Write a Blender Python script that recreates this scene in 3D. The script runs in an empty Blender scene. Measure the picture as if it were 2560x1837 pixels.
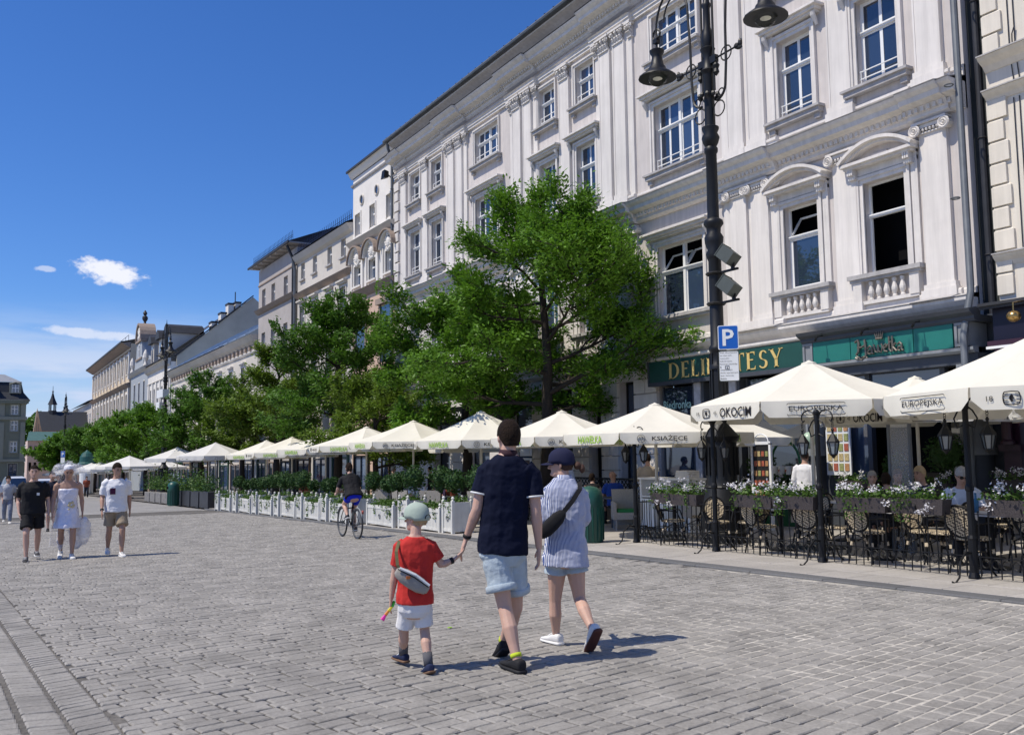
import bpy, math, random
from mathutils import Vector, Matrix
rnd = random.Random(11)
U = rnd.uniform
scene = bpy.context.scene
COL = scene.collection
# ------------------------------------------------------------------ camera
PXW, FPX, CX, CY = 2560.0, 2290.0, 1280.0, 918.5
CAMH, SLOPE = 1.5, 0.021                       # eye height; the square falls gently along the street
def nrm(a): return Vector(a).normalized()
_Y = nrm((-60-CX, 1150-CY, FPX))
_Z = nrm((-310, -24400, FPX)); _Z = (_Z-_Z.dot(_Y)*_Y).normalized()
_X = _Y.cross(_Z)
right = Vector((_X[0], _Y[0], _Z[0])); down = Vector((_X[1], _Y[1], _Z[1])); fwd = Vector((_X[2], _Y[2], _Z[2]))
cam = bpy.data.cameras.new('camera'); camo = bpy.data.objects.new('camera', cam); COL.objects.link(camo)
M = Matrix.Identity(4)
for i in range(3):
    M[i][0] = right[i]; M[i][1] = -down[i]; M[i][2] = -fwd[i]
M[2][3] = CAMH
camo.matrix_world = M
cam.sensor_width = 36; cam.lens = FPX/PXW*36; cam.clip_start = 0.1; cam.clip_end = 3000
scene.camera = camo
# ------------------------------------------------------------------ sun, sky
SUN_EL = math.radians(57.5)
sdir = Vector((-0.982*math.cos(SUN_EL), 0.188*math.cos(SUN_EL), math.sin(SUN_EL))).normalized()
sl = bpy.data.lights.new('sun', 'SUN'); sl.energy = 4.6; sl.angle = math.radians(0.5); sl.color = (1.0, 0.925, 0.80)
so = bpy.data.objects.new('sun', sl); COL.objects.link(so)
so.rotation_euler = (-sdir).to_track_quat('-Z', 'Y').to_euler()
w = bpy.data.worlds.new('World'); scene.world = w; w.use_nodes = True
nt = w.node_tree; nt.nodes.clear()
def N(t, typ, **kw):
    n = t.nodes.new(typ)
    for k, v in kw.items(): setattr(n, k, v)
    return n
out = N(nt, 'ShaderNodeOutputWorld'); bg = N(nt, 'ShaderNodeBackground'); bg.inputs[1].default_value = 0.094
sky = N(nt, 'ShaderNodeTexSky', sky_type='NISHITA', sun_disc=False, sun_elevation=SUN_EL,
        sun_rotation=math.atan2(sdir.x, sdir.y), altitude=200, air_density=1.0, dust_density=0.25, ozone_density=3.0)
hs = N(nt, 'ShaderNodeHueSaturation'); hs.inputs['Saturation'].default_value = 1.2
nt.links.new(sky.outputs[0], hs.inputs['Color'])
tint = N(nt, 'ShaderNodeVectorMath', operation='MULTIPLY'); tint.inputs[1].default_value = (.80, 1.03, 1.48)
nt.links.new(hs.outputs[0], tint.inputs[0])
tc = N(nt, 'ShaderNodeTexCoord')
# clouds low over the far end of the square: soft noise, thinning with elevation and towards the right
sep = N(nt, 'ShaderNodeSeparateXYZ'); nt.links.new(tc.outputs['Generated'], sep.inputs[0])
def math_(op, a, b=None, clamp=False):
    n = N(nt, 'ShaderNodeMath', operation=op, use_clamp=clamp)
    for i, q in enumerate((a, b)):
        if q is None: continue
        if isinstance(q, (int, float)): n.inputs[i].default_value = q
        else: nt.links.new(q, n.inputs[i])
    return n.outputs[0]
def smooth(x, a, b):
    n = N(nt, 'ShaderNodeMapRange', interpolation_type='SMOOTHSTEP')
    n.inputs['From Min'].default_value = a; n.inputs['From Max'].default_value = b
    nt.links.new(x, n.inputs['Value']); return n.outputs[0]
def noise(scale, zs, detail=6, rough=.55, off=(0, 0, 0)):
    mp = N(nt, 'ShaderNodeMapping'); mp.inputs['Scale'].default_value = (1, 1, zs); mp.inputs['Location'].default_value = off
    nt.links.new(tc.outputs['Generated'], mp.inputs[0])
    n = N(nt, 'ShaderNodeTexNoise'); n.inputs['Scale'].default_value = scale; n.inputs['Detail'].default_value = detail
    n.inputs['Roughness'].default_value = rough
    nt.links.new(mp.outputs[0], n.inputs['Vector']); return n.outputs[0]
el = sep.outputs[2]
def dirvec(fx, fy):
    d = right*(fx-CX)+down*(fy-CY)+fwd*FPX
    return d.normalized()
def puff(fx, fy, rx, ry, n, rot=0.0):
    # one cloud of the day, standing at its place in the sky: an ellipse broken up by noise
    c = dirvec(fx, fy); a = (right*math.cos(rot)+down*math.sin(rot)); b = (-right*math.sin(rot)+down*math.cos(rot))
    def comp(v, r):
        vm = N(nt, 'ShaderNodeVectorMath', operation='DOT_PRODUCT'); nt.links.new(tc.outputs['Generated'], vm.inputs[0])
        v = (v-c*v.dot(c)); vm.inputs[1].default_value = v/(r/FPX)
        return vm.outputs['Value']
    u = comp(a, rx); v = comp(b, ry)
    r2 = math_('ADD', math_('MULTIPLY', u, u), math_('MULTIPLY', v, v))
    vm = N(nt, 'ShaderNodeVectorMath', operation='DOT_PRODUCT'); nt.links.new(tc.outputs['Generated'], vm.inputs[0]); vm.inputs[1].default_value = c
    front = smooth(vm.outputs['Value'], 0.5, 0.6)
    f = math_('SUBTRACT', math_('ADD', math_('MULTIPLY', n, 2.6), -0.35), r2)
    return math_('MULTIPLY', smooth(f, 0.0, 0.75), front)
n1 = noise(26, 1.7, 8, .6); n2 = noise(60, 1.5, 6, .6, (3, 1, 2)); n3 = noise(5, 7, 7, .55, (1.3, .2, 4))
c1 = puff(275, 682, 84, 32, n2, 0.22)
c2 = puff(235, 834, 120, 13, n2, 0.10)
c3 = puff(110, 672, 22, 8, n2, 0.1)
hazeband = math_('MULTIPLY', smooth(n3, .36, .60), math_('MULTIPLY', smooth(el, .165, .075), smooth(el, -.02, .02)))
low = math_('ADD', math_('MULTIPLY', hazeband, .8), math_('MULTIPLY', smooth(el, .17, .0), .62), True)
def mixc(fac, a, col):
    m = N(nt, 'ShaderNodeMix', data_type='RGBA')
    nt.links.new(fac, m.inputs['Factor']); nt.links.new(a, m.inputs['A']); m.inputs['B'].default_value = (*col, 1); return m.outputs['Result']
col = mixc(low, tint.outputs[0], (6.2, 7.4, 9.8))
col = mixc(math_('MULTIPLY', c1, .93), col, (10.2, 10.3, 11.0))
col = mixc(math_('MULTIPLY', c2, .62), col, (9.0, 9.4, 10.6))
col = mixc(math_('MULTIPLY', c3, .5), col, (9.0, 9.4, 10.6))
nt.links.new(col, bg.inputs[0]); nt.links.new(bg.outputs[0], out.inputs[0])
vs = scene.view_settings; vs.view_transform = 'Standard'; vs.look = 'None'; vs.gamma = 1; vs.use_curve_mapping = False; vs.exposure = 0.0
scene.cycles.max_bounces = 6; scene.cycles.transparent_max_bounces = 12
# ------------------------------------------------------------------ mesh helpers
def gz(y): return -SLOPE*y
class MB:
    def __init__(s): s.v = []; s.f = []
    def add(s, vs, fs):
        o = len(s.v); s.v.extend(vs); s.f.extend([tuple(i+o for i in f) for f in fs]); return s
    def box(s, x0, x1, y0, y1, z0, z1):
        return s.add([(x0,y0,z0),(x1,y0,z0),(x1,y1,z0),(x0,y1,z0),(x0,y0,z1),(x1,y0,z1),(x1,y1,z1),(x0,y1,z1)],
                     [(0,3,2,1),(4,5,6,7),(0,1,5,4),(1,2,6,5),(2,3,7,6),(3,0,4,7)])
    def bev(s, x0, x1, y0, y1, z0, z1, b):
        return s.add([(x0,y0,z0),(x1,y0,z0),(x1,y1,z0),(x0,y1,z0),(x0,y0,z1-b),(x1,y0,z1-b),(x1,y1,z1-b),(x0,y1,z1-b),
                      (x0+b,y0+b,z1),(x1-b,y0+b,z1),(x1-b,y1-b,z1),(x0+b,y1-b,z1)],
                     [(0,3,2,1),(8,9,10,11),(0,1,5,4),(1,2,6,5),(2,3,7,6),(3,0,4,7),(4,5,9,8),(5,6,10,9),(6,7,11,10),(7,4,8,11)])
    def obox(s, c, sz, rz=0, m=None):
        hx, hy, hz = sz[0]/2, sz[1]/2, sz[2]/2
        t = m or (Matrix.Translation(c) @ Matrix.Rotation(rz, 4, 'Z'))
        vs = [tuple(t @ Vector((a*hx, b*hy, d*hz))) for d in (-1, 1) for a, b in ((-1,-1),(1,-1),(1,1),(-1,1))]
        return s.add(vs, [(0,3,2,1),(4,5,6,7),(0,1,5,4),(1,2,6,5),(2,3,7,6),(3,0,4,7)])
    def bar(s, a, b, wd, dp, up=(0, 0, 1)):
        a = Vector(a); b = Vector(b); d = b-a; L = d.length
        if L < 1e-6: return s
        d /= L; u = Vector(up)
        if abs(d.dot(u)) > .95: u = Vector((0, 1, 0))
        x = d.cross(u).normalized(); y = x.cross(d)
        m = Matrix.Identity(4); mid = (a+b)/2
        for i in range(3): m[i][0] = x[i]; m[i][1] = y[i]; m[i][2] = d[i]; m[i][3] = mid[i]
        return s.obox(None, (wd, dp, L), m=m)
    def loft(s, rings, cap=True, closed=False):
        n = len(rings[0]); o = len(s.v)
        for r in rings: s.v.extend([tuple(p) for p in r])
        k = len(rings)
        for i in range(k if closed else k-1):
            a = o+i*n; b = o+((i+1) % k)*n
            for j in range(n):
                j2 = (j+1) % n; s.f.append((a+j, a+j2, b+j2, b+j))
        if cap and not closed:
            s.f.append(tuple(o+j for j in reversed(range(n)))); s.f.append(tuple(o+(k-1)*n+j for j in range(n)))
        return s
    def tube(s, pts, r, n=6, cap=True, closed=False, flat=1.0):
        P = [Vector(p) for p in pts]; k = len(P)
        R = r if isinstance(r, (list, tuple)) else [r]*k
        rings = []; px = None
        for i in range(k):
            if closed: d = P[(i+1) % k]-P[i-1]
            else: d = P[min(i+1, k-1)]-P[max(i-1, 0)]
            if d.length < 1e-9: d = Vector((0, 0, 1))
            d.normalize()
            if px is None:
                u = Vector((0, 0, 1)) if abs(d.z) < .9 else Vector((0, 1, 0))
                px = d.cross(u).normalized()
            else:
                q = px-d*px.dot(d)
                px = q.normalized() if q.length > 1e-6 else px
            py = d.cross(px)
            rings.append([P[i]+px*(R[i]*math.cos(2*math.pi*j/n))+py*(R[i]*flat*math.sin(2*math.pi*j/n)) for j in range(n)])
        return s.loft(rings, cap, closed)
    def lathe(s, prof, n=12, c=(0, 0, 0), sx=1, sy=1):
        rings = [[(c[0]+r*sx*math.cos(2*math.pi*j/n), c[1]+r*sy*math.sin(2*math.pi*j/n), c[2]+z) for j in range(n)] for r, z in prof]
        return s.loft(rings, True)
    def ell(s, c, r, nu=10, nv=7, m=None):
        rings = []
        for i in range(nv+1):
            t = -math.pi/2+math.pi*i/nv; cr = max(math.cos(t), .02); z = math.sin(t)
            ring = [Vector((r[0]*cr*math.cos(2*math.pi*j/nu), r[1]*cr*math.sin(2*math.pi*j/nu), r[2]*z)) for j in range(nu)]
            if m: ring = [m @ p for p in ring]
            rings.append([(p.x+c[0], p.y+c[1], p.z+c[2]) for p in ring])
        return s.loft(rings, True)
    def ring(s, c, R, r, axis='x', n=14, k=5, a0=0, a1=2*math.pi, e=1.0):
        full = abs(a1-a0-2*math.pi) < 1e-3; m = n if full else n+1; pts = []
        for i in range(m):
            a = a0+(a1-a0)*i/n; u, v = R*math.cos(a)*e, R*math.sin(a)
            pts.append({'x': (c[0], c[1]+u, c[2]+v), 'y': (c[0]+u, c[1], c[2]+v), 'z': (c[0]+u, c[1]+v, c[2])}[axis])
        return s.tube(pts, r, k, closed=full)
    def extr(s, poly, vec):
        # polygon (3-D points) pushed along vec
        n = len(poly); o = len(s.v); V = Vector(vec)
        s.v.extend([tuple(p) for p in poly]); s.v.extend([tuple(Vector(p)+V) for p in poly])
        s.f.append(tuple(o+i for i in range(n))); s.f.append(tuple(o+n+i for i in reversed(range(n))))
        for i in range(n):
            j = (i+1) % n; s.f.append((o+j, o+i, o+n+i, o+n+j))
        return s
    def quad(s, a, b, c, d): return s.add([tuple(a), tuple(b), tuple(c), tuple(d)], [(0, 1, 2, 3)])
    def build(s, name, mat, parent=None, loc=None, smooth=False, kind=None):
        me = bpy.data.meshes.new(name)
        o = bpy.data.objects.new(name, me)
        off = Vector((0, 0, 0))
        if parent is not None:
            o.parent = parent; p = parent
            while p is not None: off += p.location; p = p.parent
        if loc is not None: o.location = Vector(loc)-off; off = Vector(loc)
        me.from_pydata([(v[0]-off.x, v[1]-off.y, v[2]-off.z) for v in s.v] if off.length else s.v, [], s.f)
        if smooth: me.polygons.foreach_set('use_smooth', [True]*len(me.polygons))
        me.materials.append(mat); COL.objects.link(o)
        if kind: o['kind'] = kind
        return o
def auto(o, ang=35):
    me = o.data
    try: me.set_sharp_from_angle(angle=math.radians(ang))
    except Exception: pass
    me.polygons.foreach_set('use_smooth', [True]*len(me.polygons)); return o
def tag(o, label=None, cat=None, group=None, kind=None):
    if label: o['label'] = label
    if cat: o['category'] = cat
    if group: o['group'] = group
    if kind: o['kind'] = kind
    return o
def thing(name, label, cat, loc=(0, 0, 0), rz=0, group=None):
    o = bpy.data.objects.new(name, None); COL.objects.link(o); o.empty_display_size = .2
    o.location = loc; o.rotation_euler = (0, 0, rz)
    return tag(o, label, cat, group)
def inst(o, name, parent, loc, rz=0, sc=(1, 1, 1)):
    c = o.copy(); c.name = name; COL.objects.link(c); c.parent = parent; c.location = loc; c.rotation_euler = (0, 0, rz); c.scale = sc; return c
def unit(mb, name, mat, parent, loc=(0, 0, 0), rz=0, sc=(1, 1, 1), smooth=False):
    # mesh modelled round its own origin, set at a place in world space
    o = mb.build(name, mat, None, smooth=smooth); o.parent = parent
    off = parent.location if parent is not None else Vector((0, 0, 0))
    o.location = Vector(loc)-off; o.rotation_euler = (0, 0, rz); o.scale = sc; return o
def copy_tree(o, loc=None, rz=None, label=None, group=None, parent=None):
    c = o.copy(); COL.objects.link(c)
    if parent is not None: c.parent = parent
    if loc is not None: c.location = loc
    if rz is not None: c.rotation_euler = (0, 0, rz)
    if label: c['label'] = label
    if group: c['group'] = group
    for ch in list(o.children): copy_tree(ch, parent=c)
    return c
# ------------------------------------------------------------------ materials
MT = {}
def mk(name, col, rough=.7, var=.12, scale=5., bump=0., bscale=60., metal=0., spec=.35, var2=.0, s2=.6, rnd_obj=0., trans=0., streak=0.):
    m = bpy.data.materials.new(name); m.use_nodes = True; t = m.node_tree; b = t.nodes['Principled BSDF']
    b.inputs['Roughness'].default_value = rough; b.inputs['Metallic'].default_value = metal
    b.inputs['Specular IOR Level'].default_value = spec
    g = N(t, 'ShaderNodeNewGeometry')
    n = N(t, 'ShaderNodeTexNoise'); n.inputs['Scale'].default_value = scale; n.inputs['Detail'].default_value = 6; n.inputs['Roughness'].default_value = .6
    t.links.new(g.outputs['Position'], n.inputs['Vector'])
    r = N(t, 'ShaderNodeMapRange'); r.inputs['From Min'].default_value = .3; r.inputs['From Max'].default_value = .7
    r.inputs['To Min'].default_value = 1-var; r.inputs['To Max'].default_value = 1+var
    t.links.new(n.outputs[0], r.inputs['Value'])
    fac = r.outputs[0]
    def mul(a, bb):
        q = N(t, 'ShaderNodeMath', operation='MULTIPLY'); t.links.new(a, q.inputs[0]); t.links.new(bb, q.inputs[1]); return q.outputs[0]
    if var2:
        n2 = N(t, 'ShaderNodeTexNoise'); n2.inputs['Scale'].default_value = s2; n2.inputs['Detail'].default_value = 3
        t.links.new(g.outputs['Position'], n2.inputs['Vector'])
        r2 = N(t, 'ShaderNodeMapRange'); r2.inputs['From Min'].default_value = .3; r2.inputs['From Max'].default_value = .7
        r2.inputs['To Min'].default_value = 1-var2; r2.inputs['To Max'].default_value = 1+var2
        t.links.new(n2.outputs[0], r2.inputs['Value']); fac = mul(fac, r2.outputs[0])
    if streak:       # rain streaks: noise drawn out down the wall
        mp = N(t, 'ShaderNodeMapping'); mp.inputs['Scale'].default_value = (5, 5, .35); t.links.new(g.outputs['Position'], mp.inputs[0])
        n4 = N(t, 'ShaderNodeTexNoise'); n4.inputs['Scale'].default_value = 1.3; n4.inputs['Detail'].default_value = 7; n4.inputs['Roughness'].default_value = .65; t.links.new(mp.outputs[0], n4.inputs['Vector'])
        r4 = N(t, 'ShaderNodeMapRange'); r4.inputs['From Min'].default_value = .38; r4.inputs['From Max'].default_value = .62; r4.inputs['To Min'].default_value = 1-streak*1.4; r4.inputs['To Max'].default_value = 1+streak*.4
        t.links.new(n4.outputs[0], r4.inputs['Value']); fac = mul(fac, r4.outputs[0])
    if rnd_obj:
        oi = N(t, 'ShaderNodeObjectInfo'); r3 = N(t, 'ShaderNodeMapRange')
        r3.inputs['To Min'].default_value = 1-rnd_obj; r3.inputs['To Max'].default_value = 1+rnd_obj
        t.links.new(oi.outputs['Random'], r3.inputs['Value']); fac = mul(fac, r3.outputs[0])
    vm = N(t, 'ShaderNodeVectorMath', operation='SCALE'); vm.inputs[0].default_value = col; t.links.new(fac, vm.inputs['Scale'])
    t.links.new(vm.outputs[0], b.inputs['Base Color'])
    if bump:
        n3 = N(t, 'ShaderNodeTexNoise'); n3.inputs['Scale'].default_value = bscale; n3.inputs['Detail'].default_value = 5
        t.links.new(g.outputs['Position'], n3.inputs['Vector'])
        bp = N(t, 'ShaderNodeBump'); bp.inputs['Strength'].default_value = bump; bp.inputs['Distance'].default_value = .02
        t.links.new(n3.outputs[0], bp.inputs['Height']); t.links.new(bp.outputs[0], b.inputs['Normal'])
    if trans:
        tr = N(t, 'ShaderNodeBsdfTranslucent'); mx = N(t, 'ShaderNodeMixShader'); mx.inputs[0].default_value = trans
        t.links.new(vm.outputs[0], tr.inputs[0]); t.links.new(b.outputs[0], mx.inputs[1]); t.links.new(tr.outputs[0], mx.inputs[2])
        t.links.new(mx.outputs[0], t.nodes['Material Output'].inputs['Surface'])
    MT[name] = m; return m
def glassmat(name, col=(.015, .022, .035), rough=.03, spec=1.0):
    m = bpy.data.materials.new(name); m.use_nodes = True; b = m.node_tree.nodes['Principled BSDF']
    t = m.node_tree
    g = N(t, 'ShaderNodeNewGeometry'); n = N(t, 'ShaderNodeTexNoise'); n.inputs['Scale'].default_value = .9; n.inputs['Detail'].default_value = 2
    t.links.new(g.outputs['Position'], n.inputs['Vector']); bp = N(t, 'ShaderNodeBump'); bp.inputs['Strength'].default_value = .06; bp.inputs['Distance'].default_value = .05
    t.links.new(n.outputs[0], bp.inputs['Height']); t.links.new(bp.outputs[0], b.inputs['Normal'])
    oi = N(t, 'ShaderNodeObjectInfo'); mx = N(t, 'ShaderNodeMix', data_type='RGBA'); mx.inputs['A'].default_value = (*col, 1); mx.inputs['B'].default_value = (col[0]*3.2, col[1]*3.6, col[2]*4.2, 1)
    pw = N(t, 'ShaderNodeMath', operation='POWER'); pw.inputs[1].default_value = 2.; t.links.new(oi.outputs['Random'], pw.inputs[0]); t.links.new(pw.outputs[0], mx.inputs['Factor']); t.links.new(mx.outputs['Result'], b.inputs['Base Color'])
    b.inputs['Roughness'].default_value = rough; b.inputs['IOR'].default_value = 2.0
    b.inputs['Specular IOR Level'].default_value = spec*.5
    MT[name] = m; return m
WHITE = mk('white_render', (.715, .675, .63), .85, .05, 1.5, .12, 30, var2=.05, s2=.25, streak=.07)
PANEL = mk('lilac_render', (.60, .553, .52), .88, .06, 1.7, .15, 35, var2=.05, s2=.3, streak=.08)
TRIM = mk('white_trim', (.685, .648, .605), .75, .06, 3, .08, 40, var2=.06, s2=.4, streak=.08)
DIRTY = mk('weathered_sill', (.40, .385, .375), .85, .2, 4, .1, 40)
FRAME = mk('white_paint', (.80, .80, .78), .45, .03, 4)
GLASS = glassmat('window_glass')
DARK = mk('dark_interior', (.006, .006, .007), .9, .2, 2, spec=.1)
ZINC = mk('zinc', (.13, .142, .155), .5, .15, 3, metal=.25)
TAR = mk('dark_sheet_roof', (.035, .036, .04), .6, .2, 2)
IRON = mk('black_iron', (.006, .0065, .008), .5, .2, 12, spec=.3)
# ================================================================== ground
STONE = mk('granite_sett', (.288, .272, .246), .72, .16, 38, .5, 140, var2=.16, s2=1.6, rnd_obj=.12, spec=.3)
STONEF = mk('granite_sett_field', (.288, .272, .246), .74, .18, 38, .5, 120, var2=.2, s2=2.4, spec=.3)
JOINT = mk('joint_dirt', (.12, .112, .10), .95, .35, 22, .4, 90, var2=.3, s2=.9); SAND = mk('joint_sand', (.45, .42, .365), .95, .25, 22, .4, 90, var2=.25, s2=.9)
SLAB = mk('sandy_slab', (.37, .345, .31), .85, .12, 30, .25, 110, var2=.1, s2=1.5, rnd_obj=.08)
KERB = mk('kerb_granite', (.125, .125, .125), .7, .15, 50, .3, 120, rnd_obj=.1)
def sheet(name, pts, zoff, mat):
    mb = MB(); mb.add([(x, y, gz(y)+zoff) for x, y in pts], [tuple(range(len(pts)))])
    return mb.build(name, mat, None, kind='structure')
# far paving: setts too small to tell apart are left to the material
def farpave():
    m = bpy.data.materials.new('far_setts'); m.use_nodes = True; t = m.node_tree; b = t.nodes['Principled BSDF']
    g = N(t, 'ShaderNodeNewGeometry'); mp = N(t, 'ShaderNodeMapping'); mp.inputs['Rotation'].default_value = (0, 0, math.radians(-10))
    t.links.new(g.outputs['Position'], mp.inputs[0])
    br = N(t, 'ShaderNodeTexBrick'); br.inputs['Scale'].default_value = 1; br.inputs['Brick Width'].default_value = .27; br.inputs['Row Height'].default_value = .15
    br.inputs['Mortar Size'].default_value = .012; br.inputs['Color1'].default_value = (.31, .293, .265, 1); br.inputs['Color2'].default_value = (.245, .232, .21, 1)
    br.inputs['Mortar'].default_value = (.25, .243, .23, 1); br.inputs['Bias'].default_value = .1
    t.links.new(mp.outputs[0], br.inputs['Vector'])
    n = N(t, 'ShaderNodeTexNoise'); n.inputs['Scale'].default_value = .5; n.inputs['Detail'].default_value = 6; t.links.new(g.outputs['Position'], n.inputs['Vector'])
    r = N(t, 'ShaderNodeMapRange'); r.inputs['To Min'].default_value = .72; r.inputs['To Max'].default_value = 1.28; t.links.new(n.outputs[0], r.inputs['Value'])
    vm = N(t, 'ShaderNodeVectorMath', operation='SCALE'); t.links.new(br.outputs[0], vm.inputs[0]); t.links.new(r.outputs[0], vm.inputs['Scale'])
    t.links.new(vm.outputs[0], b.inputs['Base Color']); b.inputs['Roughness'].default_value = .75
    bp = N(t, 'ShaderNodeBump'); bp.inputs['Strength'].default_value = .5; bp.inputs['Distance'].default_value = .02; bp.invert = True
    t.links.new(br.outputs['Fac'], bp.inputs['Height']); t.links.new(bp.outputs[0], b.inputs['Normal'])
    return m
FARP = farpave()
sheet('terrain', [(-900, -300), (900, -300), (900, 1500), (-900, 1500)], -.06, FARP)
sheet('square_paving', [(-60, 44), (9.35, 44), (9.35, 260), (-60, 260)], .0, FARP)
def jz(x, y): return -.030+.0282*min(1, max(0, (x-2.2-.05*y)/2.6))*min(1, max(.35, (16-y)/8))
mb = MB(); xs = [-14, -6, 0, 1, 1.5, 2, 2.5, 3, 3.5, 4, 4.5, 5, 5.5, 6, 7, 8, 9.42]; ysj = [-3, 0, 2, 3, 4, 5, 6, 7, 8, 9, 10, 12, 14, 16, 20, 30, 44]
for y in ysj:
    for x in xs: mb.v.append((x, y, gz(y)+jz(x, y)))
for i in range(len(ysj)-1):
    for j in range(len(xs)-1): a = i*len(xs)+j; mb.f.append((a, a+1, a+1+len(xs), a+len(xs)))
pave = sheet('cobbled_roadway', [(-14, -3), (9.42, -3), (9.42, 44), (-14, 44)], -.010, JOINT)
mb.build('sand_in_joints', SAND, pave, kind='stuff')
A10 = math.radians(10)
ua = Vector((math.cos(A10), math.sin(A10))); va = Vector((-ua.y, ua.x))
def gut(k, y): return {0: .62, 1: .885, 2: 1.13}[k]-.052*y*(1 if k else .9)-(.0 if k else -.0)
def stone_quad(mb, c, h, b=.010):
    # c: four xy corners, counter-clockwise; a worn sett with rounded shoulders
    cx = sum(p[0] for p in c)/4; cy = sum(p[1] for p in c)/4
    def lift(p, z): return (p[0], p[1], gz(p[1])+z)
    low = [lift(p, -.02) for p in c]; mid = [lift(p, h-b*.7) for p in c]
    top = []
    for p in c:
        dx, dy = p[0]-cx, p[1]-cy; L = math.hypot(dx, dy); k = (L-b*1.5)/L
        top.append(lift((cx+dx*k, cy+dy*k), h+U(-.002, .002)))
    mb.add(low+mid+top, [(8,9,10,11)]+[(i, (i+1) % 4, 4+(i+1) % 4, 4+i) for i in range(4)]+[(4+i, 4+(i+1) % 4, 8+(i+1) % 4, 8+i) for i in range(4)])
def inview(x, y, m=.4):
    p = Vector((x, y, gz(y)))-Vector((0, 0, CAMH)); d = p.dot(fwd)
    if d < 1: return False
    X = p.dot(right)/d*FPX; Y = p.dot(down)/d*FPX
    return abs(X) < 1280+900*m and -700 < Y < 918+900*m
stones = []
r = 0; v = -2.0
while v < 44:
    pitch = U(.112, .148)
    u = -8+U(0, .3)
    while u < 20:
        L = U(.13, .29)
        c = ua*(u+L/2)+va*(v+pitch/2); x, y = c
        if -.3 < y < 40 and gut(2, y)+L*.5-.02 < x < 9.30 and inview(x, y):
            j = lambda: U(-.005, .005); g = .005+U(0, .004)
            q = [ua*(u+g+j())+va*(v+g+j()), ua*(u+L-g+j())+va*(v+g+j()), ua*(u+L-g+j())+va*(v+pitch-g+j()), ua*(u+g+j())+va*(v+pitch-g+j())]
            stones.append((c.length, [tuple(p) for p in q], (u, L, v, pitch)))
        elif -.3 < y < 40 and gut(2, y)-L*.3 < x <= gut(2, y)+L*.5-.02 and inview(x, y):
            xr = x+L/2; xl = gut(2, y)+.012; yy = y
            if xr-xl > .06: stones.append((c.length, [(xl, yy-pitch/2+.008-(xr-xl)*.1), (xr-.008, yy-pitch/2+.012), (xr-.008, yy+pitch/2-.008), (xl, yy+pitch/2-.012-(xr-xl)*.1)], None))
        u += L
    v += pitch
# gutter of skewed setts and the paving left of it
def band(k0, k1, y0, y1, wd, skew):
    y = y0
    while y < y1:
        d = wd*U(.8, 1.25); xa, xb = gut(k0, y)+.012, gut(k1, y)-.012
        if inview((xa+xb)/2, y):
            s = skew*(xb-xa)
            q = [(xa, y+.006), (xb, y+s+.006), (xb, y+s+d-.006), (xa, y+d-.006)]
            stones.append((math.hypot(xa, y), q, None))
        y += d
band(1, 2, 2.5, 40, .105, .28); band(0, 1, 2.5, 40, .1, -.3)
v = 2.5
while v < 40:
    pitch = U(.13, .16); x = gut(0, v)-.02
    while x > -3:
        L = U(.15, .3)
        if inview(x-L/2, v): stones.append((math.hypot(x, v), [(x-L+.008, v+.01), (x-.008, v+.0), (x-.008, v+pitch-.012), (x-L+.008, v+pitch-.004)], None))
        x -= L
    v += pitch
stones.sort(key=lambda s: s[0])
for i, (d, q, key) in enumerate(stones[:300]):
    mb = MB(); stone_quad(mb, q, U(.0, .006)); cx = sum(p[0] for p in q)/4; cy = sum(p[1] for p in q)/4
    mb.build('cobblestone', STONE, pave, loc=(cx, cy, gz(cy)))
mb = MB()
for d, q, key in stones[300:]: stone_quad(mb, q, U(.0, .006))
mb.build('cobblestones_beyond', STONEF, pave, kind='stuff')
# kerb and pavement in front of the houses
walk = sheet('pavement', [(9.72, -3), (30, -3), (30, 150), (9.72, 150)], .004, mk('slab_joint', (.12, .11, .1), .95, .3, 15))
y = 2.0; k = 0
while y < 44:
    L = U(1.0, 1.5)
    if y < 44:
        mb = MB().bev(0, .30, .004, L-.004, -.06, .022+U(0, .004), .012)
        o = mb.build('kerbstone', KERB, walk); o.location = (9.40, y, gz(y)); o.rotation_euler = (-SLOPE, 0, 0)
    y += L
sl_near = []; mbs = MB()
x = 9.72; row = 0
while x < 17.9:
    wd = U(.55, .7) if row else .62; y = 3+U(0, .6)
    while y < 46:
        L = U(.6, 1.15)
        sl_near.append((x, y, wd, L)); y += L
    x += wd; row += 1
sl_near.sort(key=lambda s: (s[0]-5)**2*.5+s[1]**2)
for i, (x, y, wd, L) in enumerate(sl_near):
    h = .022+U(0, .005)
    if i < 160:
        o = MB().bev(.005, wd-.005, .005, L-.005, -.03, h, .006).build('paving_slab', SLAB, walk); o.location = (x, y, gz(y)); o.rotation_euler = (-SLOPE, 0, 0)
    else:
        m_ = MB().bev(x+.005, x+wd-.005, y+.005, y+L-.005, -.03, h, .006)
        mbs.add([(a, b, c+gz(b)) for a, b, c in m_.v], m_.f)
mbs.build('paving_slabs_beyond', SLAB, walk, kind='stuff')
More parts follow.
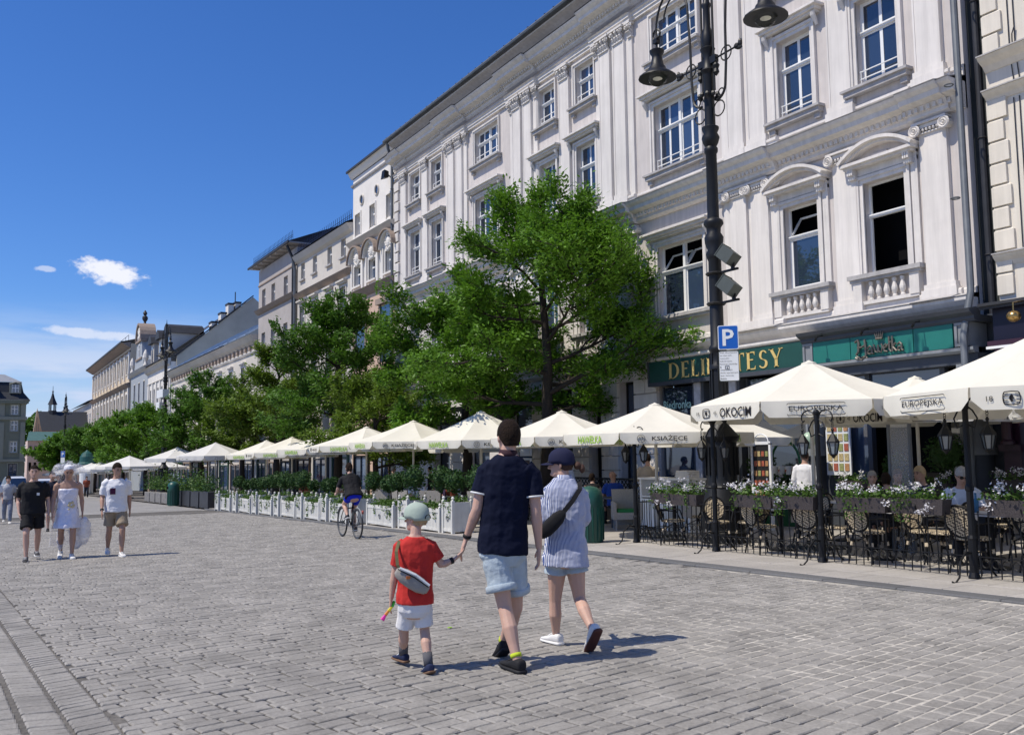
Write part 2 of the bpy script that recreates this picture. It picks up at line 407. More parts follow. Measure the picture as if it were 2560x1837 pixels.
# ================================================================== the white palace with the two green shop signs
XF = 18.0
palace = thing('palace', 'long white neo-Renaissance palace front with pilasters, cornices and two green shop signs', 'building', (18, 26.5, gz(26.5)))
def ybox(mb, x0, x1, y0, y1, z0, z1): mb.box(x0, x1, y0, y1, z0, z1)
def wall_holes(mb, X, y0, y1, z0, z1, holes, depth=.3):
    ys = sorted({y0, y1} | {h[0] for h in holes} | {h[1] for h in holes}); zs = sorted({z0, z1} | {h[2] for h in holes} | {h[3] for h in holes})
    for i in range(len(ys)-1):
        for j in range(len(zs)-1):
            a, b, c, d = ys[i], ys[i+1], zs[j], zs[j+1]
            if any(h[0] <= a+1e-6 and b <= h[1]+1e-6 and h[2] <= c+1e-6 and d <= h[3]+1e-6 for h in holes): continue
            mb.quad((X, b, c), (X, a, c), (X, a, d), (X, b, d))
    for a, b, c, d in [h[:4] for h in holes]:
        D = X+depth
        mb.quad((X, a, c), (X, b, c), (D, b, c), (D, a, c)); mb.quad((X, b, d), (X, a, d), (D, a, d), (D, b, d))
        mb.quad((X, a, d), (X, a, c), (D, a, c), (D, a, d)); mb.quad((X, b, c), (X, b, d), (D, b, d), (D, b, c))
def run(mb, X, prof, y0, y1):
    # cornice moulding: profile of (projection, z) swept along the front
    poly = [(X-p, y0, z) for p, z in prof]+[(X+.05, y0, prof[-1][1]), (X+.05, y0, prof[0][1])]
    mb.extr(list(reversed(poly)), (0, y1-y0, 0))
SING = [13.58, 16.08, 25.5, 27.98, 37.5, 39.9]; WIDE = [20.75, 32.68]
FLOORS = [('1', 5.60, 7.76), ('2', 10.13, 12.24), ('3', 13.70, 15.14)]
Y0, Y1 = 11.45, 42.35
holes = []
for yc in SING:
    for n, a, b in FLOORS: holes.append((yc-.56, yc+.56, a, b))
for yc in WIDE:
    for n, a, b in FLOORS: holes.append((yc-1.02, yc+1.02, a, b))
for yc in SING+WIDE:      # attic lights
    for q in (-.45, .45): holes.append((yc+q-.17, yc+q+.17, 16.78, 17.02))
mb = MB(); wall_holes(mb, XF, Y0, Y1, 4.2, 17.2, holes, .28)
mb.quad((XF, Y1, 4.2), (XF, Y1, 17.2), (XF+9, Y1, 17.2), (XF+9, Y1, 4.2)); mb.quad((XF, Y0, 17.2), (XF, Y0, 4.2), (XF+9, Y0, 4.2), (XF+9, Y0, 17.2))
mb.build('wall', PANEL, palace)
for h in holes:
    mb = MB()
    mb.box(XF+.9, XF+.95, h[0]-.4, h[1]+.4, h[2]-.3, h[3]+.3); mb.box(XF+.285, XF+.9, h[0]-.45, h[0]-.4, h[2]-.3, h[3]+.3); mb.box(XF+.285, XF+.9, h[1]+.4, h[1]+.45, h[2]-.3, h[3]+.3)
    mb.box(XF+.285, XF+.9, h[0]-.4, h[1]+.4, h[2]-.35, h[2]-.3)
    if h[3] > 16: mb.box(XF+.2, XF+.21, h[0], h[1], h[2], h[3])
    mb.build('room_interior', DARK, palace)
# ---- windows: each unit is built once at the origin (x outwards = -X) and copied
def hbracket(mb, y, z, x=-.22, w=.13, h=.3):
    mb.tube([(x, y, z), (x+.02, y, z-.08), (x+.1, y, z-.2), (x+.16, y, z-h)], [w*.5, w*.5, w*.42, w*.3], 6)
def make_window(kind, hw, H, loc):
    """kind: floor 1/2/3 ; hw half width ; H height of the opening"""
    wide = hw > .8
    mb = MB(); c = .17 if kind != '3' else .13
    # moulded casing round the opening
    for a, b, x in ((0, c*.55, -.05), (c*.55, c, -.09)):
        for s in (-1, 1): mb.box(x, .02, min(s*(hw+a), s*(hw+b)), max(s*(hw+a), s*(hw+b)), -.02, H+b)
        mb.box(x-.002, .02, -hw-a, hw+a, H+a, H+b)
    if kind == '1':
        for s in (-1, 1): mb.box(-.06, .02, min(s*(hw+.19), s*(hw+.36)), max(s*(hw+.19), s*(hw+.36)), -.18, H+.28)
        mb.box(-.07, .02, -hw-.36, hw+.36, H+.19, H+.42)
    win = unit(mb, 'window', TRIM, palace, loc)
    def sub(name, m, mat, sm=False):
        o = m.build(name, mat, None); o.parent = win; o.location = (0, 0, 0); return o
    # sill
    ms = MB(); e = hw+.36 if kind != '3' else hw+.26
    if kind == '1':
        ms.box(-.24, .2, -e-.06, e+.06, -.13, -.03); ms.box(-.19, .1, -e-.02, e+.02, -.2, -.13)
    else:
        ms.box(-.26, .2, -e, e, -.10, -.04); ms.box(-.2, .05, -e+.05, e-.05, -.22, -.10)
        for s in (-1, 1): ms.box(-.12, .02, s*(e-.18)-.09, s*(e-.18)+.09, -.36, -.22)
    sub('sill', ms, DIRTY)
    if kind == '2' or (kind == '1' and wide):
        mh = MB(); e = hw+.46; z = H+.2
        mh.box(-.36, .02, -e, e, z+.17, z+.23); mh.box(-.28, .02, -e+.07, e-.07, z+.09, z+.17); mh.box(-.2, .02, -e+.13, e-.13, z+.03, z+.09)
        sub('hood', mh, TRIM)
        mb2 = MB()
        for s in (-1, 1): hbracket(mb2, s*(hw+.27), z+.03)
        sub('console', mb2, TRIM)
    if kind == '1' and not wide:
        mh = MB(); e = hw+.42; z = H+.42
        mh.box(-.34, .02, -e, e, z, z+.07); mh.box(-.26, .02, -e+.06, e-.06, z-.06, z)
        R = (e*e+.37**2)/(2*.37); A = math.asin(e/R)
        for r0, r1, x in ((0, .075, -.38), (-.07, 0, -.28)):
            ring0 = []
            for i in range(15):
                a = -A+2*A*i/14; s_, c_ = math.sin(a), math.cos(a)
                zz = z+.07+.37-R
                y_i, z_i = (R+r0)*s_, zz+(R+r0)*c_; y_o, z_o = (R+r1)*s_, zz+(R+r1)*c_
                ring0.append([(x, y_i, z_i), (x, y_o, z_o), (.02, y_o, z_o), (.02, y_i, z_i)])
            mh.loft(ring0)
        sub('pediment', mh, TRIM)
        mt = MB(); fan = [(-.05, 0, z+.07)]+[(-.05, (R-.05)*math.sin(-A+2*A*i/10), z+.07+.37-R+(R-.05)*math.cos(-A+2*A*i/10)) for i in range(11)]
        mt.add(fan, [(0, i+2, i+1) for i in range(10)])
        mt.box(-.12, -.04, -.2, .2, z+.1, z+.19)
        sub('tympanum', mt, PANEL)
        mb2 = MB()
        for s in (-1, 1):
            for q in (-.055, 0, .055): mb2.box(-.25, .02, s*(hw+.2)+q-.02, s*(hw+.2)+q+.02, z-.2, z-.04)
            mb2.box(-.18, .02, s*(hw+.2)-.09, s*(hw+.2)+.09, z-.3, z-.2)
        sub('console', mb2, TRIM)
        mbal = MB()
        for i in range(5):
            yy = -.42+.21*i
            mbal.lathe([(.055, -.66), (.055, -.63), (.03, -.6), (.07, -.50), (.072, -.45), (.035, -.32), (.055, -.27), (.055, -.22)], 8, (-.09, yy, 0))
        for s in (-1, 1): mbal.box(-.16, .02, s*(hw+.2)-.12, s*(hw+.2)+.12, -.68, -.2)
        mbal.box(-.14, .02, -hw-.3, hw+.3, -.74, -.66)
        sub('baluster_row', mbal, TRIM)
    return win
def joinery(win, hw, H, variant):
    """frame, panes, guard rails set .2 m back in the opening"""
    X = .2; mf = MB(); t = .05
    def fr(y0, y1, z0, z1, t=.05, x=X):
        mf.box(x-.03, x+.03, y0, y0+t, z0, z1); mf.box(x-.03, x+.03, y1-t, y1, z0, z1)
        mf.box(x-.028, x+.028, y0+t, y1-t, z0, z0+t); mf.box(x-.028, x+.028, y0+t, y1-t, z1-t, z1)
    def pane(y0, y1, z0, z1):
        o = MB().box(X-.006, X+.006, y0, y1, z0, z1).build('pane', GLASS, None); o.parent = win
    zt = H*.64
    fr(-hw, hw, 0, H, .045); mf.box(X-.07, X+.04, -hw, hw, zt-.04, zt+.04); mf.box(X-.095, X+.02, -hw, hw, zt+.0, zt+.03)
    lights = [(-hw+.045, 0), (0, hw-.045)] if hw < .8 else [(-hw+.045, -hw/2), (-hw/2, -.05), (.05, hw/2), (hw/2, hw-.045)]
    if hw > .8: mf.box(X-.06, X+.04, -.05, .05, 0, H)
    for a, b in lights:
        up, lo = True, True
        if variant == 'open': up = lo = False
        if variant == 'fanlight': up = False; lo = True
        if up: fr(a, b, zt+.04, H-.045, .042, X+.01); pane(a+.04, b-.04, zt+.08, H-.085)
        if lo and variant != 'fanlight': fr(a, b, .045, zt-.04, .042, X+.01); pane(a+.04, b-.04, .085, zt-.08)
    if variant == 'fanlight':
        if hw < .8: fr(-hw+.045, hw-.045, .045, zt-.04, .05, X+.01); pane(-hw+.09, hw-.09, .095, zt-.09); pairs = [(-hw+.05, hw-.05)]
        else:
            pairs = [(-hw+.045, -.05), (.05, hw-.045)]
            for a, b in pairs: fr(a, b, .045, zt-.04, .05, X+.01); pane(a+.05, b-.05, .095, zt-.09)
        for a, b in pairs:         # top sashes tipped inwards
            mf.bar((X+.35, a, H-.22), (X+.35, b, H-.22), .04, .05); mf.bar((X+.03, a, zt+.1), (X+.36, a, H-.22), .04, .05); mf.bar((X+.03, b, zt+.1), (X+.36, b, H-.22), .04, .05)
    if variant == 'open':          # leaf folded into the room
        mf.bar((X+.05, -hw+.06, .05), (X+.05, -hw+.06, zt-.05), .05, .05); mf.bar((X+.5, -hw+.2, zt+.1), (X+.5, -hw+.2, H-.05), .05, .05)
        mf.bar((X+.05, -hw+.06, zt+.1), (X+.5, -hw+.2, zt+.1), .05, .05); mf.bar((X+.05, -hw+.06, H-.08), (X+.5, -hw+.2, H-.08), .05, .05)
        mf.bar((X+.3, -hw+.2, zt-.1), (X+.5, -hw+.3, zt-.3), .05, .05); mf.bar((X+.5, -hw+.3, zt-.3), (X+.7, -hw+.25, zt-.05), .05, .05)
    o = mf.build('frame', FRAME, None); o.parent = win
    if variant == 'rail':
        mr = MB()
        for z in (.2, .38): mr.tube([(.06, -hw, z), (.06, hw, z)], .017, 5)
        for s in (-1, 1): mr.tube([(.06, s*(hw-.03), z) for z in (.06, .2, .4)], .014, 4)
        mr.build('guard_rail', FRAME, None).parent = win
    return win
proto = {}
def put(kind, hw, H, yc, z, variant):
    key = (kind, hw > .8, variant); loc = (XF, yc, z)
    if key in proto: copy_tree(proto[key], loc=Vector(loc)-palace.location, parent=palace)
    else: proto[key] = joinery(make_window(kind, hw, H, loc), hw, H, variant)
for i, yc in enumerate(SING):
    put('1', .56, 2.16, yc, 5.60, 'open' if i == 0 else 'fanlight' if i == 1 else 'shut')
    put('2', .56, 2.11, yc, 10.13, 'rail'); put('3', .56, 1.44, yc, 13.70, 'rail')
for i, yc in enumerate(WIDE):
    put('1', 1.02, 2.16, yc, 5.60, 'fanlight'); put('2', 1.02, 2.11, yc, 10.13, 'rail'); put('3', 1.02, 1.44, yc, 13.70, 'rail')
# ---- pilasters: plan follows the rhythm single - double between the bays
P1 = [12.22, 14.62, 26.72, 38.7, 41.2]                     # single ones
P2 = [(17.35, 18.15), (23.35, 24.15), (29.2, 30.0), (35.0, 35.8)]          # doubled, on a common backing
def leaf_capital(mb, y, z, w, x):
    # Corinthian capital: two rows of curling leaves and corner volutes under an abacus
    mb.box(x-.05, XF, y-w*.9, y+w*.9, z, z+.05)
    for row, (zz, k, out) in enumerate(((.05, 4, .1), (.2, 3, .15))):
        for i in range(k):
            yy = y+(i-(k-1)/2)*w*1.7/k
            mb.tube([(x+.02, yy, z+zz), (x-.06, yy, z+zz+.09), (x-out, yy, z+zz+.15), (x-out-.03, yy, z+zz+.11)], [w*.22, w*.2, w*.15, .015], 5)
    for s in (-1, 1):
        mb.ring((x-.1, y+s*w*.85, z+.36), .065, .03, 'x', 9, 4)
        mb.ell((x-.12, y+s*w*.85, z+.36), (.04, .035, .035), 6, 4)
    mb.ell((x-.1, y, z+.4), (.05, .06, .06), 7, 4)
    mb.box(x-.15, XF, y-w*1.2, y+w*1.2, z+.43, z+.5)
def ionic(mb, y, z, w, x):
    mb.box(x-.05, XF, y-w, y+w, z, z+.03); mb.box(x-.08, XF, y-w*1.05, y+w*1.05, z+.12, z+.2)
    for i in range(7): mb.ell((x-.06, y+(i-3)*w*.26, z+.08), (.04, w*.1, .045), 6, 4)
    for s in (-1, 1):
        yy = y+s*(w+.03)
        mb.ring((x-.12, yy, z+.09), .115, .03, 'x', 14, 5); mb.ring((x-.13, yy, z+.09), .06, .024, 'x', 10, 4); mb.ell((x-.13, yy, z+.09), (.035, .028, .028), 6, 4)
        mb.tube([(x-.1, yy, z+.09), (x+.1, yy, z+.09)], .11, 10)
    mb.box(x-.14, XF, y-w*1.28, y+w*1.28, z+.21, z+.26)
def pilaster(y, w, x):
    mb = MB(); z0, z1 = 9.62, 14.93
    mb.box(x, XF+.02, y-w, y+w, z0+.25, z1); mb.box(x-.035, XF, y-w-.05, y+w+.05, z0+.1, z0+.25); mb.box(x-.078, XF, y-w-.08, y+w+.08, z0-.3, z0+.1)
    mb.box(x-.014, XF, y-w+.006, y-w+.05, z0+.26, z1-.01); mb.box(x-.014, XF, y+w-.05, y+w-.006, z0+.26, z1-.01)
    p = mb.build('pilaster', WHITE, palace)
    mc = MB(); leaf_capital(mc, y, z1, w, x); c = mc.build('capital', TRIM, p)
    mb = MB(); z0, z1 = 4.85, 8.42
    mb.box(x, XF+.02, y-w, y+w, z0+.2, z1); mb.box(x-.04, XF, y-w-.05, y+w+.05, z0+.08, z0+.2); mb.box(x-.083, XF, y-w-.09, y+w+.09, z0-.2, z0+.08)
    p = mb.build('pilaster', WHITE, palace); mc = MB(); ionic(mc, y, z1, w, x); mc.build('capital', TRIM, p)
for y in P1: pilaster(y, .33, XF-.1)
for a, b in P2:
    mb = MB(); mb.box(XF-.075, XF+.01, a-.62, b+.62, 9.65, 15.4); mb.box(XF-.075, XF+.01, a-.62, b+.62, 4.85, 8.68)
    mb.build('pilaster_backing', WHITE, palace)
    pilaster(a, .31, XF-.16); pilaster(b, .31, XF-.16)
    for yy in (a-.55, b+.55):
        mc = MB(); ionic(mc, yy, 8.42, .1, XF-.08); mc.build('capital', TRIM, palace); mc = MB(); leaf_capital(mc, yy, 14.93, .12, XF-.08); mc.build('capital', TRIM, palace)
# ---- horizontal mouldings; they step forward over the pilasters
breaks = [(y-.5, y+.5, .07) for y in (P1[0], P1[-1])]+[(a-.72, b+.72, .13) for a, b in P2]
def band(name, prof, mat, extra=True, y0=Y0, y1=Y1):
    mb = MB(); run(mb, XF, prof, y0, y1)
    if extra:
        for a, b, d in breaks: run(mb, XF, [(p+d, z+.003*(1 if i == len(prof)-1 else -1 if i == 0 else 0)) for i, (p, z) in enumerate(prof)], a, b)
    return mb.build(name, mat, palace)
band('lower_cornice', [(.10, 4.2), (.2, 4.28), (.2, 4.36), (.34, 4.46), (.42, 4.56), (.42, 4.63), (.16, 4.72)], TRIM, False)
band('plinth_band', [(.07, 4.66), (.07, 4.84), (.04, 4.87)], WHITE)
band('floor_cornice', [(.08, 8.72), (.16, 8.78), (.16, 8.86), (.24, 9.0), (.44, 9.06), (.46, 9.17), (.56, 9.24), (.6, 9.3), (.14, 9.42)], TRIM)
band('sill_band', [(.05, 9.40), (.05, 9.58), (.09, 9.6), (.09, 9.66), (.03, 9.69)], WHITE)
band('architrave', [(.10, 15.43), (.10, 15.52), (.14, 15.53), (.14, 15.62), (.2, 15.66), (.03, 15.7)], WHITE)
band('main_cornice', [(.08, 15.92), (.16, 15.98), (.16, 16.06), (.26, 16.16), (.52, 16.22), (.54, 16.32), (.66, 16.42), (.7, 16.48), (.12, 16.6)], TRIM)
band('cornice_flashing', [(.69, 16.484), (.72, 16.505), (.15, 16.615)], TAR)
band('cornice_flashing', [(.59, 9.304), (.62, 9.325), (.15, 9.435)], DIRTY)
band('cornice_flashing', [(.41, 4.634), (.44, 4.65), (.16, 4.735)], DIRTY)
for z, x, d in ((8.9, .22, .07), (16.09, .24, .06)):
    mb = MB(); y = Y0+.2
    while y < Y1-.2:
        e = max([dd for a, b, dd in breaks if a < y < b] or [0]); mb.box(XF-x-e-.03, XF-.1, y, y+.075, z-.02, z+.09); y += .15
    mb.build('dentils', TRIM, palace, kind='stuff')
mb = MB()
for y in [yy for p in P2 for yy in p]+P1+[21.6+.5, 19.2, 31.2, 34.2]: mb.box(XF-.1, XF, y-.36, y+.36, 16.58, 17.15)
mb.build('attic_pier', WHITE, palace)
band('eaves', [(.05, 17.02), (.12, 17.06), (.3, 17.14), (.5, 17.2), (.5, 17.26), (.05, 17.3)], TRIM, False)
mb = MB(); mb.tube([(XF-.62, Y0-.1, 17.34), (XF-.62, Y1+.1, 17.36)], .085, 8); mb.box(XF-.6, XF+.1, Y0-.1, Y1+.1, 17.27, 17.31)
mb.build('gutter', ZINC, palace)
mb = MB(); mb.add([(XF-.66, Y0-.1, 17.42), (XF-.66, Y1+.1, 17.44), (XF+8, Y1+.1, 20.5), (XF+8, Y0-.1, 20.5), (XF+9.5, Y1+.1, 17), (XF+9.5, Y0-.1, 17)], [(0, 1, 2, 3), (3, 2, 4, 5)])
y = Y0
while y < Y1: mb.bar((XF-.66, y, 17.44), (XF+1.5, y, 18.27), .05, .04); y += .6
mb.build('roof', TAR, palace)
# blank panels over the wide first-floor windows and quoins at both ends
for yc in WIDE:
    mb = MB(); mb.box(XF-.05, XF, yc-1.35, yc+1.35, 7.98, 8.02); mb.box(XF-.05, XF, yc-1.35, yc+1.35, 8.28, 8.32)
    mb.build('lintel_panel', TRIM, palace)
z = 4.9; i = 0
qm = None
while z < 15.2:
    for yy in (Y1-.28,):
        if 8.3 < z < 9.5: continue
        if qm is None: qm = o = unit(MB().bev(0, .11, -.29, .29, 0, .46, .05), 'quoin_block', TRIM, palace)
        else: o = inst(qm, 'quoin_block', palace, (0, 0, 0))
        o.location = Vector((XF-.11, yy, z))-palace.location; o.scale = (1, 1.0 if i % 2 else .7, 1)
    z += .52; i += 1
# ---- ground floor: rusticated piers of blocks between shop openings
PIERS = [(41.2, 42.35), (37.9, 39.4), (34.6, 36.2), (31.0, 32.6), (28.1, 29.3), (25.6, 26.6), (23.95, 24.9), (21.95, 23.1)]
mb = MB()
for a, b in PIERS: mb.box(XF+.03, XF+.6, a, b, -1.2, 4.25)
mb.box(XF+.04, XF+.6, 21.95, Y1, 3.75, 4.25)
mb.build('ground_floor_wall', PANEL, palace)
blk = None
for a, b in PIERS:
    z = gz((a+b)/2)+.02; r = 0
    while z < 4.0:
        h = min(.47, 4.2-z); parts = [(a, b)] if r % 2 else [(a, (a+b)/2), ((a+b)/2, b)]
        for p, q in parts:
            if blk is None: blk = o = unit(MB().bev(-.07, .04, -.5, .5, 0, 1, .03), 'rustic_block', WHITE, palace)
            else: o = inst(blk, 'rustic_block', palace, (0, 0, 0))
            o.location = Vector((XF, (p+q)/2, z+.012))-palace.location; o.scale = (1, q-p-.03, h-.03)
        z += .47; r += 1
for a, b in zip(PIERS[1:], PIERS[:-1]):
    y0, y1 = a[1], b[0]
    if y1-y0 < .5: continue
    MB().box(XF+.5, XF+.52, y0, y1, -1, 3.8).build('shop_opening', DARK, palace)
    f = MB(); g0 = gz(y0)
    f.box(XF+.3, XF+.36, y0, y0+.08, g0, 3.76); f.box(XF+.3, XF+.36, y1-.08, y1, g0, 3.76); f.box(XF+.3, XF+.36, y0, y1, 2.45, 2.55); f.box(XF+.3, XF+.36, y0, y1, 3.66, 3.76)
    fo = f.build('shop_window', IRON, palace)
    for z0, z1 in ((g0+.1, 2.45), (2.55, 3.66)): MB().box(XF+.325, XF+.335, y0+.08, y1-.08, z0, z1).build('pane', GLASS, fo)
# ---- drain pipes
def pipe(name, label, pts, r, mat, clips=()):
    mb = MB().tube(pts, r, 10)
    for z in clips: mb.ring((pts[-1][0], pts[-1][1], z), r+.008, .018, 'z', 10, 4)
    o = mb.build(name, mat, None, loc=pts[-1], smooth=True); auto(o); return tag(o, label, 'drainpipe')
pipe('drainpipe', 'light grey zinc drainpipe at the right end of the white palace', [(17.72, 11.42, 17.4), (17.72, 11.42, 4.75), (17.2, 11.3, 3.75), (17.2, 11.3, gz(11.3))], .075, ZINC, (15, 12, 9, 6.6))
BLK = mk('dark_pipe', (.03, .031, .036), .5, .2, 4)
pipe('drainpipe', 'dark drainpipe in the recess beside the sawtooth edge of the cream house', [(18.12, 11.22, 17.2), (18.12, 11.22, 5.2), (18.12, 11.22, gz(11))], .07, BLK, (14, 11, 8, 5.5))
pipe('drainpipe', 'slender grey drainpipe between the white palace and the cream house with round windows', [(17.5, 42.25, 17.3), (17.55, 42.3, 17.0), (17.85, 42.5, 16.5), (17.85, 42.5, gz(42))], .075, ZINC, (15, 12.5, 10, 7))
# ---- the two shop fronts in the right half of the palace
GREEN = mk('bottle_green_board', (.012, .065, .052), .42, .1, 3, spec=.5)
TEAL = mk('teal_board', (.012, .155, .130), .5, .08, 2, spec=.45)
SLATE = mk('slate_paint', (.055, .062, .075), .5, .1, 4)
SLATEL = mk('pale_slate_paint', (.22, .235, .25), .55, .1, 4)
GOLD = mk('gilt_letters', (.62, .46, .17), .45, .08, 10)
BRONZE = mk('grey_bronze', (.16, .145, .125), .45, .2, 20, metal=.3)
MARB = mk('grey_marble', (.42, .42, .44), .5, .2, 6)
mb = MB(); mb.box(XF+.02, XF+.6, 15.55, 21.95, 3.5, 4.25); mb.box(XF+.02, XF+.6, 11.0, 11.45, -1, 4.25); mb.build('shop_lintel', SLATE, palace)
def surround(y0, y1, g):
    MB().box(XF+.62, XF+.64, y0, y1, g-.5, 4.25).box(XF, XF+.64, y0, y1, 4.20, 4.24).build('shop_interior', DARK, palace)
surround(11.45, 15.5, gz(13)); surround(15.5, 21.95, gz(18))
deli = thing('shop_sign', 'dark green fascia board with gilt letters DELIKATESY', 'shop sign', (17.5, 18.75, 3.5))
MB().box(17.5, 17.62, 15.72, 21.74, 3.55, 4.17).build('sign_board', GREEN, deli)
mb = MB(); mb.box(17.46, 17.7, 15.7, 21.78, 3.44, 3.55); mb.box(17.47, 17.7, 21.74, 21.8, 3.55, 4.19); mb.box(17.47, 17.7, 15.66, 15.72, 3.55, 4.19)
mb.build('sign_frame', SLATE, deli)
def letter(ch, h=.47):
    # Roman capitals: stems, hairlines and serifs; (u, v) runs right and up
    S, H = .085, .03; P = []
    def stem(x): P.append([(x, 0), (x+S, 0), (x+S, h), (x, h)]); serif(x-.025, x+S+.025, 0); serif(x-.025, x+S+.025, h-H*.7)
    def serif(a, b, v): P.append([(a, v), (b, v), (b, v+H*.7), (a, v+H*.7)])
    def arm(x0, x1, v): P.append([(x0, v), (x1, v), (x1, v+H), (x0, v+H)]); 
    def tick(x, v, d): P.append([(x-.035, v), (x, v), (x, v+d), (x-.006, v+d)] if d > 0 else [(x-.006, v+d), (x, v+d), (x, v), (x-.035, v)])
    def diag(a, b, w): P.append([(a[0]-w/2, a[1]), (a[0]+w/2, a[1]), (b[0]+w/2, b[1]), (b[0]-w/2, b[1])])
    def arc(c, rx, ry, a0, a1, t0, t1, n=12):
        for i in range(n):
            q = []
            for k in (i, i+1):
                a = math.radians(a0+(a1-a0)*k/n); t = t0+(t1-t0)*math.sin(math.pi*k/n)
                q.append(((c[0]+(rx-t)*math.cos(a), c[1]+(ry-t*.5)*math.sin(a)), (c[0]+rx*math.cos(a), c[1]+ry*math.sin(a))))
            P.append([q[0][0], q[0][1], q[1][1], q[1][0]])
    w = .3
    if ch == 'D': stem(0); arc((.1, h/2), .29, h/2, -90, 90, .03, .09); arm(.07, .12, 0); arm(.07, .12, h-H); w = .41
    elif ch == 'E': stem(0); arm(S, .27, 0); arm(S, .25, h-H); arm(S, .2, h*.52); tick(.27, H, .07); tick(.25, h-H, -.07); w = .29
    elif ch == 'L': stem(0); arm(S, .26, 0); tick(.26, H, .08); w = .28
    elif ch == 'I': stem(0); w = S+.02
    elif ch == 'K': stem(0); diag((.09, h*.45), (.27, h), .03); diag((.33, 0), (.15, h*.55), .09); serif(.21, .34, h-H*.7); serif(.25, .4, 0); w = .37
    elif ch == 'A': diag((.02, 0), (.19, h), .03); diag((.35, 0), (.19, h), .09); arm(.08, .28, h*.33); serif(-.04, .1, 0); serif(.27, .42, 0); w = .38
    elif ch == 'T': stem(.13); arm(0, .35, h-H); tick(.35, h-H, -.08); P.append([(0, h-H), (0, h-H-.08), (.006, h-H-.08), (.035, h-H)]); w = .35
    elif ch == 'S': arc((.13, h*.74), .12, h*.26, 20, 270, .03, .08); arc((.13, h*.25), .14, h*.25, 90, -160, .03, .085); w = .27
    elif ch == 'Y': stem(.13); P.pop(0); P.append([(.13, 0), (.13+S, 0), (.13+S, h*.45), (.13, h*.45)]); P.pop(1); diag((.17, h*.42), (.02, h), .085); diag((.19, h*.42), (.31, h), .03); serif(-.05, .1, h-H*.7); serif(.25, .38, h-H*.7); w = .34
    return P, w
u = 0; word = []
for ch in 'DELIKATESY':
    P, wd = letter(ch); word.append((ch, u, P)); u += wd+.095
k = 4.36/(u-.095)
for ch, u0, P in word:
    mb = MB()
    for q in P: mb.extr([(17.494-.0, 20.80-(u0+x)*k, 3.605+y) for x, y in q], (-.012, 0, 0))
    mb.build('letter', GOLD, deli)
# awning roller above, and the glazing below
mb = MB()
for y0, y1 in ((15.75, 18.6), (18.65, 21.6)): mb.tube([(17.5, y0, 4.24), (17.5, y1, 4.24)], .05, 8)
mb.box(17.55, 17.98, 15.7, 21.7, 4.175, 4.2)
tag(mb.build('awning_roller', mk('awning_cloth', (.55, .53, .5), .8), None, loc=(17.5, 18.7, 4.24)), 'rolled up pale awning above the green board with gilt letters', 'awning')
g0 = gz(19)
for y in (19.9, 18.48):
    MB().box(17.72, XF+.4, y-.13, y+.13, g0-.1, 3.44).build('marble_pier', MARB, palace)
    MB().box(17.76, XF+.4, y+.13, y+.24, g0-.1, 3.44).box(17.76, XF+.4, y-.24, y-.13, g0-.1, 3.44).build('door_jamb', SLATE, palace)
mb = MB()
for a, b in ((20.16, 21.7), (15.75, 18.2)):
    mb.box(17.95, 18.0, a, a+.06, g0, 3.44); mb.box(17.95, 18.0, b-.06, b, g0, 3.44); mb.box(17.95, 18.0, a, b, g0, g0+.3)
o = mb.build('shop_window', SLATE, palace)
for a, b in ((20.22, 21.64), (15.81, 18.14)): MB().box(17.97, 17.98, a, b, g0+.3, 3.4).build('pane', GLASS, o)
# text helper (flat lettering as part of the thing it stands on)
FONT_CACHE = {}
def text(s, parent, loc, h, wd, mat, rx=(1, 0, 0), up=(0, 0, 1), name='lettering', extrude=.002, shear=0, bold=0.):
    cu = bpy.data.curves.new(name, 'FONT'); cu.body = s; cu.size = 1; cu.extrude = 0; cu.shear = shear; cu.offset = bold
    cu.align_x = 'CENTER'; cu.align_y = 'CENTER'; cu.resolution_u = 2
    o = bpy.data.objects.new(name, cu); COL.objects.link(o)
    TEXTS.append((o, cu, parent, Vector(loc), h, wd, mat, Vector(rx).normalized(), Vector(up).normalized(), extrude)); return o
TEXTS = []
def finish_texts():
    # lettering becomes thin mesh plates, scaled to the measured height and width of the word
    bpy.context.view_layer.update(); dg = bpy.context.evaluated_depsgraph_get()
    for o, cu, parent, loc, h, wd, mat, rx, up, ex in TEXTS:
        me = bpy.data.meshes.new_from_object(o.evaluated_get(dg)); nm = o.name.split('.')[0]
        bpy.data.objects.remove(o)
        xs = [v.co.x for v in me.vertices]; ys = [v.co.y for v in me.vertices]
        if not xs: continue
        cx, cy = (min(xs)+max(xs))/2, (min(ys)+max(ys))/2; sx = wd/(max(xs)-min(xs)); sy = h/(max(ys)-min(ys))
        nz = rx.cross(up)
        for v in me.vertices:
            a, b = (v.co.x-cx)*sx, (v.co.y-cy)*sy; p = rx*a+up*b+nz*ex; v.co = p
        me.materials.clear(); me.materials.append(mat)
        q = bpy.data.objects.new(nm, me); COL.objects.link(q)
        if parent is not None:
            q.parent = parent; off = Vector((0, 0, 0)); pp = parent; ms = []
            q.location = loc
        else: q.location = loc
FACE = (0, -1, 0)      # reading direction of anything on the house fronts (seen from the square)
MINT = mk('mint_letters', (.35, .55, .5), .5)  # letters in one even pale mint colour
text('Biedronka', palace, Vector((17.9, 20.95, 2.88))-palace.location, .26, 1.25, MINT, FACE, extrude=.02, bold=.02)
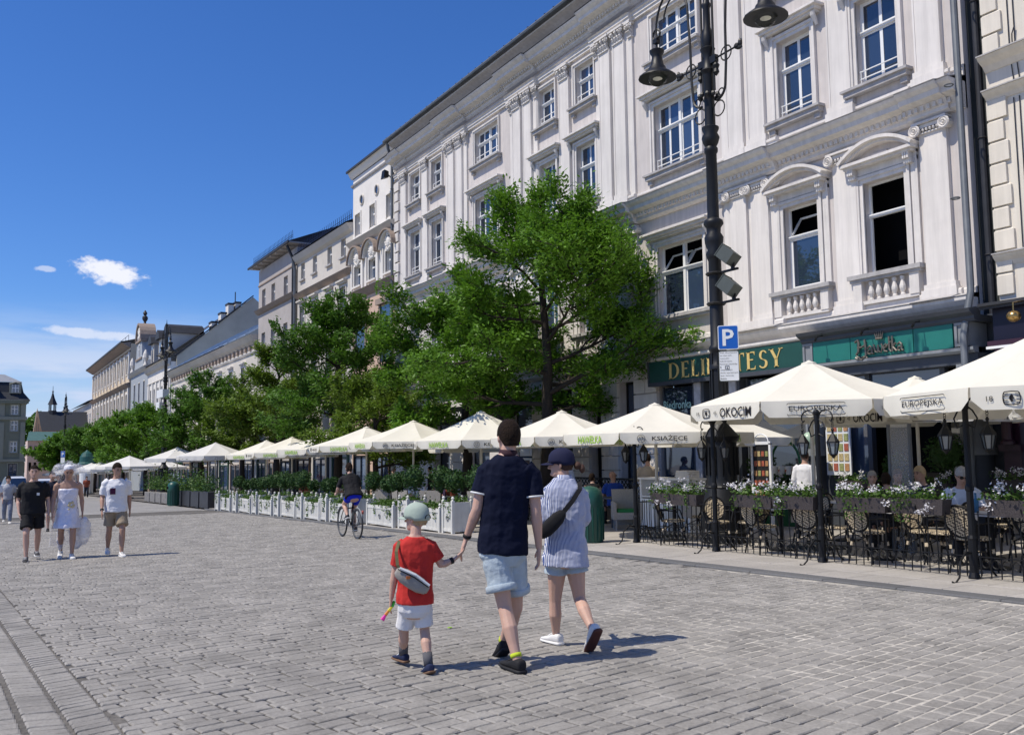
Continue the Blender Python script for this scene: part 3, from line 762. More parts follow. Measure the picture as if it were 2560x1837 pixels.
# Hawelka front: teal fascia in a slate surround
haw = thing('shop_sign', 'bright teal fascia board with crowned blackletter name in grey bronze', 'shop sign', (17.3, 13.5, 3.5))
seg = [(14.2, 15.28), (12.55, 14.18), (11.62, 12.53)]
for a, b in seg: MB().box(17.32, 17.5, a, b, 3.55, 4.05).build('sign_board', TEAL, haw)
mb = MB(); run(mb, 17.45, [(.12, 4.05), (.18, 4.1), (.18, 4.16), (.3, 4.22), (.34, 4.3), (.1, 4.34)], 11.1, 15.62); mb.box(17.3, 17.99, 11.12, 15.6, 4.06, 4.19)
mb.build('shop_cornice', SLATE, haw)
mb = MB(); run(mb, 17.4, [(.08, 3.42), (.14, 3.47), (.14, 3.53), (.02, 3.55)], 11.15, 15.6); mb.build('shop_moulding', SLATEL, haw)
mb = MB(); mb.box(17.4, 18, 11.15, 15.6, 3.2, 3.42); mb.build('shop_transom', SLATE, haw)
for y in (15.44, 11.42):
    g = gz(y)
    for z0, z1 in ((3.56, 4.05), (1.5, 3.2), (g+.1, 1.35)):
        f = MB(); f.box(17.33, 17.95, y-.15, y+.15, z0, z1); f.box(17.30, 17.34, y-.15, y-.09, z0, z1); f.box(17.30, 17.34, y+.09, y+.15, z0, z1); f.box(17.301, 17.34, y-.09, y+.09, z1-.06, z1); f.box(17.301, 17.34, y-.09, y+.09, z0, z0+.06)
        if z0 < 1:
            for q in (-.05, 0, .05): f.box(17.31, 17.34, y+q-.012, y+q+.012, z0+.07, z1-.07)
        f.build('shop_pilaster', SLATEL if z0 > 1 else SLATE, palace)
    MB().box(17.22, 17.99, y-.2, y+.2, 1.35, 1.5).build('pilaster_cap', SLATEL, palace)
# blackletter name: strokes as flat bronze bars with a crown over them
def stroke(mb, pts, r=.028):
    mb.tube([(17.27, 14.03-x, 3.58+y) for x, y in pts], r, 6, flat=.8)
mb = MB()
stroke(mb, [(.02, .34), (.1, .38), (.12, .3), (.1, .12), (.04, .05)], .035); stroke(mb, [(.08, .2), (.22, .22), (.3, .26)]); stroke(mb, [(.28, .38), (.3, .2), (.3, .0), (.2, -.07), (.08, -.05), (.02, -.01)], .032)
stroke(mb, [(.05, .02), (.14, -.03), (.24, .0), (.34, -.04)], .02)
for x0, pts in ((.38, [(0, .14), (.06, .2), (.12, .16), (.12, .03), (.16, .02)]), (.38, [(.12, .12), (.03, .1), (.0, .04), (.06, .02), (.12, .05)]),
                (.56, [(0, .22), (.04, .06), (.1, .03), (.12, .2)]), (.68, [(0, .2), (.02, .06), (.08, .03), (.12, .12), (.1, .22)]),
                (.84, [(0, .1), (.09, .15), (.06, .2), (.0, .15), (.02, .05), (.1, .03)]), (.97, [(.03, .36), (.03, .08), (.07, .02)]), (.97, [(-.02, .16), (.08, .24)]),
                (1.07, [(.02, .36), (.02, .02)]), (1.07, [(.02, .12), (.1, .2)]), (1.07, [(.03, .12), (.12, .02)]),
                (1.23, [(0, .16), (.06, .2), (.1, .16), (.1, .04), (.14, .02)]), (1.23, [(.1, .11), (.02, .1), (0, .04), (.06, .02)])):
    stroke(mb, [(x0*.92+x, y+.02) for x, y in pts])
mb.build('lettering', BRONZE, haw)
mb = MB()
for i in range(5): stroke(mb, [(.58+.04*i+(-.03+.015*i), .53-(.03 if i in (0, 4) else 0)), (.6+.035*i, .36)], .016)
stroke(mb, [(.58, .36), (.76, .36)], .03); mb.build('crown_emblem', BRONZE, haw)
for y in (14.9, 13.6, 12.3):
    m_ = MB(); m_.tube([(17.35, y, 4.2), (17.1, y, 4.16), (16.98, y, 4.12)], .012, 5); m_.tube([(16.98, y-.04, 4.12), (17.03, y+.05, 4.06)], .03, 6)
    tag(m_.build('spotlight', IRON, None, loc=(17.35, y, 4.2)), 'small black spotlight on a rod above the %s of the teal shop board' % {14.9: 'left end', 13.6: 'middle', 12.3: 'right end'}[y], 'spotlight', 'spotlights above the teal fascia')
# entrance zone under the fascia: green painted posts, dark glazing and open doors
mb = MB(); g0 = gz(13)
for y in (14.6, 14.0, 12.1): mb.box(17.6, 17.75, y-.06, y+.06, g0, 3.2)
mb.box(17.62, 17.72, 11.6, 15.3, 2.55, 2.63); mb.box(17.6, 17.74, 14.6, 15.3, g0, 1.42); mb.box(17.57, 17.6, 14.72, 15.2, g0+.3, 1.25)
o = mb.build('shop_window', SLATE, palace)
for a, b, z0, z1 in ((14.66, 15.28, 1.42, 2.55), (14.06, 14.54, g0+.2, 2.55), (11.6, 12.04, g0+.5, 2.55), (12.16, 13.94, 2.63, 3.2), (14.06, 15.28, 2.63, 3.2)):
    MB().box(17.66, 17.67, a, b, z0, z1).build('pane', GLASS, o)
# ================================================================== the other houses of the row
CREAM = mk('cream_render', (.70, .645, .55), .88, .05, 1.5, .12, 30, var2=.05, s2=.2, streak=.06)
IVORY = mk('ivory_render', (.72, .685, .63), .88, .06, 1.2, .12, 30, var2=.06, s2=.2)
BUFF = mk('buff_render', (.56, .52, .46), .88, .07, 1.2, .12, 30, var2=.08, s2=.2)
GREIGE = mk('grey_beige_render', (.42, .385, .36), .88, .07, 1.2, .12, 30, var2=.08, s2=.2)
PINK = mk('salmon_render', (.60, .43, .33), .88, .07, 1.2, var2=.06, s2=.2)
BROWN = mk('brown_stone', (.30, .235, .19), .85, .12, 3, .1, 30)
PURPLE = mk('aubergine_paint', (.035, .010, .022), .4, .15, 5, spec=.5)
NAVY = mk('night_blue_board', (.008, .008, .022), .4, .1, 5)
BRASS = mk('brass', (.42, .27, .10), .3, .1, 8, metal=.9)
house = lambda name, label, y: thing(name, label, 'house', (18, y, gz(y)))
def simple_window(parent, X, yc, z0, w, h, casing=None, sillm=None, panes=(2, 2), inset=.22, tr=.62, hood=False, cas=.1):
    """window with its own casing, frame, panes and sill"""
    c = MB()
    if casing:
        for s in (-1, 1): c.box(X-.05, X+.03, min(yc+s*w/2, yc+s*(w/2+cas)), max(yc+s*w/2, yc+s*(w/2+cas)), z0, z0+h+cas)
        c.box(X-.048, X+.03, yc-w/2, yc+w/2, z0+h, z0+h+cas)
        if hood: c.box(X-.25, X+.03, yc-w/2-.22, yc+w/2+.22, z0+h+.28, z0+h+.38); c.box(X-.15, X+.03, yc-w/2-.14, yc+w/2+.14, z0+h+.18, z0+h+.28)
    if sillm: c.box(X-.14, X+.1, yc-w/2-.12, yc+w/2+.12, z0-.1, z0)
    if not c.v: c.box(X+inset-.04, X+inset+.04, yc-w/2, yc+w/2, z0, z0+.03)
    win = c.build('window', casing or sillm or FRAME, parent)
    f = MB(); t = .055; x = X+inset
    f.box(x-.03, x+.03, yc-w/2, yc-w/2+t, z0, z0+h); f.box(x-.03, x+.03, yc+w/2-t, yc+w/2, z0, z0+h)
    f.box(x-.028, x+.028, yc-w/2+t, yc+w/2-t, z0, z0+t); f.box(x-.028, x+.028, yc-w/2+t, yc+w/2-t, z0+h-t, z0+h)
    f.box(x-.05, x+.03, yc-.045, yc+.045, z0+t, z0+h-t); f.box(x-.06, x+.032, yc-w/2+t, yc+w/2-t, z0+h*tr-.04, z0+h*tr+.04)
    f.build('frame', FRAME, win)
    for s in (-1, 1):
        a, b = sorted((yc+s*.045, yc+s*(w/2-t)))
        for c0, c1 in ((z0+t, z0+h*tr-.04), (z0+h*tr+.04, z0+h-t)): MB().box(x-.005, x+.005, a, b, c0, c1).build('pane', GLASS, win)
    return win
def front(parent, X, y0, y1, z0, z1, wins, mat, depth=9):
    hs = [(y-w/2, y+w/2, z, z+h) for y, z, w, h in wins]
    mb = MB(); wall_holes(mb, X, y0, y1, z0, z1, hs, .26)
    mb.quad((X, y1, z0), (X, y1, z1), (X+depth, y1, z1), (X+depth, y1, z0)); mb.quad((X, y0, z1), (X, y0, z0), (X+depth, y0, z0), (X+depth, y0, z1))
    mb.build('wall', mat, parent)
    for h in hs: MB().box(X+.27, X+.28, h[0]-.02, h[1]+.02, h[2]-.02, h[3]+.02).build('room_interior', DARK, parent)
# ---- cream house at the right edge
h1 = house('cream_house', 'cream rendered house at the right edge with sawtooth quoins and an aubergine shop front', 9)
X = 18.06
mb = MB(); mb.box(X, X+8, -8, 11.02, 4.45, 20); mb.box(X+.3, X+8, 11.02, 11.45, -1, 20); mb.build('wall', CREAM, h1)
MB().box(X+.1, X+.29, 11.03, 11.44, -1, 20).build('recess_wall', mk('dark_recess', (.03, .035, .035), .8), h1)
def hband(name, z0, z1, p, mat=CREAM, y0=-8, y1=11.02, X=X, par=h1, cap=DIRTY):
    mb = MB(); run(mb, X, [(.02, z0), (p*.35, z0+(z1-z0)*.4), (p*.8, z0+(z1-z0)*.75), (p, z1), (.02, z1+.03)], y0, y1); mb.build(name, mat, par)
    if cap: mb = MB(); mb.box(X-p-.03, X+.02, y0, y1, z1+.002, z1+.03); mb.build('flashing', cap, par)
hband('cornice', 9.32, 9.58, .3); hband('string_course', 8.66, 8.86, .2); hband('string_course', 5.2, 5.42, .18); hband('cornice', 12.9, 13.2, .3)
z = 4.6; i = 0; q = None
while z < 17.4:
    if not (8.5 < z < 9.6):
        b = MB().bev(-.0, .12, -.0, .34, 0, .43, .035)
        if q is None: q = unit(b, 'quoin_block', CREAM, h1, (X-.06, 10.68, z))
        else: o = inst(q, 'quoin_block', h1, Vector((X-.06, 10.68 if i % 2 else 10.6, z))-h1.location, 0, (1, 1 if i % 2 else 1.23, 1))
    z += .46; i += 1
mb = MB()
for yy in (10.45, 10.33): mb.tube([(X-.02, yy, 16), (X-.02, yy+.02, 9.62)], .012, 4); mb.tube([(X-.02, yy, 9.3), (X-.02, yy-.03, 8.9)], .012, 4); mb.tube([(X-.02, yy, 8.6), (X-.02, yy+.01, 5.5)], .012, 4)
mb.build('cable', BLK, h1)
mb = MB(); mb.tube([(X-.03, 10.4, 9.75), (X-.09, 10.36, 9.9), (X-.05, 10.33, 10.05)], .014, 4); mb.tube([(X-.05, 10.25, 5.15), (X-.08, 10.2, 4.95), (X-.02, 10.4, 4.75)], .012, 4); mb.build('loose_cable', BLK, h1)
mb = MB(); g = gz(8)
mb.box(17.5, X+.02, 4, 10.85, 3.62, 4.3); mb.build('shop_fascia', NAVY, h1)
mb = MB(); mb.box(17.25, X, 4, 11.0, 4.3, 4.36); mb.box(17.3, 17.34, 4, 11.0, 4.24, 4.3); mb.build('shop_roof', TAR, h1)
mb = MB(); mb.box(17.35, X, 4, 10.9, 3.5, 3.6); mb.box(17.6, X, 10.5, 10.85, g, 3.5); mb.box(17.5, X, 10.45, 10.9, 1.42, 1.55); mb.box(17.55, X, 10.47, 10.88, g, .3)
mb.lathe([(.14, 0), (.14, .06), (.1, .1), (.1, 1.75), (.14, 1.8), (.14, 1.9)], 10, (17.45, 10.67, 1.55)); mb.build('shop_pilaster', PURPLE, h1)
mb = MB(); mb.box(17.3, 17.48, 4, 10.9, 3.44, 3.49); mb.build('shop_moulding', FRAME, h1)
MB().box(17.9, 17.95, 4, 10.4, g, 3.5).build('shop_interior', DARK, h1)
text('R', h1, Vector((17.49, 9.98, 3.83))-h1.location, .27, .2, mk('pale_gilt', (.6, .52, .3), .5), FACE, extrude=.01, bold=.01)
lb = thing('brass_lamp', 'small round brass lamp over the aubergine shop front', 'lamp', (17.0, 10.12, 4.25))
MB().ell((17.0, 10.12, 3.98), (.13, .13, .11), 14, 9).build('lamp_shade', BRASS, lb, smooth=True)
MB().tube([(17.0, 10.12, 4.08), (17.0, 10.12, 4.24), (17.3, 10.12, 4.3)], .015, 6).build('bracket', BRASS, lb)
# ---- cream house with round windows and cartouches
h2 = house('cartouche_house', 'tall cream house with three round windows above shell hooded windows', 45.4)
yy3 = [43.15, 45.5, 47.7]
wins = [(y, 13.75, .8, 1.2) for y in yy3]+[(y, 10.85, 1.0, 1.15) for y in yy3]
X = 18.0
mb = MB(); hs = [(y-w/2, y+w/2, z, z+h) for y, z, w, h in wins]
wall_holes(mb, X, 42.35, 48.5, 10.4, 17.2, hs, .26); mb.quad((X, 48.5, 10), (X, 48.5, 17.2), (X+9, 48.5, 17.2), (X+9, 48.5, 10)); mb.build('wall', IVORY, h2)
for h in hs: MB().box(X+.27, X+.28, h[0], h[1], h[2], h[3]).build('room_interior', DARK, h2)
mb = MB(); mb.box(X, X+9, 42.35, 48.5, -2, 10.4); mb.build('lower_wall', PINK, h2)
mb = MB(); run(mb, X, [(.02, 17.15), (.12, 17.25), (.2, 17.42), (.26, 17.5), (.02, 17.56)], 42.35, 48.75); mb.box(X, X+9, 42.35, 48.5, 17.1, 17.5); mb.build('eaves', IVORY, h2)
mb = MB(); mb.add([(X-.32, 42.35, 17.58), (X-.32, 48.8, 17.58), (X+8, 48.8, 20), (X+8, 42.35, 20)], [(0, 1, 2, 3)]); mb.box(X-.34, X-.28, 42.35, 48.8, 17.48, 17.6); mb.build('roof', TAR, h2)
mb = MB(); run(mb, X, [(.02, 16.62), (.09, 16.66), (.12, 16.74), (.02, 16.78)], 42.35, 48.62); mb.build('string_course', DIRTY, h2)
mb = MB(); run(mb, X, [(.02, 13.08), (.15, 13.16), (.3, 13.3), (.38, 13.38), (.02, 13.44)], 42.35, 48.75); mb.build('cornice', BUFF, h2)
mb = MB(); run(mb, X, [(.02, 10.1), (.12, 10.2), (.28, 10.4), (.36, 10.48), (.02, 10.54)], 42.35, 48.75); mb.build('cornice', BROWN, h2)
for y in yy3:
    simple_window(h2, X, y, 13.75, .8, 1.2, IVORY, None)
    simple_window(h2, X, y, 10.85, 1.0, 1.15, IVORY, DIRTY)
    m_ = MB(); m_.ring((X-.02, y-.6, 15.6), .27, .05, 'x', 18, 6); o = m_.build('round_window', BUFF, h2)
    m_ = MB(); m_.lathe([(.25, 0), (.25, .01)], 16); p = MB(); p.add([(X-.01, y-.6+a[0], 15.6+a[1]) for a in [(v[0], v[1]) for v in m_.v[16:32]]], [tuple(range(16))]); p.build('pane', GLASS, o)
    # shell hood over an arched cartouche
    for r0, p_ in ((.86, .35), (.78, .25)):
        ring = []
        for i in range(13):
            a = math.pi*i/12; c_, s_ = math.cos(a), math.sin(a)
            ring.append([(X-p_, y+r0*c_*1.12, 12.15+(r0+.0)*s_), (X-p_, y+(r0+.07)*c_*1.12, 12.15+(r0+.07)*s_), (X+.02, y+(r0+.07)*c_*1.12, 12.15+(r0+.07)*s_), (X+.02, y+r0*c_*1.12, 12.15+r0*s_)])
        MB().loft(ring).build('arched_hood', BROWN if r0 > .8 else IVORY, h2)
    m_ = MB(); m_.ell((X-.06, y, 12.42), (.12, .24, .3), 10, 7)
    for i in range(16):
        a = 2*math.pi*i/16; m_.ell((X-.05, y+.36*math.cos(a)*U(.85, 1.1), 12.42+.42*math.sin(a)*U(.85, 1.1)), (.1, .1, .1), 6, 4)
    m_.ell((X-.1, y, 12.84), (.1, .12, .12), 7, 5); m_.build('cartouche', IVORY, h2)
    for s in (-1, 1): MB().box(X-.1, X+.02, y+s*.82-.11, y+s*.82+.11, 10.62, 12.2).build('pilaster', IVORY, h2)
for y in (43.6, 47.2):
    m_ = MB(); m_.box(X-.08, X, y-.9, y-.72, 6.2, 9.3); m_.box(X-.08, X, y+.72, y+.9, 6.2, 9.3); m_.box(X-.2, X, y-1.05, y+1.05, 9.3, 9.6); m_.build('window_surround', BROWN, h2)
    MB().box(X-.02, X+.0, y-.7, y+.7, 6.3, 9.2).build('pane', GLASS, h2)
    m_ = MB(); [m_.ell((X-.05, y+U(-.6, .6), 9.8+U(-.15, .2)), (.12, .13, .11), 6, 4) for i in range(10)]; m_.build('relief', BUFF, h2)
fl = thing('floodlight', 'dark floodlight high on the cream house near the palace drainpipe', 'floodlight', (18, 42.9, 15.9))
MB().add([(17.55, 42.75, 16.05), (17.55, 43.1, 16.05), (17.5, 43.15, 15.6), (17.5, 42.7, 15.6), (17.8, 42.8, 16.0), (17.8, 43.05, 16.0), (17.8, 43.05, 15.7), (17.8, 42.8, 15.7)], [(0, 1, 2, 3), (4, 7, 6, 5), (0, 4, 5, 1), (1, 5, 6, 2), (2, 6, 7, 3), (3, 7, 4, 0)]).build('lamp_body', IRON, fl)
MB().bar((17.8, 42.9, 15.85), (18.0, 42.9, 15.7), .05, .05).build('bracket', IRON, fl)
# ---- plain buff house
h3 = house('buff_house', 'plain buff house with four small top windows and snow guards on its eaves', 54)
w3 = [(y, 12.95, .8, 1.1) for y in (50.1, 52.5, 55.3, 57.75)]; w3b = [(y, 9.6, 1.0, 1.6) for y in (50.1, 52.5, 55.3, 57.75)]; w3c = [(y, 5.9, 1.0, 1.8) for y in (50.1, 52.5, 55.3, 57.75)]
front(h3, X, 48.5, 58.9, -2, 14.4, w3+w3b+w3c, BUFF)
for y, z, w_, h in w3: simple_window(h3, X, y, z, w_, h, None, DIRTY)
for y, z, w_, h in w3b+w3c: simple_window(h3, X, y, z, w_, h, BUFF, DIRTY, hood=True)
mb = MB(); run(mb, X, [(.02, 14.15), (.2, 14.28), (.34, 14.5), (.4, 14.6), (.02, 14.66)], 48.5, 58.9); mb.box(X, X+8, 48.5, 58.9, 14.3, 14.5); mb.build('eaves', BUFF, h3)
mb = MB(); run(mb, X, [(.02, 11.75), (.15, 11.85), (.3, 12.0), (.34, 12.06), (.02, 12.1)], 48.5, 58.9); mb.build('cornice', BROWN, h3)
def guards(par, y0, y1, x, z, h=.42, n=None):
    m_ = MB(); y = y0
    while y < y1: m_.bar((x, y, z-.2), (x-.04, y, z+h), .02, .02); y += .33
    for q in (.02, .14): m_.tube([(x, y0, z+q), (x, y1, z+q)], .018, 4)
    m_.build('snow_guard', mk('blue_black_steel', (.02, .035, .09), .5) if 'blue_black_steel' not in MT else MT['blue_black_steel'], par)
mb = MB(); mb.add([(X-.45, 48.5, 14.66), (X-.45, 58.9, 14.66), (X+7, 58.9, 18), (X+7, 48.5, 18)], [(0, 1, 2, 3)]); mb.build('roof', TAR, h3)
guards(h3, 48.6, 58.8, X-.05, 15.0)
# ---- grey beige house
h4 = house('grey_beige_house', 'grey beige corner house with two tall top windows and wide boarded eaves', 64)
w4 = [(61.6, 12.5, .95, 1.35), (64.7, 12.5, .95, 1.35), (67.2, 12.5, .95, 1.35), (61.6, 8.6, 1, 2), (64.7, 8.6, 1, 2), (67.2, 8.6, 1, 2)]
front(h4, X, 59.1, 68.6, -2.2, 15.4, w4, GREIGE, 12)
for y, z, w_, h in w4: simple_window(h4, X, y, z, w_, h, None, None, inset=.24)
mb = MB(); run(mb, X, [(.0, 14.2), (.06, 14.22), (.06, 14.3), (0, 14.32)], 59.1, 68.65); mb.build('string_course', BROWN, h4)
mb = MB(); run(mb, X, [(.02, 12.05), (.15, 12.12), (.3, 12.3), (.34, 12.36), (.02, 12.4)], 59.1, 68.7); mb.build('cornice', BROWN, h4)
mb = MB(); mb.box(X-.6, X+12, 58.95, 69.3, 15.62, 15.72)
for i in range(8): mb.box(X-.55, X, 59.6+1.25*i, 59.75+1.25*i, 15.48, 15.62)
mb.build('eaves', GREIGE, h4)
mb = MB(); mb.add([(X-.65, 58.95, 15.72), (X-.65, 69.4, 15.72), (X+4, 69.4, 17.6), (X+4, 58.95, 17.6), (X+12, 69.4, 15.8), (X+12, 58.95, 15.8)], [(0, 1, 2, 3), (3, 2, 4, 5)]); mb.quad((X-.65, 58.95, 15.72), (X+4, 58.95, 17.6), (X+12, 58.95, 15.8), (X+5, 58.95, 15.7)); mb.box(X-.68, X-.6, 58.9, 69.4, 15.6, 15.74)
mb.build('roof', TAR, h4); guards(h4, 59, 69.2, X-.3, 16.05)
pipe('drainpipe', 'grey drainpipe between the buff house and the grey beige house', [(17.7, 59.0, 14.4), (17.85, 59.0, 13.8), (17.85, 59.0, gz(59))], .11, ZINC, (12, 10))
pipe('drainpipe', 'dark drainpipe at the edge of the wide boarded eaves', [(17.4, 59.4, 15.5), (17.85, 59.4, 14.6), (17.85, 59.4, gz(59))], .1, BLK)
# ---- low white house with a pale metal roof
h5 = house('low_white_house', 'low white house with a frieze under its eaves and a pale blue sheet metal roof', 88)
STEEL = mk('pale_blue_sheet', (.34, .42, .52), .35, .08, 2, metal=.5, spec=.6)
w5 = [(y, 6.6, 1.1, 1.9) for y in (73, 77, 81, 85, 89, 93, 97, 101)]+[(y, 2.6, 1.1, 2.1) for y in (73, 77, 81, 85, 89, 93, 97, 101)]
front(h5, X, 68.7, 104, -3, 10.3, w5, BUFF)
for y, z, w_, h in w5: simple_window(h5, X, y, z, w_, h, TRIM, DIRTY, hood=True, cas=.16)
mb = MB(); run(mb, X, [(.05, 10.05), (.3, 10.25), (.5, 10.5), (.62, 10.62), (.02, 10.7)], 68.7, 104.3); mb.build('eaves', BUFF, h5)
mb = MB(); y = 69.2
while y < 104: mb.box(X-.16, X, y, y+.5, 9.62, 9.98); y += 1.3
mb.build('frieze_block', BROWN, h5, kind='stuff')
mb = MB(); run(mb, X, [(.02, 9.3), (.12, 9.36), (.16, 9.46), (.02, 9.5)], 68.7, 104.2); run(mb, X, [(.02, 5.6), (.12, 5.66), (.16, 5.8), (.02, 5.86)], 68.7, 104.2); mb.build('string_course', TRIM, h5)
mb = MB(); mb.add([(X-.66, 68.7, 10.72), (X-.66, 104.4, 10.72), (X+4, 99, 13.6), (X+4, 68.7, 13.6)], [(0, 1, 2, 3)]); mb.add([(X-.66, 104.4, 10.72), (X+9, 104.4, 10.72), (X+4, 99, 13.6)], [(0, 1, 2)])
for y in range(70, 103, 3): mb.bar((X-.6, y, 10.77), (X+4, y, 13.62), .08, .06)
mb.build('roof', STEEL, h5)
# ---- beige house with dormers and its blank fire wall
h6 = house('fire_wall_house', 'beige house with a tall blank grey fire wall rising over the low white house', 111)
FIRE = mk('grey_fire_wall', (.50, .455, .37), .9, .08, .8, var2=.1, s2=.3)
mb = MB(); mb.extr([(X+.6, 104.6, 8), (X+.6, 104.6, 12.6), (X+8.8, 104.6, 19.7), (X+9.4, 104.6, 19.2), (X+14, 104.6, 15), (X+14, 104.6, 8)], (0, .35, 0)); mb.build('fire_wall', FIRE, h6)
mb = MB(); mb.bar((X+.4, 104.7, 12.6), (X+8.8, 104.7, 19.85), .6, .12, (0, 0, 1)); mb.build('wall_coping', TAR, h6)
for dx, z, hgt in ((4.6, 15.6, 1.2), (5.6, 16.6, 1.3), (6.4, 17.3, 1.7), (7.2, 17.8, 1.4)):
    m_ = MB(); m_.box(X+dx-.3, X+dx+.3, 104.9, 106.2, z-1.5, z+hgt-.3); c = m_.build('chimney', IVORY, h6); MB().box(X+dx-.36, X+dx+.36, 104.8, 106.3, z+hgt-.3, z+hgt-.1).build('chimney_cap', TAR, c)
MB().tube([(X+7, 105.5, 18.5), (X+7, 105.5, 20.3)], .06, 5).build('aerial', BLK, h6)
w6 = [(y, 6.2, 1.0, 3.4) for y in (107, 109.6, 112.2, 114.8, 117.4)]+[(y, 1.6, 1.1, 2.8) for y in (107, 109.6, 112.2, 114.8, 117.4)]
front(h6, X, 104.9, 120, -3, 12, w6, IVORY)
for y, z, w_, h in w6: simple_window(h6, X, y, z, w_, h, IVORY, DIRTY, cas=.16)
for y in (105.7, 108.3, 110.9, 113.5, 116.1, 118.9): MB().box(X-.15, X, y-.35, y+.35, 5.6, 10.3).build('pilaster', IVORY, h6)
mb = MB(); run(mb, X, [(.05, 11.6), (.3, 11.8), (.5, 12.2), (.66, 12.3), (.02, 12.4)], 104.9, 120.4); run(mb, X, [(.05, 10.3), (.14, 10.4), (.02, 10.5)], 104.9, 120.2); mb.build('eaves', BUFF, h6)
mb = MB(); mb.add([(X-.7, 104.9, 12.42), (X-.7, 120.4, 12.42), (X+8.8, 120.4, 19.6), (X+8.8, 104.9, 19.6)], [(0, 1, 2, 3)]); mb.build('roof', TAR, h6)
for y in (108, 113.5, 119):
    m_ = MB(); m_.box(X+.3, X+3.5, y-1.1, y+1.1, 12.4, 15.4); d = m_.build('dormer', BUFF, h6)
    m_ = MB(); m_.extr([(X-.1, y-1.4, 15.4), (X-.1, y+1.4, 15.4), (X-.1, y+.8, 16.2), (X-.1, y, 16.5), (X-.1, y-.8, 16.2)], (4, 0, 0)); m_.build('dormer_roof', TAR, d)
    MB().box(X+.26, X+.29, y-.5, y+.5, 13.2, 15.0).build('pane', GLASS, d)
# ---- narrow pale blue house with a scrolled gable
h7 = house('blue_gable_house', 'narrow pale blue house with a round topped scroll gable and urn finial', 127)
PBLUE = mk('pale_blue_render', (.34, .37, .40), .88, .06, 1)
w7 = [(y, 8.6, 1.2, 2.6) for y in (123, 127, 131)]+[(y, 3.6, 1.2, 2.6) for y in (123, 127, 131)]
front(h7, X, 120, 134.5, -3, 13, w7, PBLUE)
for y, z, w_, h in w7: simple_window(h7, X, y, z, w_, h, IVORY, DIRTY)
gab = [(X-.1, 123.2, 13), (X-.1, 123.6, 14), (X-.1, 124.6, 14.6), (X-.1, 125, 16.6)]+[(X-.1, 127+2*math.cos(a), 16.8+2*math.sin(a)) for a in [math.pi*(12-i)/12 for i in range(13)]]+[(X-.1, 129.2, 16.6), (X-.1, 129.6, 14.6), (X-.1, 130.6, 14), (X-.1, 131, 13)]
mb = MB(); mb.extr(gab, (1.6, 0, 0)); mb.build('gable', PBLUE, h7)
mb = MB(); ring = []
for i in range(13):
    a = math.pi*i/12; ring.append([(X-.35, 127+r*math.cos(a), 16.8+r*math.sin(a)) for r in (2.0, 2.25)]+[(X+1.6, 127+r*math.cos(a), 16.8+r*math.sin(a)) for r in (2.25, 2.0)])
mb.loft(ring); mb.box(X-.3, X+.5, 124.6, 129.4, 16.5, 16.75); mb.box(X-.25, X+.4, 124.5, 129.5, 14.2, 14.4); mb.build('gable_moulding', BROWN, h7)
mb = MB(); [mb.ell((X-.15, 127+U(-.7, .7), 17.3+U(-.3, .9)), (.15, .25, .3), 6, 5) for i in range(9)]; mb.build('relief', IVORY, h7)
simple_window(h7, X-.1, 127, 14.5, .9, 1.7, IVORY, None, inset=-.02)
mb = MB(); mb.lathe([(.3, 0), (.12, .3), (.35, .7), (.35, 1.0), (.15, 1.2), (.28, 1.5), (.05, 1.9)], 10, (X+.5, 127, 18.9)); mb.build('urn_finial', TAR, h7)
mb = MB(); run(mb, X, [(.05, 12.4), (.3, 12.6), (.5, 12.9), (.02, 13.02)], 120, 134.5); mb.build('eaves', BUFF, h7)
mb = MB(); mb.add([(X+.2, 120, 13), (X+.2, 134.5, 13), (X+6, 134.5, 17.2), (X+6, 120, 17.2)], [(0, 1, 2, 3)]); mb.quad((X+.2, 120, 13), (X+6, 120, 17.2), (X+12, 120, 17.2), (X+12, 120, 13)); mb.build('roof', TAR, h7)
for y in (121.5, 132.8):
    m_ = MB(); m_.lathe([(.3, 0), (.15, .5), (.35, 1.0), (.3, 1.5), (.1, 2.0)], 8, (X-.1, y, 13)); m_.build('urn_finial', IVORY, h7)
# ---- long ochre beige house
h8 = house('long_beige_house', 'long beige house with two rows of closely set windows and deep eaves', 158)
OCH = mk('ochre_beige_render', (.66, .54, .38), .88, .06, 1)
ys = [138.5+4.15*i for i in range(11)]
w8 = [(y, 13.2, 1.5, 2.6) for y in ys]+[(y, 7.4, 1.6, 3.0) for y in ys]+[(y, 2.2, 1.6, 3.0) for y in ys]
front(h8, X, 136, 182.5, -4, 17.4, w8, OCH)
for y, z, w_, h in w8: simple_window(h8, X, y, z, w_, h, IVORY, DIRTY, cas=.3)
for y in [136.4]+[y+2.07 for y in ys]: MB().box(X-.2, X, y-.35, y+.35, 12.4, 16.2).box(X-.2, X, y-.35, y+.35, 6.6, 11.2).build('pilaster', IVORY, h8)
mb = MB(); run(mb, X, [(.1, 16.8), (.4, 17), (.9, 17.3), (1.1, 17.45), (.02, 17.6)], 136, 183.5); run(mb, X, [(.05, 16.2), (.25, 16.3), (.02, 16.45)], 136, 182.8); run(mb, X, [(.05, 11.3), (.5, 11.7), (.6, 11.8), (.02, 12)], 136, 182.8); mb.build('cornice', BROWN, h8)
mb = MB(); mb.add([(X-1.2, 136, 17.6), (X-1.2, 183.6, 17.6), (X+8, 183.6, 20), (X+8, 136, 20)], [(0, 1, 2, 3)]); mb.box(X-1.22, X-1.1, 136, 183.6, 17.45, 17.7); mb.build('roof', TAR, h8)
m_ = MB(); [m_.bar((X, y, 17.9), (X, y, 18.8), .05, .05) for y in range(138, 182, 3)]; m_.tube([(X, 138, 18.8), (X, 181, 18.8)], .04, 4); m_.build('roof_railing', MT['blue_black_steel'], h8)
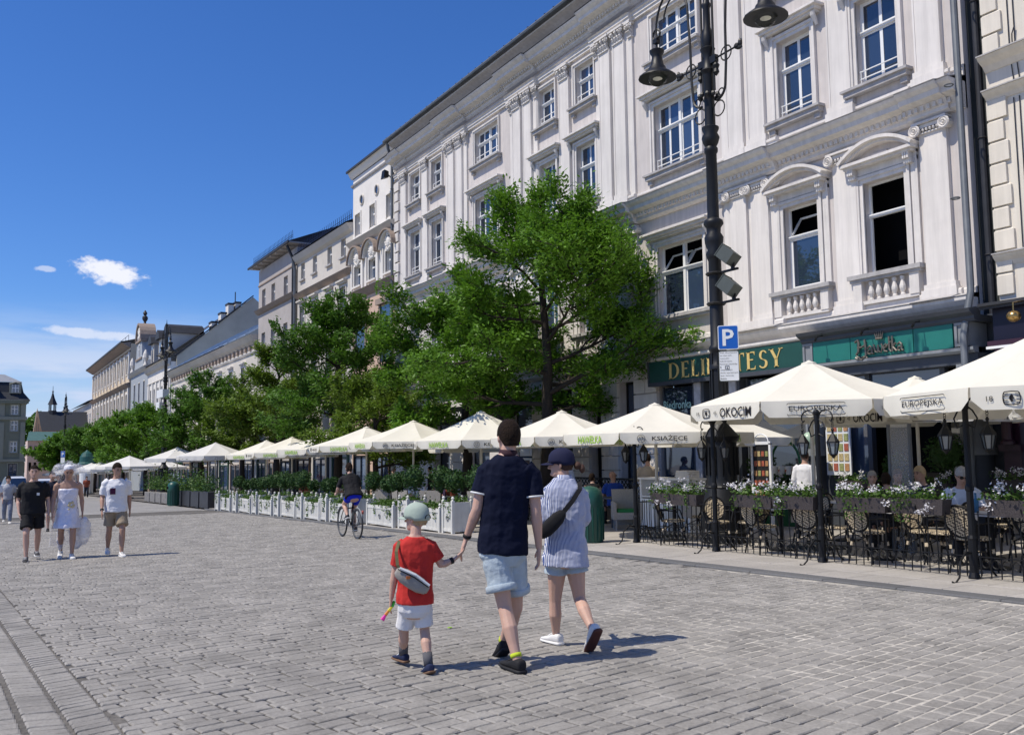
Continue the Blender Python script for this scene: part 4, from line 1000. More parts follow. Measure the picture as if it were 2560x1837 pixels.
h9 = house('far_low_house', 'lower dark roofed house beyond the long beige one', 200)
mb = MB(); mb.box(X, X+10, 183, 222, -5, 12); mb.build('wall', BUFF, h9); mb = MB(); mb.add([(X-.8, 183, 12), (X-.8, 222, 12), (X+6, 222, 15), (X+6, 183, 15)], [(0, 1, 2, 3)]); mb.build('roof', TAR, h9)
for i in range(8): simple_window(h9, X-.02, 186+4.5*i, 7.5, 1.6, 2.4, IVORY, None, inset=-.02)

# shop fronts at street level under the houses of the row, mostly behind parasols and tables
SHOPC = [SLATE, BROWN, mk('dark_wood', (.05, .03, .02), .6, .15, 6), GREEN, IRON]
def shopfronts(par, X, y0, y1, n, hgt=2.9):
    w_ = (y1-y0)/n
    for i in range(n):
        a, b = y0+w_*i+.35, y0+w_*(i+1)-.35; g = gz((a+b)/2); m = SHOPC[(i*2+int(y0)) % 5]; f = MB()
        f.box(X-.12, X, a, a+.16, g, g+hgt); f.box(X-.12, X, b-.16, b, g, g+hgt); f.box(X-.16, X, a-.05, b+.05, g+hgt, g+hgt+.5); f.box(X-.1, X, a+.16, b-.16, g+hgt-.5, g+hgt-.42); f.box(X-.1, X, (a+b)/2-.04, (a+b)/2+.04, g, g+hgt-.5); f.box(X-.1, X, a+.16, b-.16, g, g+.3)
        o = f.build('shop_front', m, par)
        for c0, c1 in ((a+.16, (a+b)/2-.04), ((a+b)/2+.04, b-.16)): MB().box(X-.05, X-.04, c0, c1, g+.3, g+hgt-.5).build('pane', GLASS, o)
shopfronts(h2, 18, 42.6, 48.4, 2); shopfronts(h3, 18, 48.6, 58.8, 3); shopfronts(h4, 18, 59.5, 68.5, 3); shopfronts(h5, 18, 69, 104, 9); shopfronts(h6, 18, 105, 120, 4); shopfronts(h8, 18, 136, 182, 10)
t = thing('shop_sign', 'dark shop fascia with white capital letters seen through the trees', 'shop sign', (17.7, 36.0, 3.1)); MB().box(17.6, 17.75, 33.2, 38.8, 2.75, 3.5).build('sign_board', IRON, t); text('MIĘDZYMIASTOWA', t, (-.11, 0, .03), .32, 4.6, FRAME, FACE, extrude=.01, bold=.02)
aw = thing('awning', 'dark folded shop awning with scalloped edge behind the parasols', 'awning', (17.3, 30.2, 3.2)); MB().extr([(17.95, 28.9, 3.6), (16.7, 28.9, 3.0), (16.7, 28.9, 2.7), (17.95, 28.9, 3.5)], (0, 2.4, 0)).build('awning_cloth', mk('brown_awning', (.03, .022, .018), .8, .2, 8), aw)
# ================================================================== street furniture
LAMPG = bpy.data.materials.new('clear_globe'); LAMPG.use_nodes = True
_b = LAMPG.node_tree.nodes['Principled BSDF']; _b.inputs['Transmission Weight'].default_value = 1; _b.inputs['Roughness'].default_value = .02; _b.inputs['IOR'].default_value = 1.15; _b.inputs['Base Color'].default_value = (.9, .92, .9, 1)
BULB = mk('bulb_glass', (.7, .68, .6), .3, .05)
POSTC = mk('lamp_post_paint', (.008, .009, .011), .48, .2, 8, .05, 60, spec=.35)
STEELG = mk('grey_casing', (.06, .07, .063), .45, .1, 6)
BLUE = mk('sign_blue', (.01, .10, .42), .4, .03, 4)
SWHITE = mk('sign_white', (.72, .73, .72), .45, .04, 4)
BLACKP = mk('black_print', (.012, .012, .014), .7, .05)
def lamp_post(x, y, label, arms_axis='y', scale=1.0, detail=True, group=None):
    g = gz(y); L = thing('street_lamp', label, 'street lamp', group=group); k = scale
    Z = lambda z: z*k
    base = [(.5, 0), (.5, .25), (.46, .3), (.44, .8), (.5, .86), (.47, .95), (.36, 1.25), (.33, 1.35), (.33, 2.15), (.38, 2.2), (.4, 2.27), (.3, 2.38), (.2, 2.5), (.17, 2.56)]
    mb = MB().lathe([(r*k, z*k) for r, z in base], 14)
    o = mb.build('base', POSTC, L); auto(o)
    mb = MB()
    for i in range(14):
        a = 2*math.pi*i/14; mb.bar((.335*k*math.cos(a), .335*k*math.sin(a), 1.45*k), (.335*k*math.cos(a), .335*k*math.sin(a), 2.05*k), .05*k, .03*k)
    mb.ring((0, 0, 1.2*k), .37*k, .03*k, 'z', 16, 5); mb.build('base_ribs', POSTC, L)
    col = [(.17, 2.5), (.165, 3.7), (.2, 3.72), (.2, 3.8), (.17, 3.84), (.165, 4.1), (.19, 4.13), (.19, 4.2), (.15, 4.25), (.14, 6.1), (.16, 6.15), (.19, 6.25), (.15, 6.35), (.2, 6.5), (.21, 6.62), (.15, 6.72), (.16, 6.84), (.22, 6.92), (.2, 7.0), (.13, 7.05),
           (.12, 8.5), (.15, 8.54), (.15, 8.62), (.12, 8.66), (.17, 8.75), (.2, 8.86), (.15, 8.97), (.19, 9.06), (.19, 9.1), (.12, 9.14), (.11, 10.3), (.13, 10.34), (.17, 10.4), (.13, 10.45), (.1, 10.7), (.13, 10.8), (.17, 10.9), (.1, 10.95), (.12, 11.02), (.135, 11.12), (.12, 11.24), (.085, 11.4), (.08, 11.85), (.1, 11.9), (.1, 11.95), (.075, 12.0), (.06, 13.0), (.09, 13.05), (.03, 13.25), (.01, 13.5)]
    o = MB().lathe([(r*k, z*k) for r, z in col], 14).build('column', POSTC, L); auto(o, 50)
    if detail:
        mb = MB()
        for i in range(8):
            a = 2*math.pi*i/8; mb.bar((.165*math.cos(a), .165*math.sin(a), 2.6), (.155*math.cos(a), .155*math.sin(a), 3.68), .03, .02)
        mb.build('fluting', POSTC, L)
        mb = MB()
        for i in range(10):
            a = 2*math.pi*i/10; mb.ell((.19*math.cos(a), .19*math.sin(a), 8.88), (.05, .05, .06), 6, 4)
        mb.build('leaf_collar', POSTC, L)
    def V(u, z): return (0, u*k, z*k) if arms_axis == 'y' else (u*k, 0, z*k)
    for s in (-1, 1):
        a = MB()
        pts = [V(s*.24, 9.65)]+[V(s*(.24+.28*math.sin(t)), 9.95-.3*math.cos(t)) for t in [i*math.pi/16 for i in range(1, 9)]]+[V(s*.56, 10.4), V(s*.57, 11.2), V(s*.62, 11.9)]
        pts += [V(s*(1.19-.57*math.cos(t)), 12.0+.85*math.sin(t)) for t in [i*math.pi/12 for i in range(0, 13)]]+[V(s*1.72, 11.75)]
        a.tube(pts, .03*k, 6)
        arm = a.build('arm', POSTC, L)
        m_ = MB(); m_.tube([V(s*.18, 9.9), V(s*.18, 13.0)] , .028*k, 6); m_.tube([V(s*.1, 10.6), V(s*1.0, 10.62)], .022*k, 5)
        ax = 'x' if arms_axis == 'y' else 'y'
        for u, z, R in ((.57, 10.6, .16), (.3, 9.45, .17), (.38, 9.78, .09)): m_.ring(V(s*u, z), R*k, .018*k, ax, 14, 4)
        m_.tube([V(s*(1.05+.42*math.cos(t)), 12.15+.5*math.sin(t)) for t in [math.pi*i/10 for i in range(11)]], .022*k, 5)
        m_.ell(V(s*.9, 10.62), (.07*k, .07*k, .07*k), 6, 5); m_.ell(V(s*1.0, 10.66), (.05*k, .05*k, .1*k), 6, 5); m_.ell(V(s*.97, 10.56), (.04*k, .09*k, .04*k), 6, 5)
        m_.box(*[q for q in ((-.05*k, .05*k, min(s*.08, s*.28)*k, max(s*.08, s*.28)*k, 10.52*k, 10.68*k) if arms_axis == 'y' else (min(s*.08, s*.28)*k, max(s*.08, s*.28)*k, -.05*k, .05*k, 10.52*k, 10.68*k))])
        m_.lathe([(.01, 10.2*k), (.07*k, 10.28*k), (.05*k, 10.36*k), (.08*k, 10.44*k), (.03*k, 10.52*k)], 8, V(s*.25, 0))
        m_.build('scrollwork', POSTC, L)
        c = V(s*1.75, 0); zb = 10.88
        sh = MB().lathe([(r*k, (zb+z)*k) for r, z in ((.46, .0), (.45, .03), (.3, .14), (.22, .2), (.2, .27), (.16, .31), (.13, .48), (.12, .54), (.17, .63), (.18, .68), (.12, .72), (.03, .75), (.03, .86))], 18, c)
        shade = sh.build('lamp_shade', POSTC, L); auto(shade, 40)
        gl = MB().lathe([(.02*k, (zb-.2)*k), (.13*k, (zb-.16)*k), (.22*k, (zb-.06)*k), (.25*k, (zb+.02)*k)], 14, c).build('globe', LAMPG, shade, smooth=True)
        MB().lathe([(.03*k, (zb-.04)*k), (.14*k, (zb+.02)*k), (.17*k, (zb+.06)*k)], 10, c).build('reflector', BULB, shade, smooth=True)
        m_ = MB(); m_.ring(V(s*1.75, zb+1.08), .13*k, .03*k, ax, 12, 5); m_.obox(V(s*1.75, zb+.92), (.12*k, .12*k, .12*k)); m_.build('hook', POSTC, shade)
    L.location = (x, y, g)
    return L
LX, LY = 12.5, 13.395
lamp = lamp_post(LX, LY, 'tall black two armed iron street lamp carrying the blue parking sign', scale=.905)
def floodcam(x, y, z, label, group):
    t = thing('floodlight', label, 'floodlight', (x, y, z), group=group)
    m = Matrix.Translation((x-.08, y-.1, z+.12)) @ Matrix.Rotation(math.radians(38), 4, 'X') @ Matrix.Rotation(math.radians(15), 4, 'Y')
    MB().obox(None, (.26, .36, .26), m=m).build('casing', STEELG, t)
    MB().obox(None, (.28, .02, .28), m=m @ Matrix.Translation((0, .19, 0))).build('front_plate', STEELG, t)
    b = MB(); b.bar((x, y+.46, z-.14), (x, y-.26, z-.14), .05, .04); b.bar((x-.05, y-.18, z-.14), (x-.05, y-.18, z+.06), .03, .08); b.ring((LX, LY, z-.14), .165, .03, 'z', 12, 4); b.build('bracket', IRON, t)
floodcam(12.5, 13.03, 5.12, 'upper grey box floodlight on the big street lamp', 'floodlights on the lamp column'); floodcam(12.5, 13.03, 4.52, 'lower grey box floodlight on the big street lamp', 'floodlights on the lamp column')
cd = Vector((-.68, -.73, 0)); cr = Vector((.73, -.68, 0)).normalized()          # signs face the open square
def sign_plate(name, label, cat, c, wd, h, mat, border):
    t = thing(name, label, cat, c)
    def rr(w_, h_, r, d):
        P = []
        for sx, sz, a0 in ((1, -1, -90), (1, 1, 0), (-1, 1, 90), (-1, -1, 180)):
            for i in range(4):
                a = math.radians(a0+30*i); P.append(tuple(Vector(c)+cr*(sx*(w_/2-r)+r*math.cos(a))+Vector((0, 0, sz*(h_/2-r)+r*math.sin(a)))+cd*d))
        return P
    m_ = MB().extr(rr(wd, h, .03, 0), -cd*.02); m_.build('plate_back', border, t)
    MB().extr(rr(wd-.03, h-.03, .025, .003), -cd*.004).build('plate', mat, t)
    return t
ps = sign_plate('parking_sign', 'blue square parking sign with a white P on the tall street lamp', 'road sign', (12.38, 12.97, 3.66), .385, .465, BLUE, SWHITE)
text('P', ps, cd*.006, .32, .215, SWHITE, cr, bold=.02)
ts = sign_plate('plate_sign', 'white plate of small black writing under the parking sign', 'road sign', (12.38, 12.97, 3.11), .385, .59, SWHITE, STEELG)
for i, s in enumerate(['Nie dotyczy', 'na czas wyk.', 'czynności', 'ładunkowych,', 'konwoju pieniędzy', 'i', 'oznakowanych', 'służb specjalnych,', 'spec. konwoju', 'Banków']):
    wd = .0188*len(s); text('Wył. dla pojazdów' if i == 0 else s, ts, cd*.006+cr*(-.165+wd/2 if i else 0)+Vector((0, 0, .255-.055*i)), .03 if len(s) > 1 else .027, min(wd, .34) if i else .33, BLACKP, cr)
m_ = MB()
for a, b in (((-.05, -.06), (-.05, .0)), ((-.05, .0), (.02, .0)), ((.02, 0), (.02, -.06)), ((.02, -.06), (-.05, -.06))):
    m_.bar(cr*(a[0]-.02)+cd*.006+Vector((0, 0, a[1]+.005)), cr*(b[0]-.02)+cd*.006+Vector((0, 0, b[1]+.005)), .008, .004)
m_.add([tuple(cr*(-.045+.02*u)+cd*.007+Vector((0, 0, -.045+.04*v))) for u, v in ((0, 0), (1, 0), (.5, 1))], [(0, 1, 2)])
o = m_.build('pictogram', BLACKP, None); o.parent = ts
lamp_post(12.2, 73.0, 'black two armed street lamp rising in front of the low white house', 'y', 1.0, False, 'more distant street lamps')
lamp_post(9.5, 127.7, 'distant black street lamp near the far end of the square', 'y', .93, False, 'more distant street lamps')
for z, dy in ((6.3, -.3), (6.3, .45), (5.4, -.4)):
    t = thing('floodlight', ['square white floodlight on the left of the second street lamp', 'square white floodlight on the right of the second street lamp', 'lower white floodlight on the second street lamp'][0 if (z > 6 and dy < 0) else 1 if z > 6 else 2], 'floodlight', (12.2, 73-dy, z))
    MB().obox((12.0, 73-dy*1.6, z), (.5, .55, .6), .3).build('casing', SWHITE, t); MB().bar((12.2, 73, z-.35), (12.0, 73-dy*1.6, z-.35), .06, .06).build('bracket', IRON, t)
# ---- parasols
CANV = mk('cream_canvas', (.80, .765, .655), .85, .03, 3, .1, 200, trans=.16)
CANW = mk('white_canvas', (.80, .785, .74), .85, .03, 3, .1, 200, trans=.25)
POLE = mk('cream_pole', (.55, .53, .47), .5, .05)
INK = mk('black_ink', (.012, .011, .014), .8, .05); LIME = mk('lime_ink', (.28, .50, .03), .8, .05); INKG = mk('faded_ink', (.10, .10, .10), .8, .05)
def barrel(m_, C, rx, h):
    # small barrel emblem between the year figures
    up = Vector((0, 0, 1)); w_ = h*1.25
    def P(u, v): return C+rx*u+up*v
    for s in (-1, 1):
        m_.tube([P(s*(w_*.38+w_*.12*math.cos(t)), h*.5*math.sin(t)) for t in [math.pi*(i-4)/8 for i in range(9)]], .006, 4)
        m_.tube([P(-w_*.38, s*h*.5), P(0, s*h*.54), P(w_*.38, s*h*.5)], .006, 4)
        for v in (.17, .36): m_.tube([P(s*w_*.2, v*h), P(s*w_*.46, v*h*.92)], .004, 3); m_.tube([P(s*w_*.2, -v*h), P(s*w_*.46, -v*h*.92)], .004, 3)
    m_.tube([P(.12*h*math.cos(t), .2*h*math.sin(t)) for t in [.6+i*.6 for i in range(9)]], .009, 4); m_.tube([P(0, -.3*h), P(.02*h, .32*h)], .009, 4); m_.tube([P(0, 0), P(.16*h, 0)], .008, 4)
def parasol(cx, cy, z0, dz, R, th, style, label, group, canv, vh=.24, posts=True):
    g = gz(cy); t = thing('parasol', label, 'parasol', (cx, cy, g), group=group)
    def c(k, r=R): return Vector((cx+r*math.cos(th+k*math.pi/4), cy+r*math.sin(th+k*math.pi/4), z0))
    ap = Vector((cx, cy, z0+dz)); m_ = MB()
    for k in range(8):
        a, b = c(k), c(k+1); n = 5
        grid = []
        for i in range(n+1):
            s = i/n; row = []
            for j in range(5):
                u = j/4; p = a.lerp(b, u).lerp(ap+(a.lerp(b, u)-ap)*.05, s)
                sag = -.10*math.sin(math.pi*u)*math.sin(math.pi*s)*(1-s)-.035*math.sin(math.pi*s)
                row.append((p.x, p.y, p.z+sag))
            grid.append(row)
        o = len(m_.v); m_.v.extend([p for r in grid for p in r])
        for i in range(n):
            for j in range(4): q = o+i*5+j; m_.f.append((q, q+1, q+6, q+5))
    can = m_.build('canopy', canv, t, smooth=True); auto(can, 12)
    cap = MB().lathe([(.14, -.06), (.13, 0), (.04, .03), (.01, .05)], 10, (cx, cy, z0+dz*.97)).build('finial', canv, t)
    f0 = min(range(8), key=lambda k: ((c(k)+c(k+1))/2-Vector((0, 0, 1.5))).length)
    for k in range(8):
        a, b = c(k), c(k+1); rx = (b-a).normalized(); out = Vector((rx.y, -rx.x, 0)); L = (b-a).length
        N_ = 14; vs = []
        for i in range(N_+1):
            u = i/N_; e = min(u, 1-u)*L
            hgt = vh*(1 if e > .16 else .55+.45*math.sqrt(max(0, 1-((.16-e)/.16)**2)))
            wv = .016*math.sin(u*19+k)*(1 if e > .1 else .4)
            p = a.lerp(b, .006+.988*u); vs.append((p+out*.004, p+out*(.012+wv)-Vector((0, 0, hgt))))
        m_ = MB(); o = 0
        for p, q in vs:
            mid = p.lerp(q, .5)+out*(.006 if True else 0); m_.v += [tuple(p), tuple(mid), tuple(q)]
        for i in range(N_): m_.f += [(3*i, 3*i+1, 3*i+4, 3*i+3), (3*i+1, 3*i+2, 3*i+5, 3*i+4)]
        v = m_.build('valance', canv, t, smooth=True)
        if not style: continue
        # out points away from the mast; reading direction seen from outside
        mid = (a+b)/2+out*.024-Vector((0, 0, vh*.52)); rd = -rx if out.cross(-rx).z < 0 else rx
        rd = rx; 
        if (rd.cross(Vector((0, 0, 1)))).dot(out) < 0: rd = -rx
        off = v.location; base = Vector(t.location)
        kind = (k-f0+(1 if cx < 12.3 and style == 'e' else 0)) % 2
        if style == 'e':
            if kind == 0:
                text('EUROPEJSKA', v, mid-base, .10, L*.48, INK, rd, extrude=.006)
                q = MB()
                for s in (-1, 1):
                    C = mid+out*.006+Vector((0, 0, s*.092)); q.tube([C-rd*L*.26-Vector((0, 0, s*.02)), C-rd*L*.25, C+rd*L*.25, C+rd*L*.26-Vector((0, 0, s*.02))], .005, 4)
                q.build('lettering_rule', INK, v)
            else:
                text('OKOCIM', v, mid-base+rd*L*.17, .16, L*.44, INK, rd, extrude=.006, bold=.012)
                text('18', v, mid-base-rd*L*.38, .06, .07, INK, rd, extrude=.006); text('45', v, mid-base-rd*L*.12, .06, .07, INK, rd, extrude=.006)
                q = MB(); barrel(q, mid+out*.008-rd*L*.25, rd, .14); q.build('barrel_emblem', INK, v)
        elif style == 'h':
            if kind == 0:
                text('KSIĄŻĘCE', v, mid-base+rd*L*.1, .13, L*.42, INK, rd, extrude=.006, bold=.012)
                q = MB(); C = mid+out*.008-rd*L*.24; q.tube([C+rd*.075*math.cos(s)+Vector((0, 0, .075*math.sin(s))) for s in [2*math.pi*i/14 for i in range(14)]], .006, 4, closed=True)
                q.tube([C+rd*x+Vector((0, 0, z)) for x, z in ((-.03, .04), (-.02, -.04), (.03, -.02), (.03, .03), (-.01, .045))], .007, 4); q.build('round_emblem', INKG, v)
            else: text('HAWEŁKA', v, mid-base, .15, L*.42, LIME, rd, extrude=.006, bold=.015)
        elif style == 'm' and kind == 0:
            text('MIASTO', v, mid-base+Vector((0, 0, .03)), .06, L*.3, INKG, rd, extrude=.006); text('RYNEK', v, mid-base-Vector((0, 0, .05)), .05, L*.35, INKG, rd, extrude=.006)
    m_ = MB(); m_.tube([(cx, cy, g+.05), (cx, cy, z0+dz-.05)], .035, 10); m_.build('pole', POLE, t, smooth=True)
    for k in range(8): m_ = MB(); m_.bar(ap-Vector((0, 0, .07)), c(k, R*.98)-Vector((0, 0, .04)), .025, .035); m_.bar((cx, cy, z0-.12), ap.lerp(c(k), .55)-Vector((0, 0, .07)), .018, .018); m_.build('rib', POLE, t)
    MB().bev(cx-.35, cx+.35, cy-.35, cy+.35, g, g+.1, .03).build('base', STEELG, t)
    return t
parasol(12.62, 11.24, 2.26, .78, 2.16, .372, 'e', 'cream parasol lettered OKOCIM and EUROPEJSKA left of its twin', 'parasols of the terrace with the flower boxes', CANV, .26)
parasol(12.2, 6.6, 2.195, .94, 2.26, .044, 'e', 'cream parasol cut off by the right edge of the photo', 'parasols of the terrace with the flower boxes', CANV, .27)
parasol(16.0, 11.6, 2.2, .7, 1.9, .4, 'e', 'cream parasol standing behind the OKOCIM parasol near the shop', 'parasols of the terrace with the flower boxes', CANV, .24)
parasol(16.1, 7.6, 2.2, .7, 1.9, .4, 'e', 'cream parasol mostly hidden behind the foremost one', 'parasols of the terrace with the flower boxes', CANV, .24)
HK = [(12.6, 15.5, 2.52), (12.6, 19.15, 2.53), (12.6, 23.4, 2.72), (12.5, 27.95, 2.61), (12.5, 32.2, 2.54), (12.5, 36.8, 2.46), (12.5, 41.5, 2.36), (12.5, 45.8, 2.29)]
where = ['right behind the hooked lantern post', 'behind the woman in the cap', 'behind the head of the man', 'third in the long row left of the man', 'fourth in the long row left of the man', 'fifth in the long row left of the man', 'sixth in the long row left of the man', 'last of the long row beside the white parasols']
for i, (x, y, z) in enumerate(HK):
    parasol(x, y, (1.87 if i < 3 else z-.7), (z-1.87 if i < 3 else .7), (2.1, 1.9, 2.05, 2.1, 2.1, 2.1, 2.1, 2.1)[i], (.55, .65, .03, .5, .3, .1, .4, .2)[i], 'h', 'cream parasol with green and black lettering '+where[i], 'cream parasols along the white planters', CANV, .22)
for i, (x, y, z) in enumerate([(15.9, 25.2, 2.6), (16.0, 29.8, 2.5), (16, 17.2, 2.55)]):
    parasol(x, y, z-.75, .70, 1.9, .3, '', ['cream parasol in the second row, its tip showing left of the man', 'cream parasol in the second row behind the third lettered one', 'cream parasol in the second row under the dark shop window'][i], 'second row of cream parasols', CANV, .2)
for i, (x, y, z, l) in enumerate([(12, 54.8, 2.33, 'white parasol nearest the cream row'), (12, 66.5, 2.2, 'white parasol left of its twin above the grey plant boxes')]):
    parasol(x, y, z-.75, .75, 2.25, .3, 'm', l, 'white parasols beyond the cream row', CANW, .25)
for i in range(12):
    x = 10.5+3*(i % 2)+U(-.5, .5); y = 78+7.5*i+U(-1, 1); g = gz(y)
    parasol(x, y, g+2.5, .8, 2.4, U(0, .7), '', ['small distant white parasol among the far crowd, '+['','','','fourth','fifth','sixth','seventh','eighth','ninth','tenth','eleventh','last'][i]+' after the trees begin', 'white parasol beyond the grey plant boxes, '+['nearest', 'second', 'third'][i % 3]][i < 3], 'distant white parasols down the square', CANW, .22)
# ---- iron fence, lantern posts and flower boxes of the near terrace
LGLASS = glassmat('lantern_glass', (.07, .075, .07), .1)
def lantern(parent, p):
    m_ = MB(); x, y, z = p
    m_.lathe([(.098, -.02), (.094, 0), (.058, .06), (.046, .08), (.016, .12), (.016, .16), (.024, .18), (.008, .21)], 6, (x, y, z), 1, 1); m_.lathe([(.01, -.25), (.025, -.225), (.058, -.195), (.058, -.185)], 6, (x, y, z))
    for i in range(6):
        a = math.pi/3*i; m_.bar((x+.088*math.cos(a), y+.088*math.sin(a), z-.01), (x+.054*math.cos(a), y+.054*math.sin(a), z-.19), .011, .011)
    for q in (.22, .25, .28): m_.ring((x, y, z+q), .018, .005, 'x' if q == .25 else 'y', 8, 3)
    l = m_.build('lantern', IRON, parent)
    MB().lathe([(.047, -.185), (.08, -.015)], 6, (x, y, z)).build('lantern_glass', LGLASS, l); MB().lathe([(.02, -.2), (.025, -.12), (.01, -.08)], 6, (x, y, z)).build('bulb', BULB, l)
def lantern_post(x, y, label, top=2.28, low=1.92):
    g = gz(y); t = thing('lantern_post', label, 'lantern post', (x, y, g), group='black lantern posts of the terrace fence')
    MB().lathe([(.07, 0), (.075, .04), (.055, .1), (.055, .5), (.06, .52), (.045, .56), (.043, 1.1), (.055, 1.12), (.055, 1.16), (.04, 1.2), (.036, top-.05), (.05, top-.03), (.05, top), (.01, top+.04)], 10, (x, y, g)).build('post', IRON, t)
    for s in (-1, 1):
        m_ = MB(); yy = lambda u: y+s*u
        m_.tube([(x, yy(.03), g+low+.02), (x, yy(.12), g+low-.02), (x, yy(.16), g+low+.1), (x, yy(.1), g+low+.2), (x, yy(.05), g+low+.24)], .011, 5)
        m_.tube([(x, yy(.04), g+top-.15)]+[(x, yy(.17-.13*math.cos(a)), g+top-.1+.12*math.sin(a)) for a in [i*math.pi/8 for i in range(9)]]+[(x, yy(.27), g+top-.16), (x, yy(.24), g+top-.13)], .011, 5)
        m_.build('scroll_arm', IRON, t); lantern(t, (x, yy(.29), g+top-.46))
    for s in (-1, 1):
        m_ = MB(); m_.tube([(x-.04, y, g+.34), (x-.2, y+s*.03, g+.36), (x-.36, y+s*.06, g+.26), (x-.42, y+s*.08, g+.08), (x-.52, y+s*.09, g+.02), (x-.58, y+s*.09, g+.04)], [.016, .015, .014, .013, .012, .012], 5) if s < 0 else m_.tube([(x+.04, y, g+.34), (x+.25, y, g+.34), (x+.36, y, g+.1), (x+.46, y, g+.02)], .014, 5)
        m_.build('foot', IRON, t)
    return t
PO = [(11.36, 14.65), (11.15, 12.15), (11.03, 9.72), (10.82, 7.15), (10.6, 4.7)]
for i, (x, y) in enumerate(PO): lantern_post(x, y, ['black lantern post at the left corner of the iron fence', 'black lantern post in front of the street lamp base', 'black lantern post under the middle of the left big parasol', 'black lantern post between the two big parasols near the right edge', 'black lantern post by the right edge'][i])
def fence_panel(a, b, label):
    # bars of wrought iron between two rails, a row of rings along the foot, sprung feet outwards
    a = Vector((*a, gz(a[1]))); b = Vector((*b, gz(b[1]))); d = (b-a); L = d.length; d.normalize(); ang = math.atan2(d.y, d.x); out = Vector((-1, 0, 0))
    t = thing('fence_panel', label, 'fence', a, group='wrought iron fence panels round the terrace')
    P = lambda u, z, o=0: tuple(a+d*u+Vector((0, 0, z))+out*o)
    for z, n in ((.82, 'top_rail'), (.30, 'lower_rail'), (.47, 'middle_rail')):
        if n == 'middle_rail': continue
        MB().bar(P(.06, z), P(L-.06, z), .022, .012).build(n, IRON, t)
    n = max(3, int(L/.14)); bar0 = None
    for i in range(n):
        u = .1+(L-.2)*i/(n-1)
        if bar0 is None: bar0 = unit(MB().tube([(0, 0, .05), (.006, 0, .3), (-.004, 0, .5), (0, 0, .86)], .0085, 5), 'bar', IRON, t, P(u, 0))
        else: inst(bar0, 'bar', t, Vector(P(u, 0))-a)
    r0 = None
    for i in range(n-1):
        u = .1+(L-.2)*(i+.5)/(n-1)
        if r0 is None: r0 = unit(MB().ring((0, 0, .22), .052, .007, 'x', 12, 4), 'ring', IRON, t, P(u, 0)); r0.rotation_euler = (0, 0, ang-math.pi/2)
        else: q = inst(r0, 'ring', t, Vector(P(u, 0))-a, ang-math.pi/2)
    for f in (.3, .7):
        m_ = MB(); u = L*f
        m_.tube([P(u, .84, .0), P(u, .98, .03), P(u, 1.0, .08), P(u+.02, .9, .12), P(u+.03, .82, .1)], .011, 5); m_.build('box_hook', IRON, t)
    return t
where = ['left most, near the green bin', 'below the left edge of the big parasol', 'in the middle of the terrace front', 'at the right edge of the photo']
for i in range(4): fence_panel(PO[i], PO[i+1], 'black iron fence panel with rings, '+where[i])
fence_panel((13.6, 14.9), PO[0], 'black wrought iron fence panel turning back towards the shop')
WOVEN = mk('brown_woven_box', (.055, .046, .046), .75, .35, 60, .4, 90)
LEAF = mk('leaf_green', (.075, .15, .022), .6, .35, 9, trans=.3); LEAFD = mk('leaf_dark', (.035, .085, .018), .6, .35, 9, trans=.25); PETAL = mk('white_petals', (.82, .80, .82), .7, .06, trans=.2)
def leafquad(m_, p, s, rr=rnd):
    a = Vector((rr.gauss(0, 1), rr.gauss(0, 1), rr.gauss(0, .6))).normalized(); b = a.cross(Vector((rr.gauss(0, 1), rr.gauss(0, 1), rr.gauss(0, 1)))).normalized()
    p = Vector(p); m_.quad(p-a*s, p+b*s*.55, p+a*s, p-b*s*.55)
def flower_box(x, y, L, label, rot=math.pi/2, zoff=.80, dens=1., hang=1.):
    g = gz(y); t = thing('flower_box', label, 'flower box', (x, y, g+zoff), group='woven boxes of white flowers on the fences'); t.rotation_euler = (0, 0, rot)
    m_ = MB(); m_.add([(-L/2, -.08, 0), (L/2, -.08, 0), (L/2, .08, 0), (-L/2, .08, 0), (-L/2-.03, -.1, .2), (L/2+.03, -.1, .2), (L/2+.03, .1, .2), (-L/2-.03, .1, .2)], [(0, 3, 2, 1), (0, 1, 5, 4), (1, 2, 6, 5), (2, 3, 7, 6), (3, 0, 4, 7), (4, 5, 6, 7)])
    unit(m_, 'box', WOVEN, None).parent = t
    m_ = MB()
    for i in range(int(400*L*dens)): leafquad(m_, (U(-L/2-.06, L/2+.06), rnd.gauss(0, .09), .2+abs(rnd.gauss(.04, .06))), U(.018, .04))
    for q in range(int(3*hang)):
        u = U(-L/2, L/2); 
        for i in range(30): leafquad(m_, (u+rnd.gauss(0, .05), .12+U(0, .05), .2-U(0, .3)), U(.015, .03))
    o = m_.build('leaves', LEAF, None, kind='stuff'); o.parent = t
    m_ = MB()
    for c in range(int(15*L*dens)):
        u, v, z = U(-L/2-.05, L/2+.05), rnd.gauss(0, .1), .28+abs(rnd.gauss(.04, .06))
        if rnd.random() < .12: v, z = .13, U(0, .15)
        for i in range(22): leafquad(m_, (u+rnd.gauss(0, .034), v+rnd.gauss(0, .034), z+rnd.gauss(0, .028)), U(.015, .024))
    o = m_.build('blossoms', PETAL, None, kind='stuff'); o.parent = t
    return t
bx = [(13.25, 1.25, 'at the left end of the iron fence'), (11.1, .8, 'right of the street lamp base'), (10.2, .8, 'hooked on the fence left of the middle lantern post'), (8.85, .8, 'hooked on the fence right of the middle lantern post'), (7.9, .75, 'in front of the man in the pale blue shirt'), (6.3, 1.0, 'at the right edge of the photo'), (12.6, .5, 'on the fence beside the second lantern post')]
def fx(y):
    for (x0, y0), (x1, y1) in zip(PO[:-1], PO[1:]):
        if y1 <= y <= y0: return x0+(x1-x0)*(y-y0)/(y1-y0)
    return 10.9
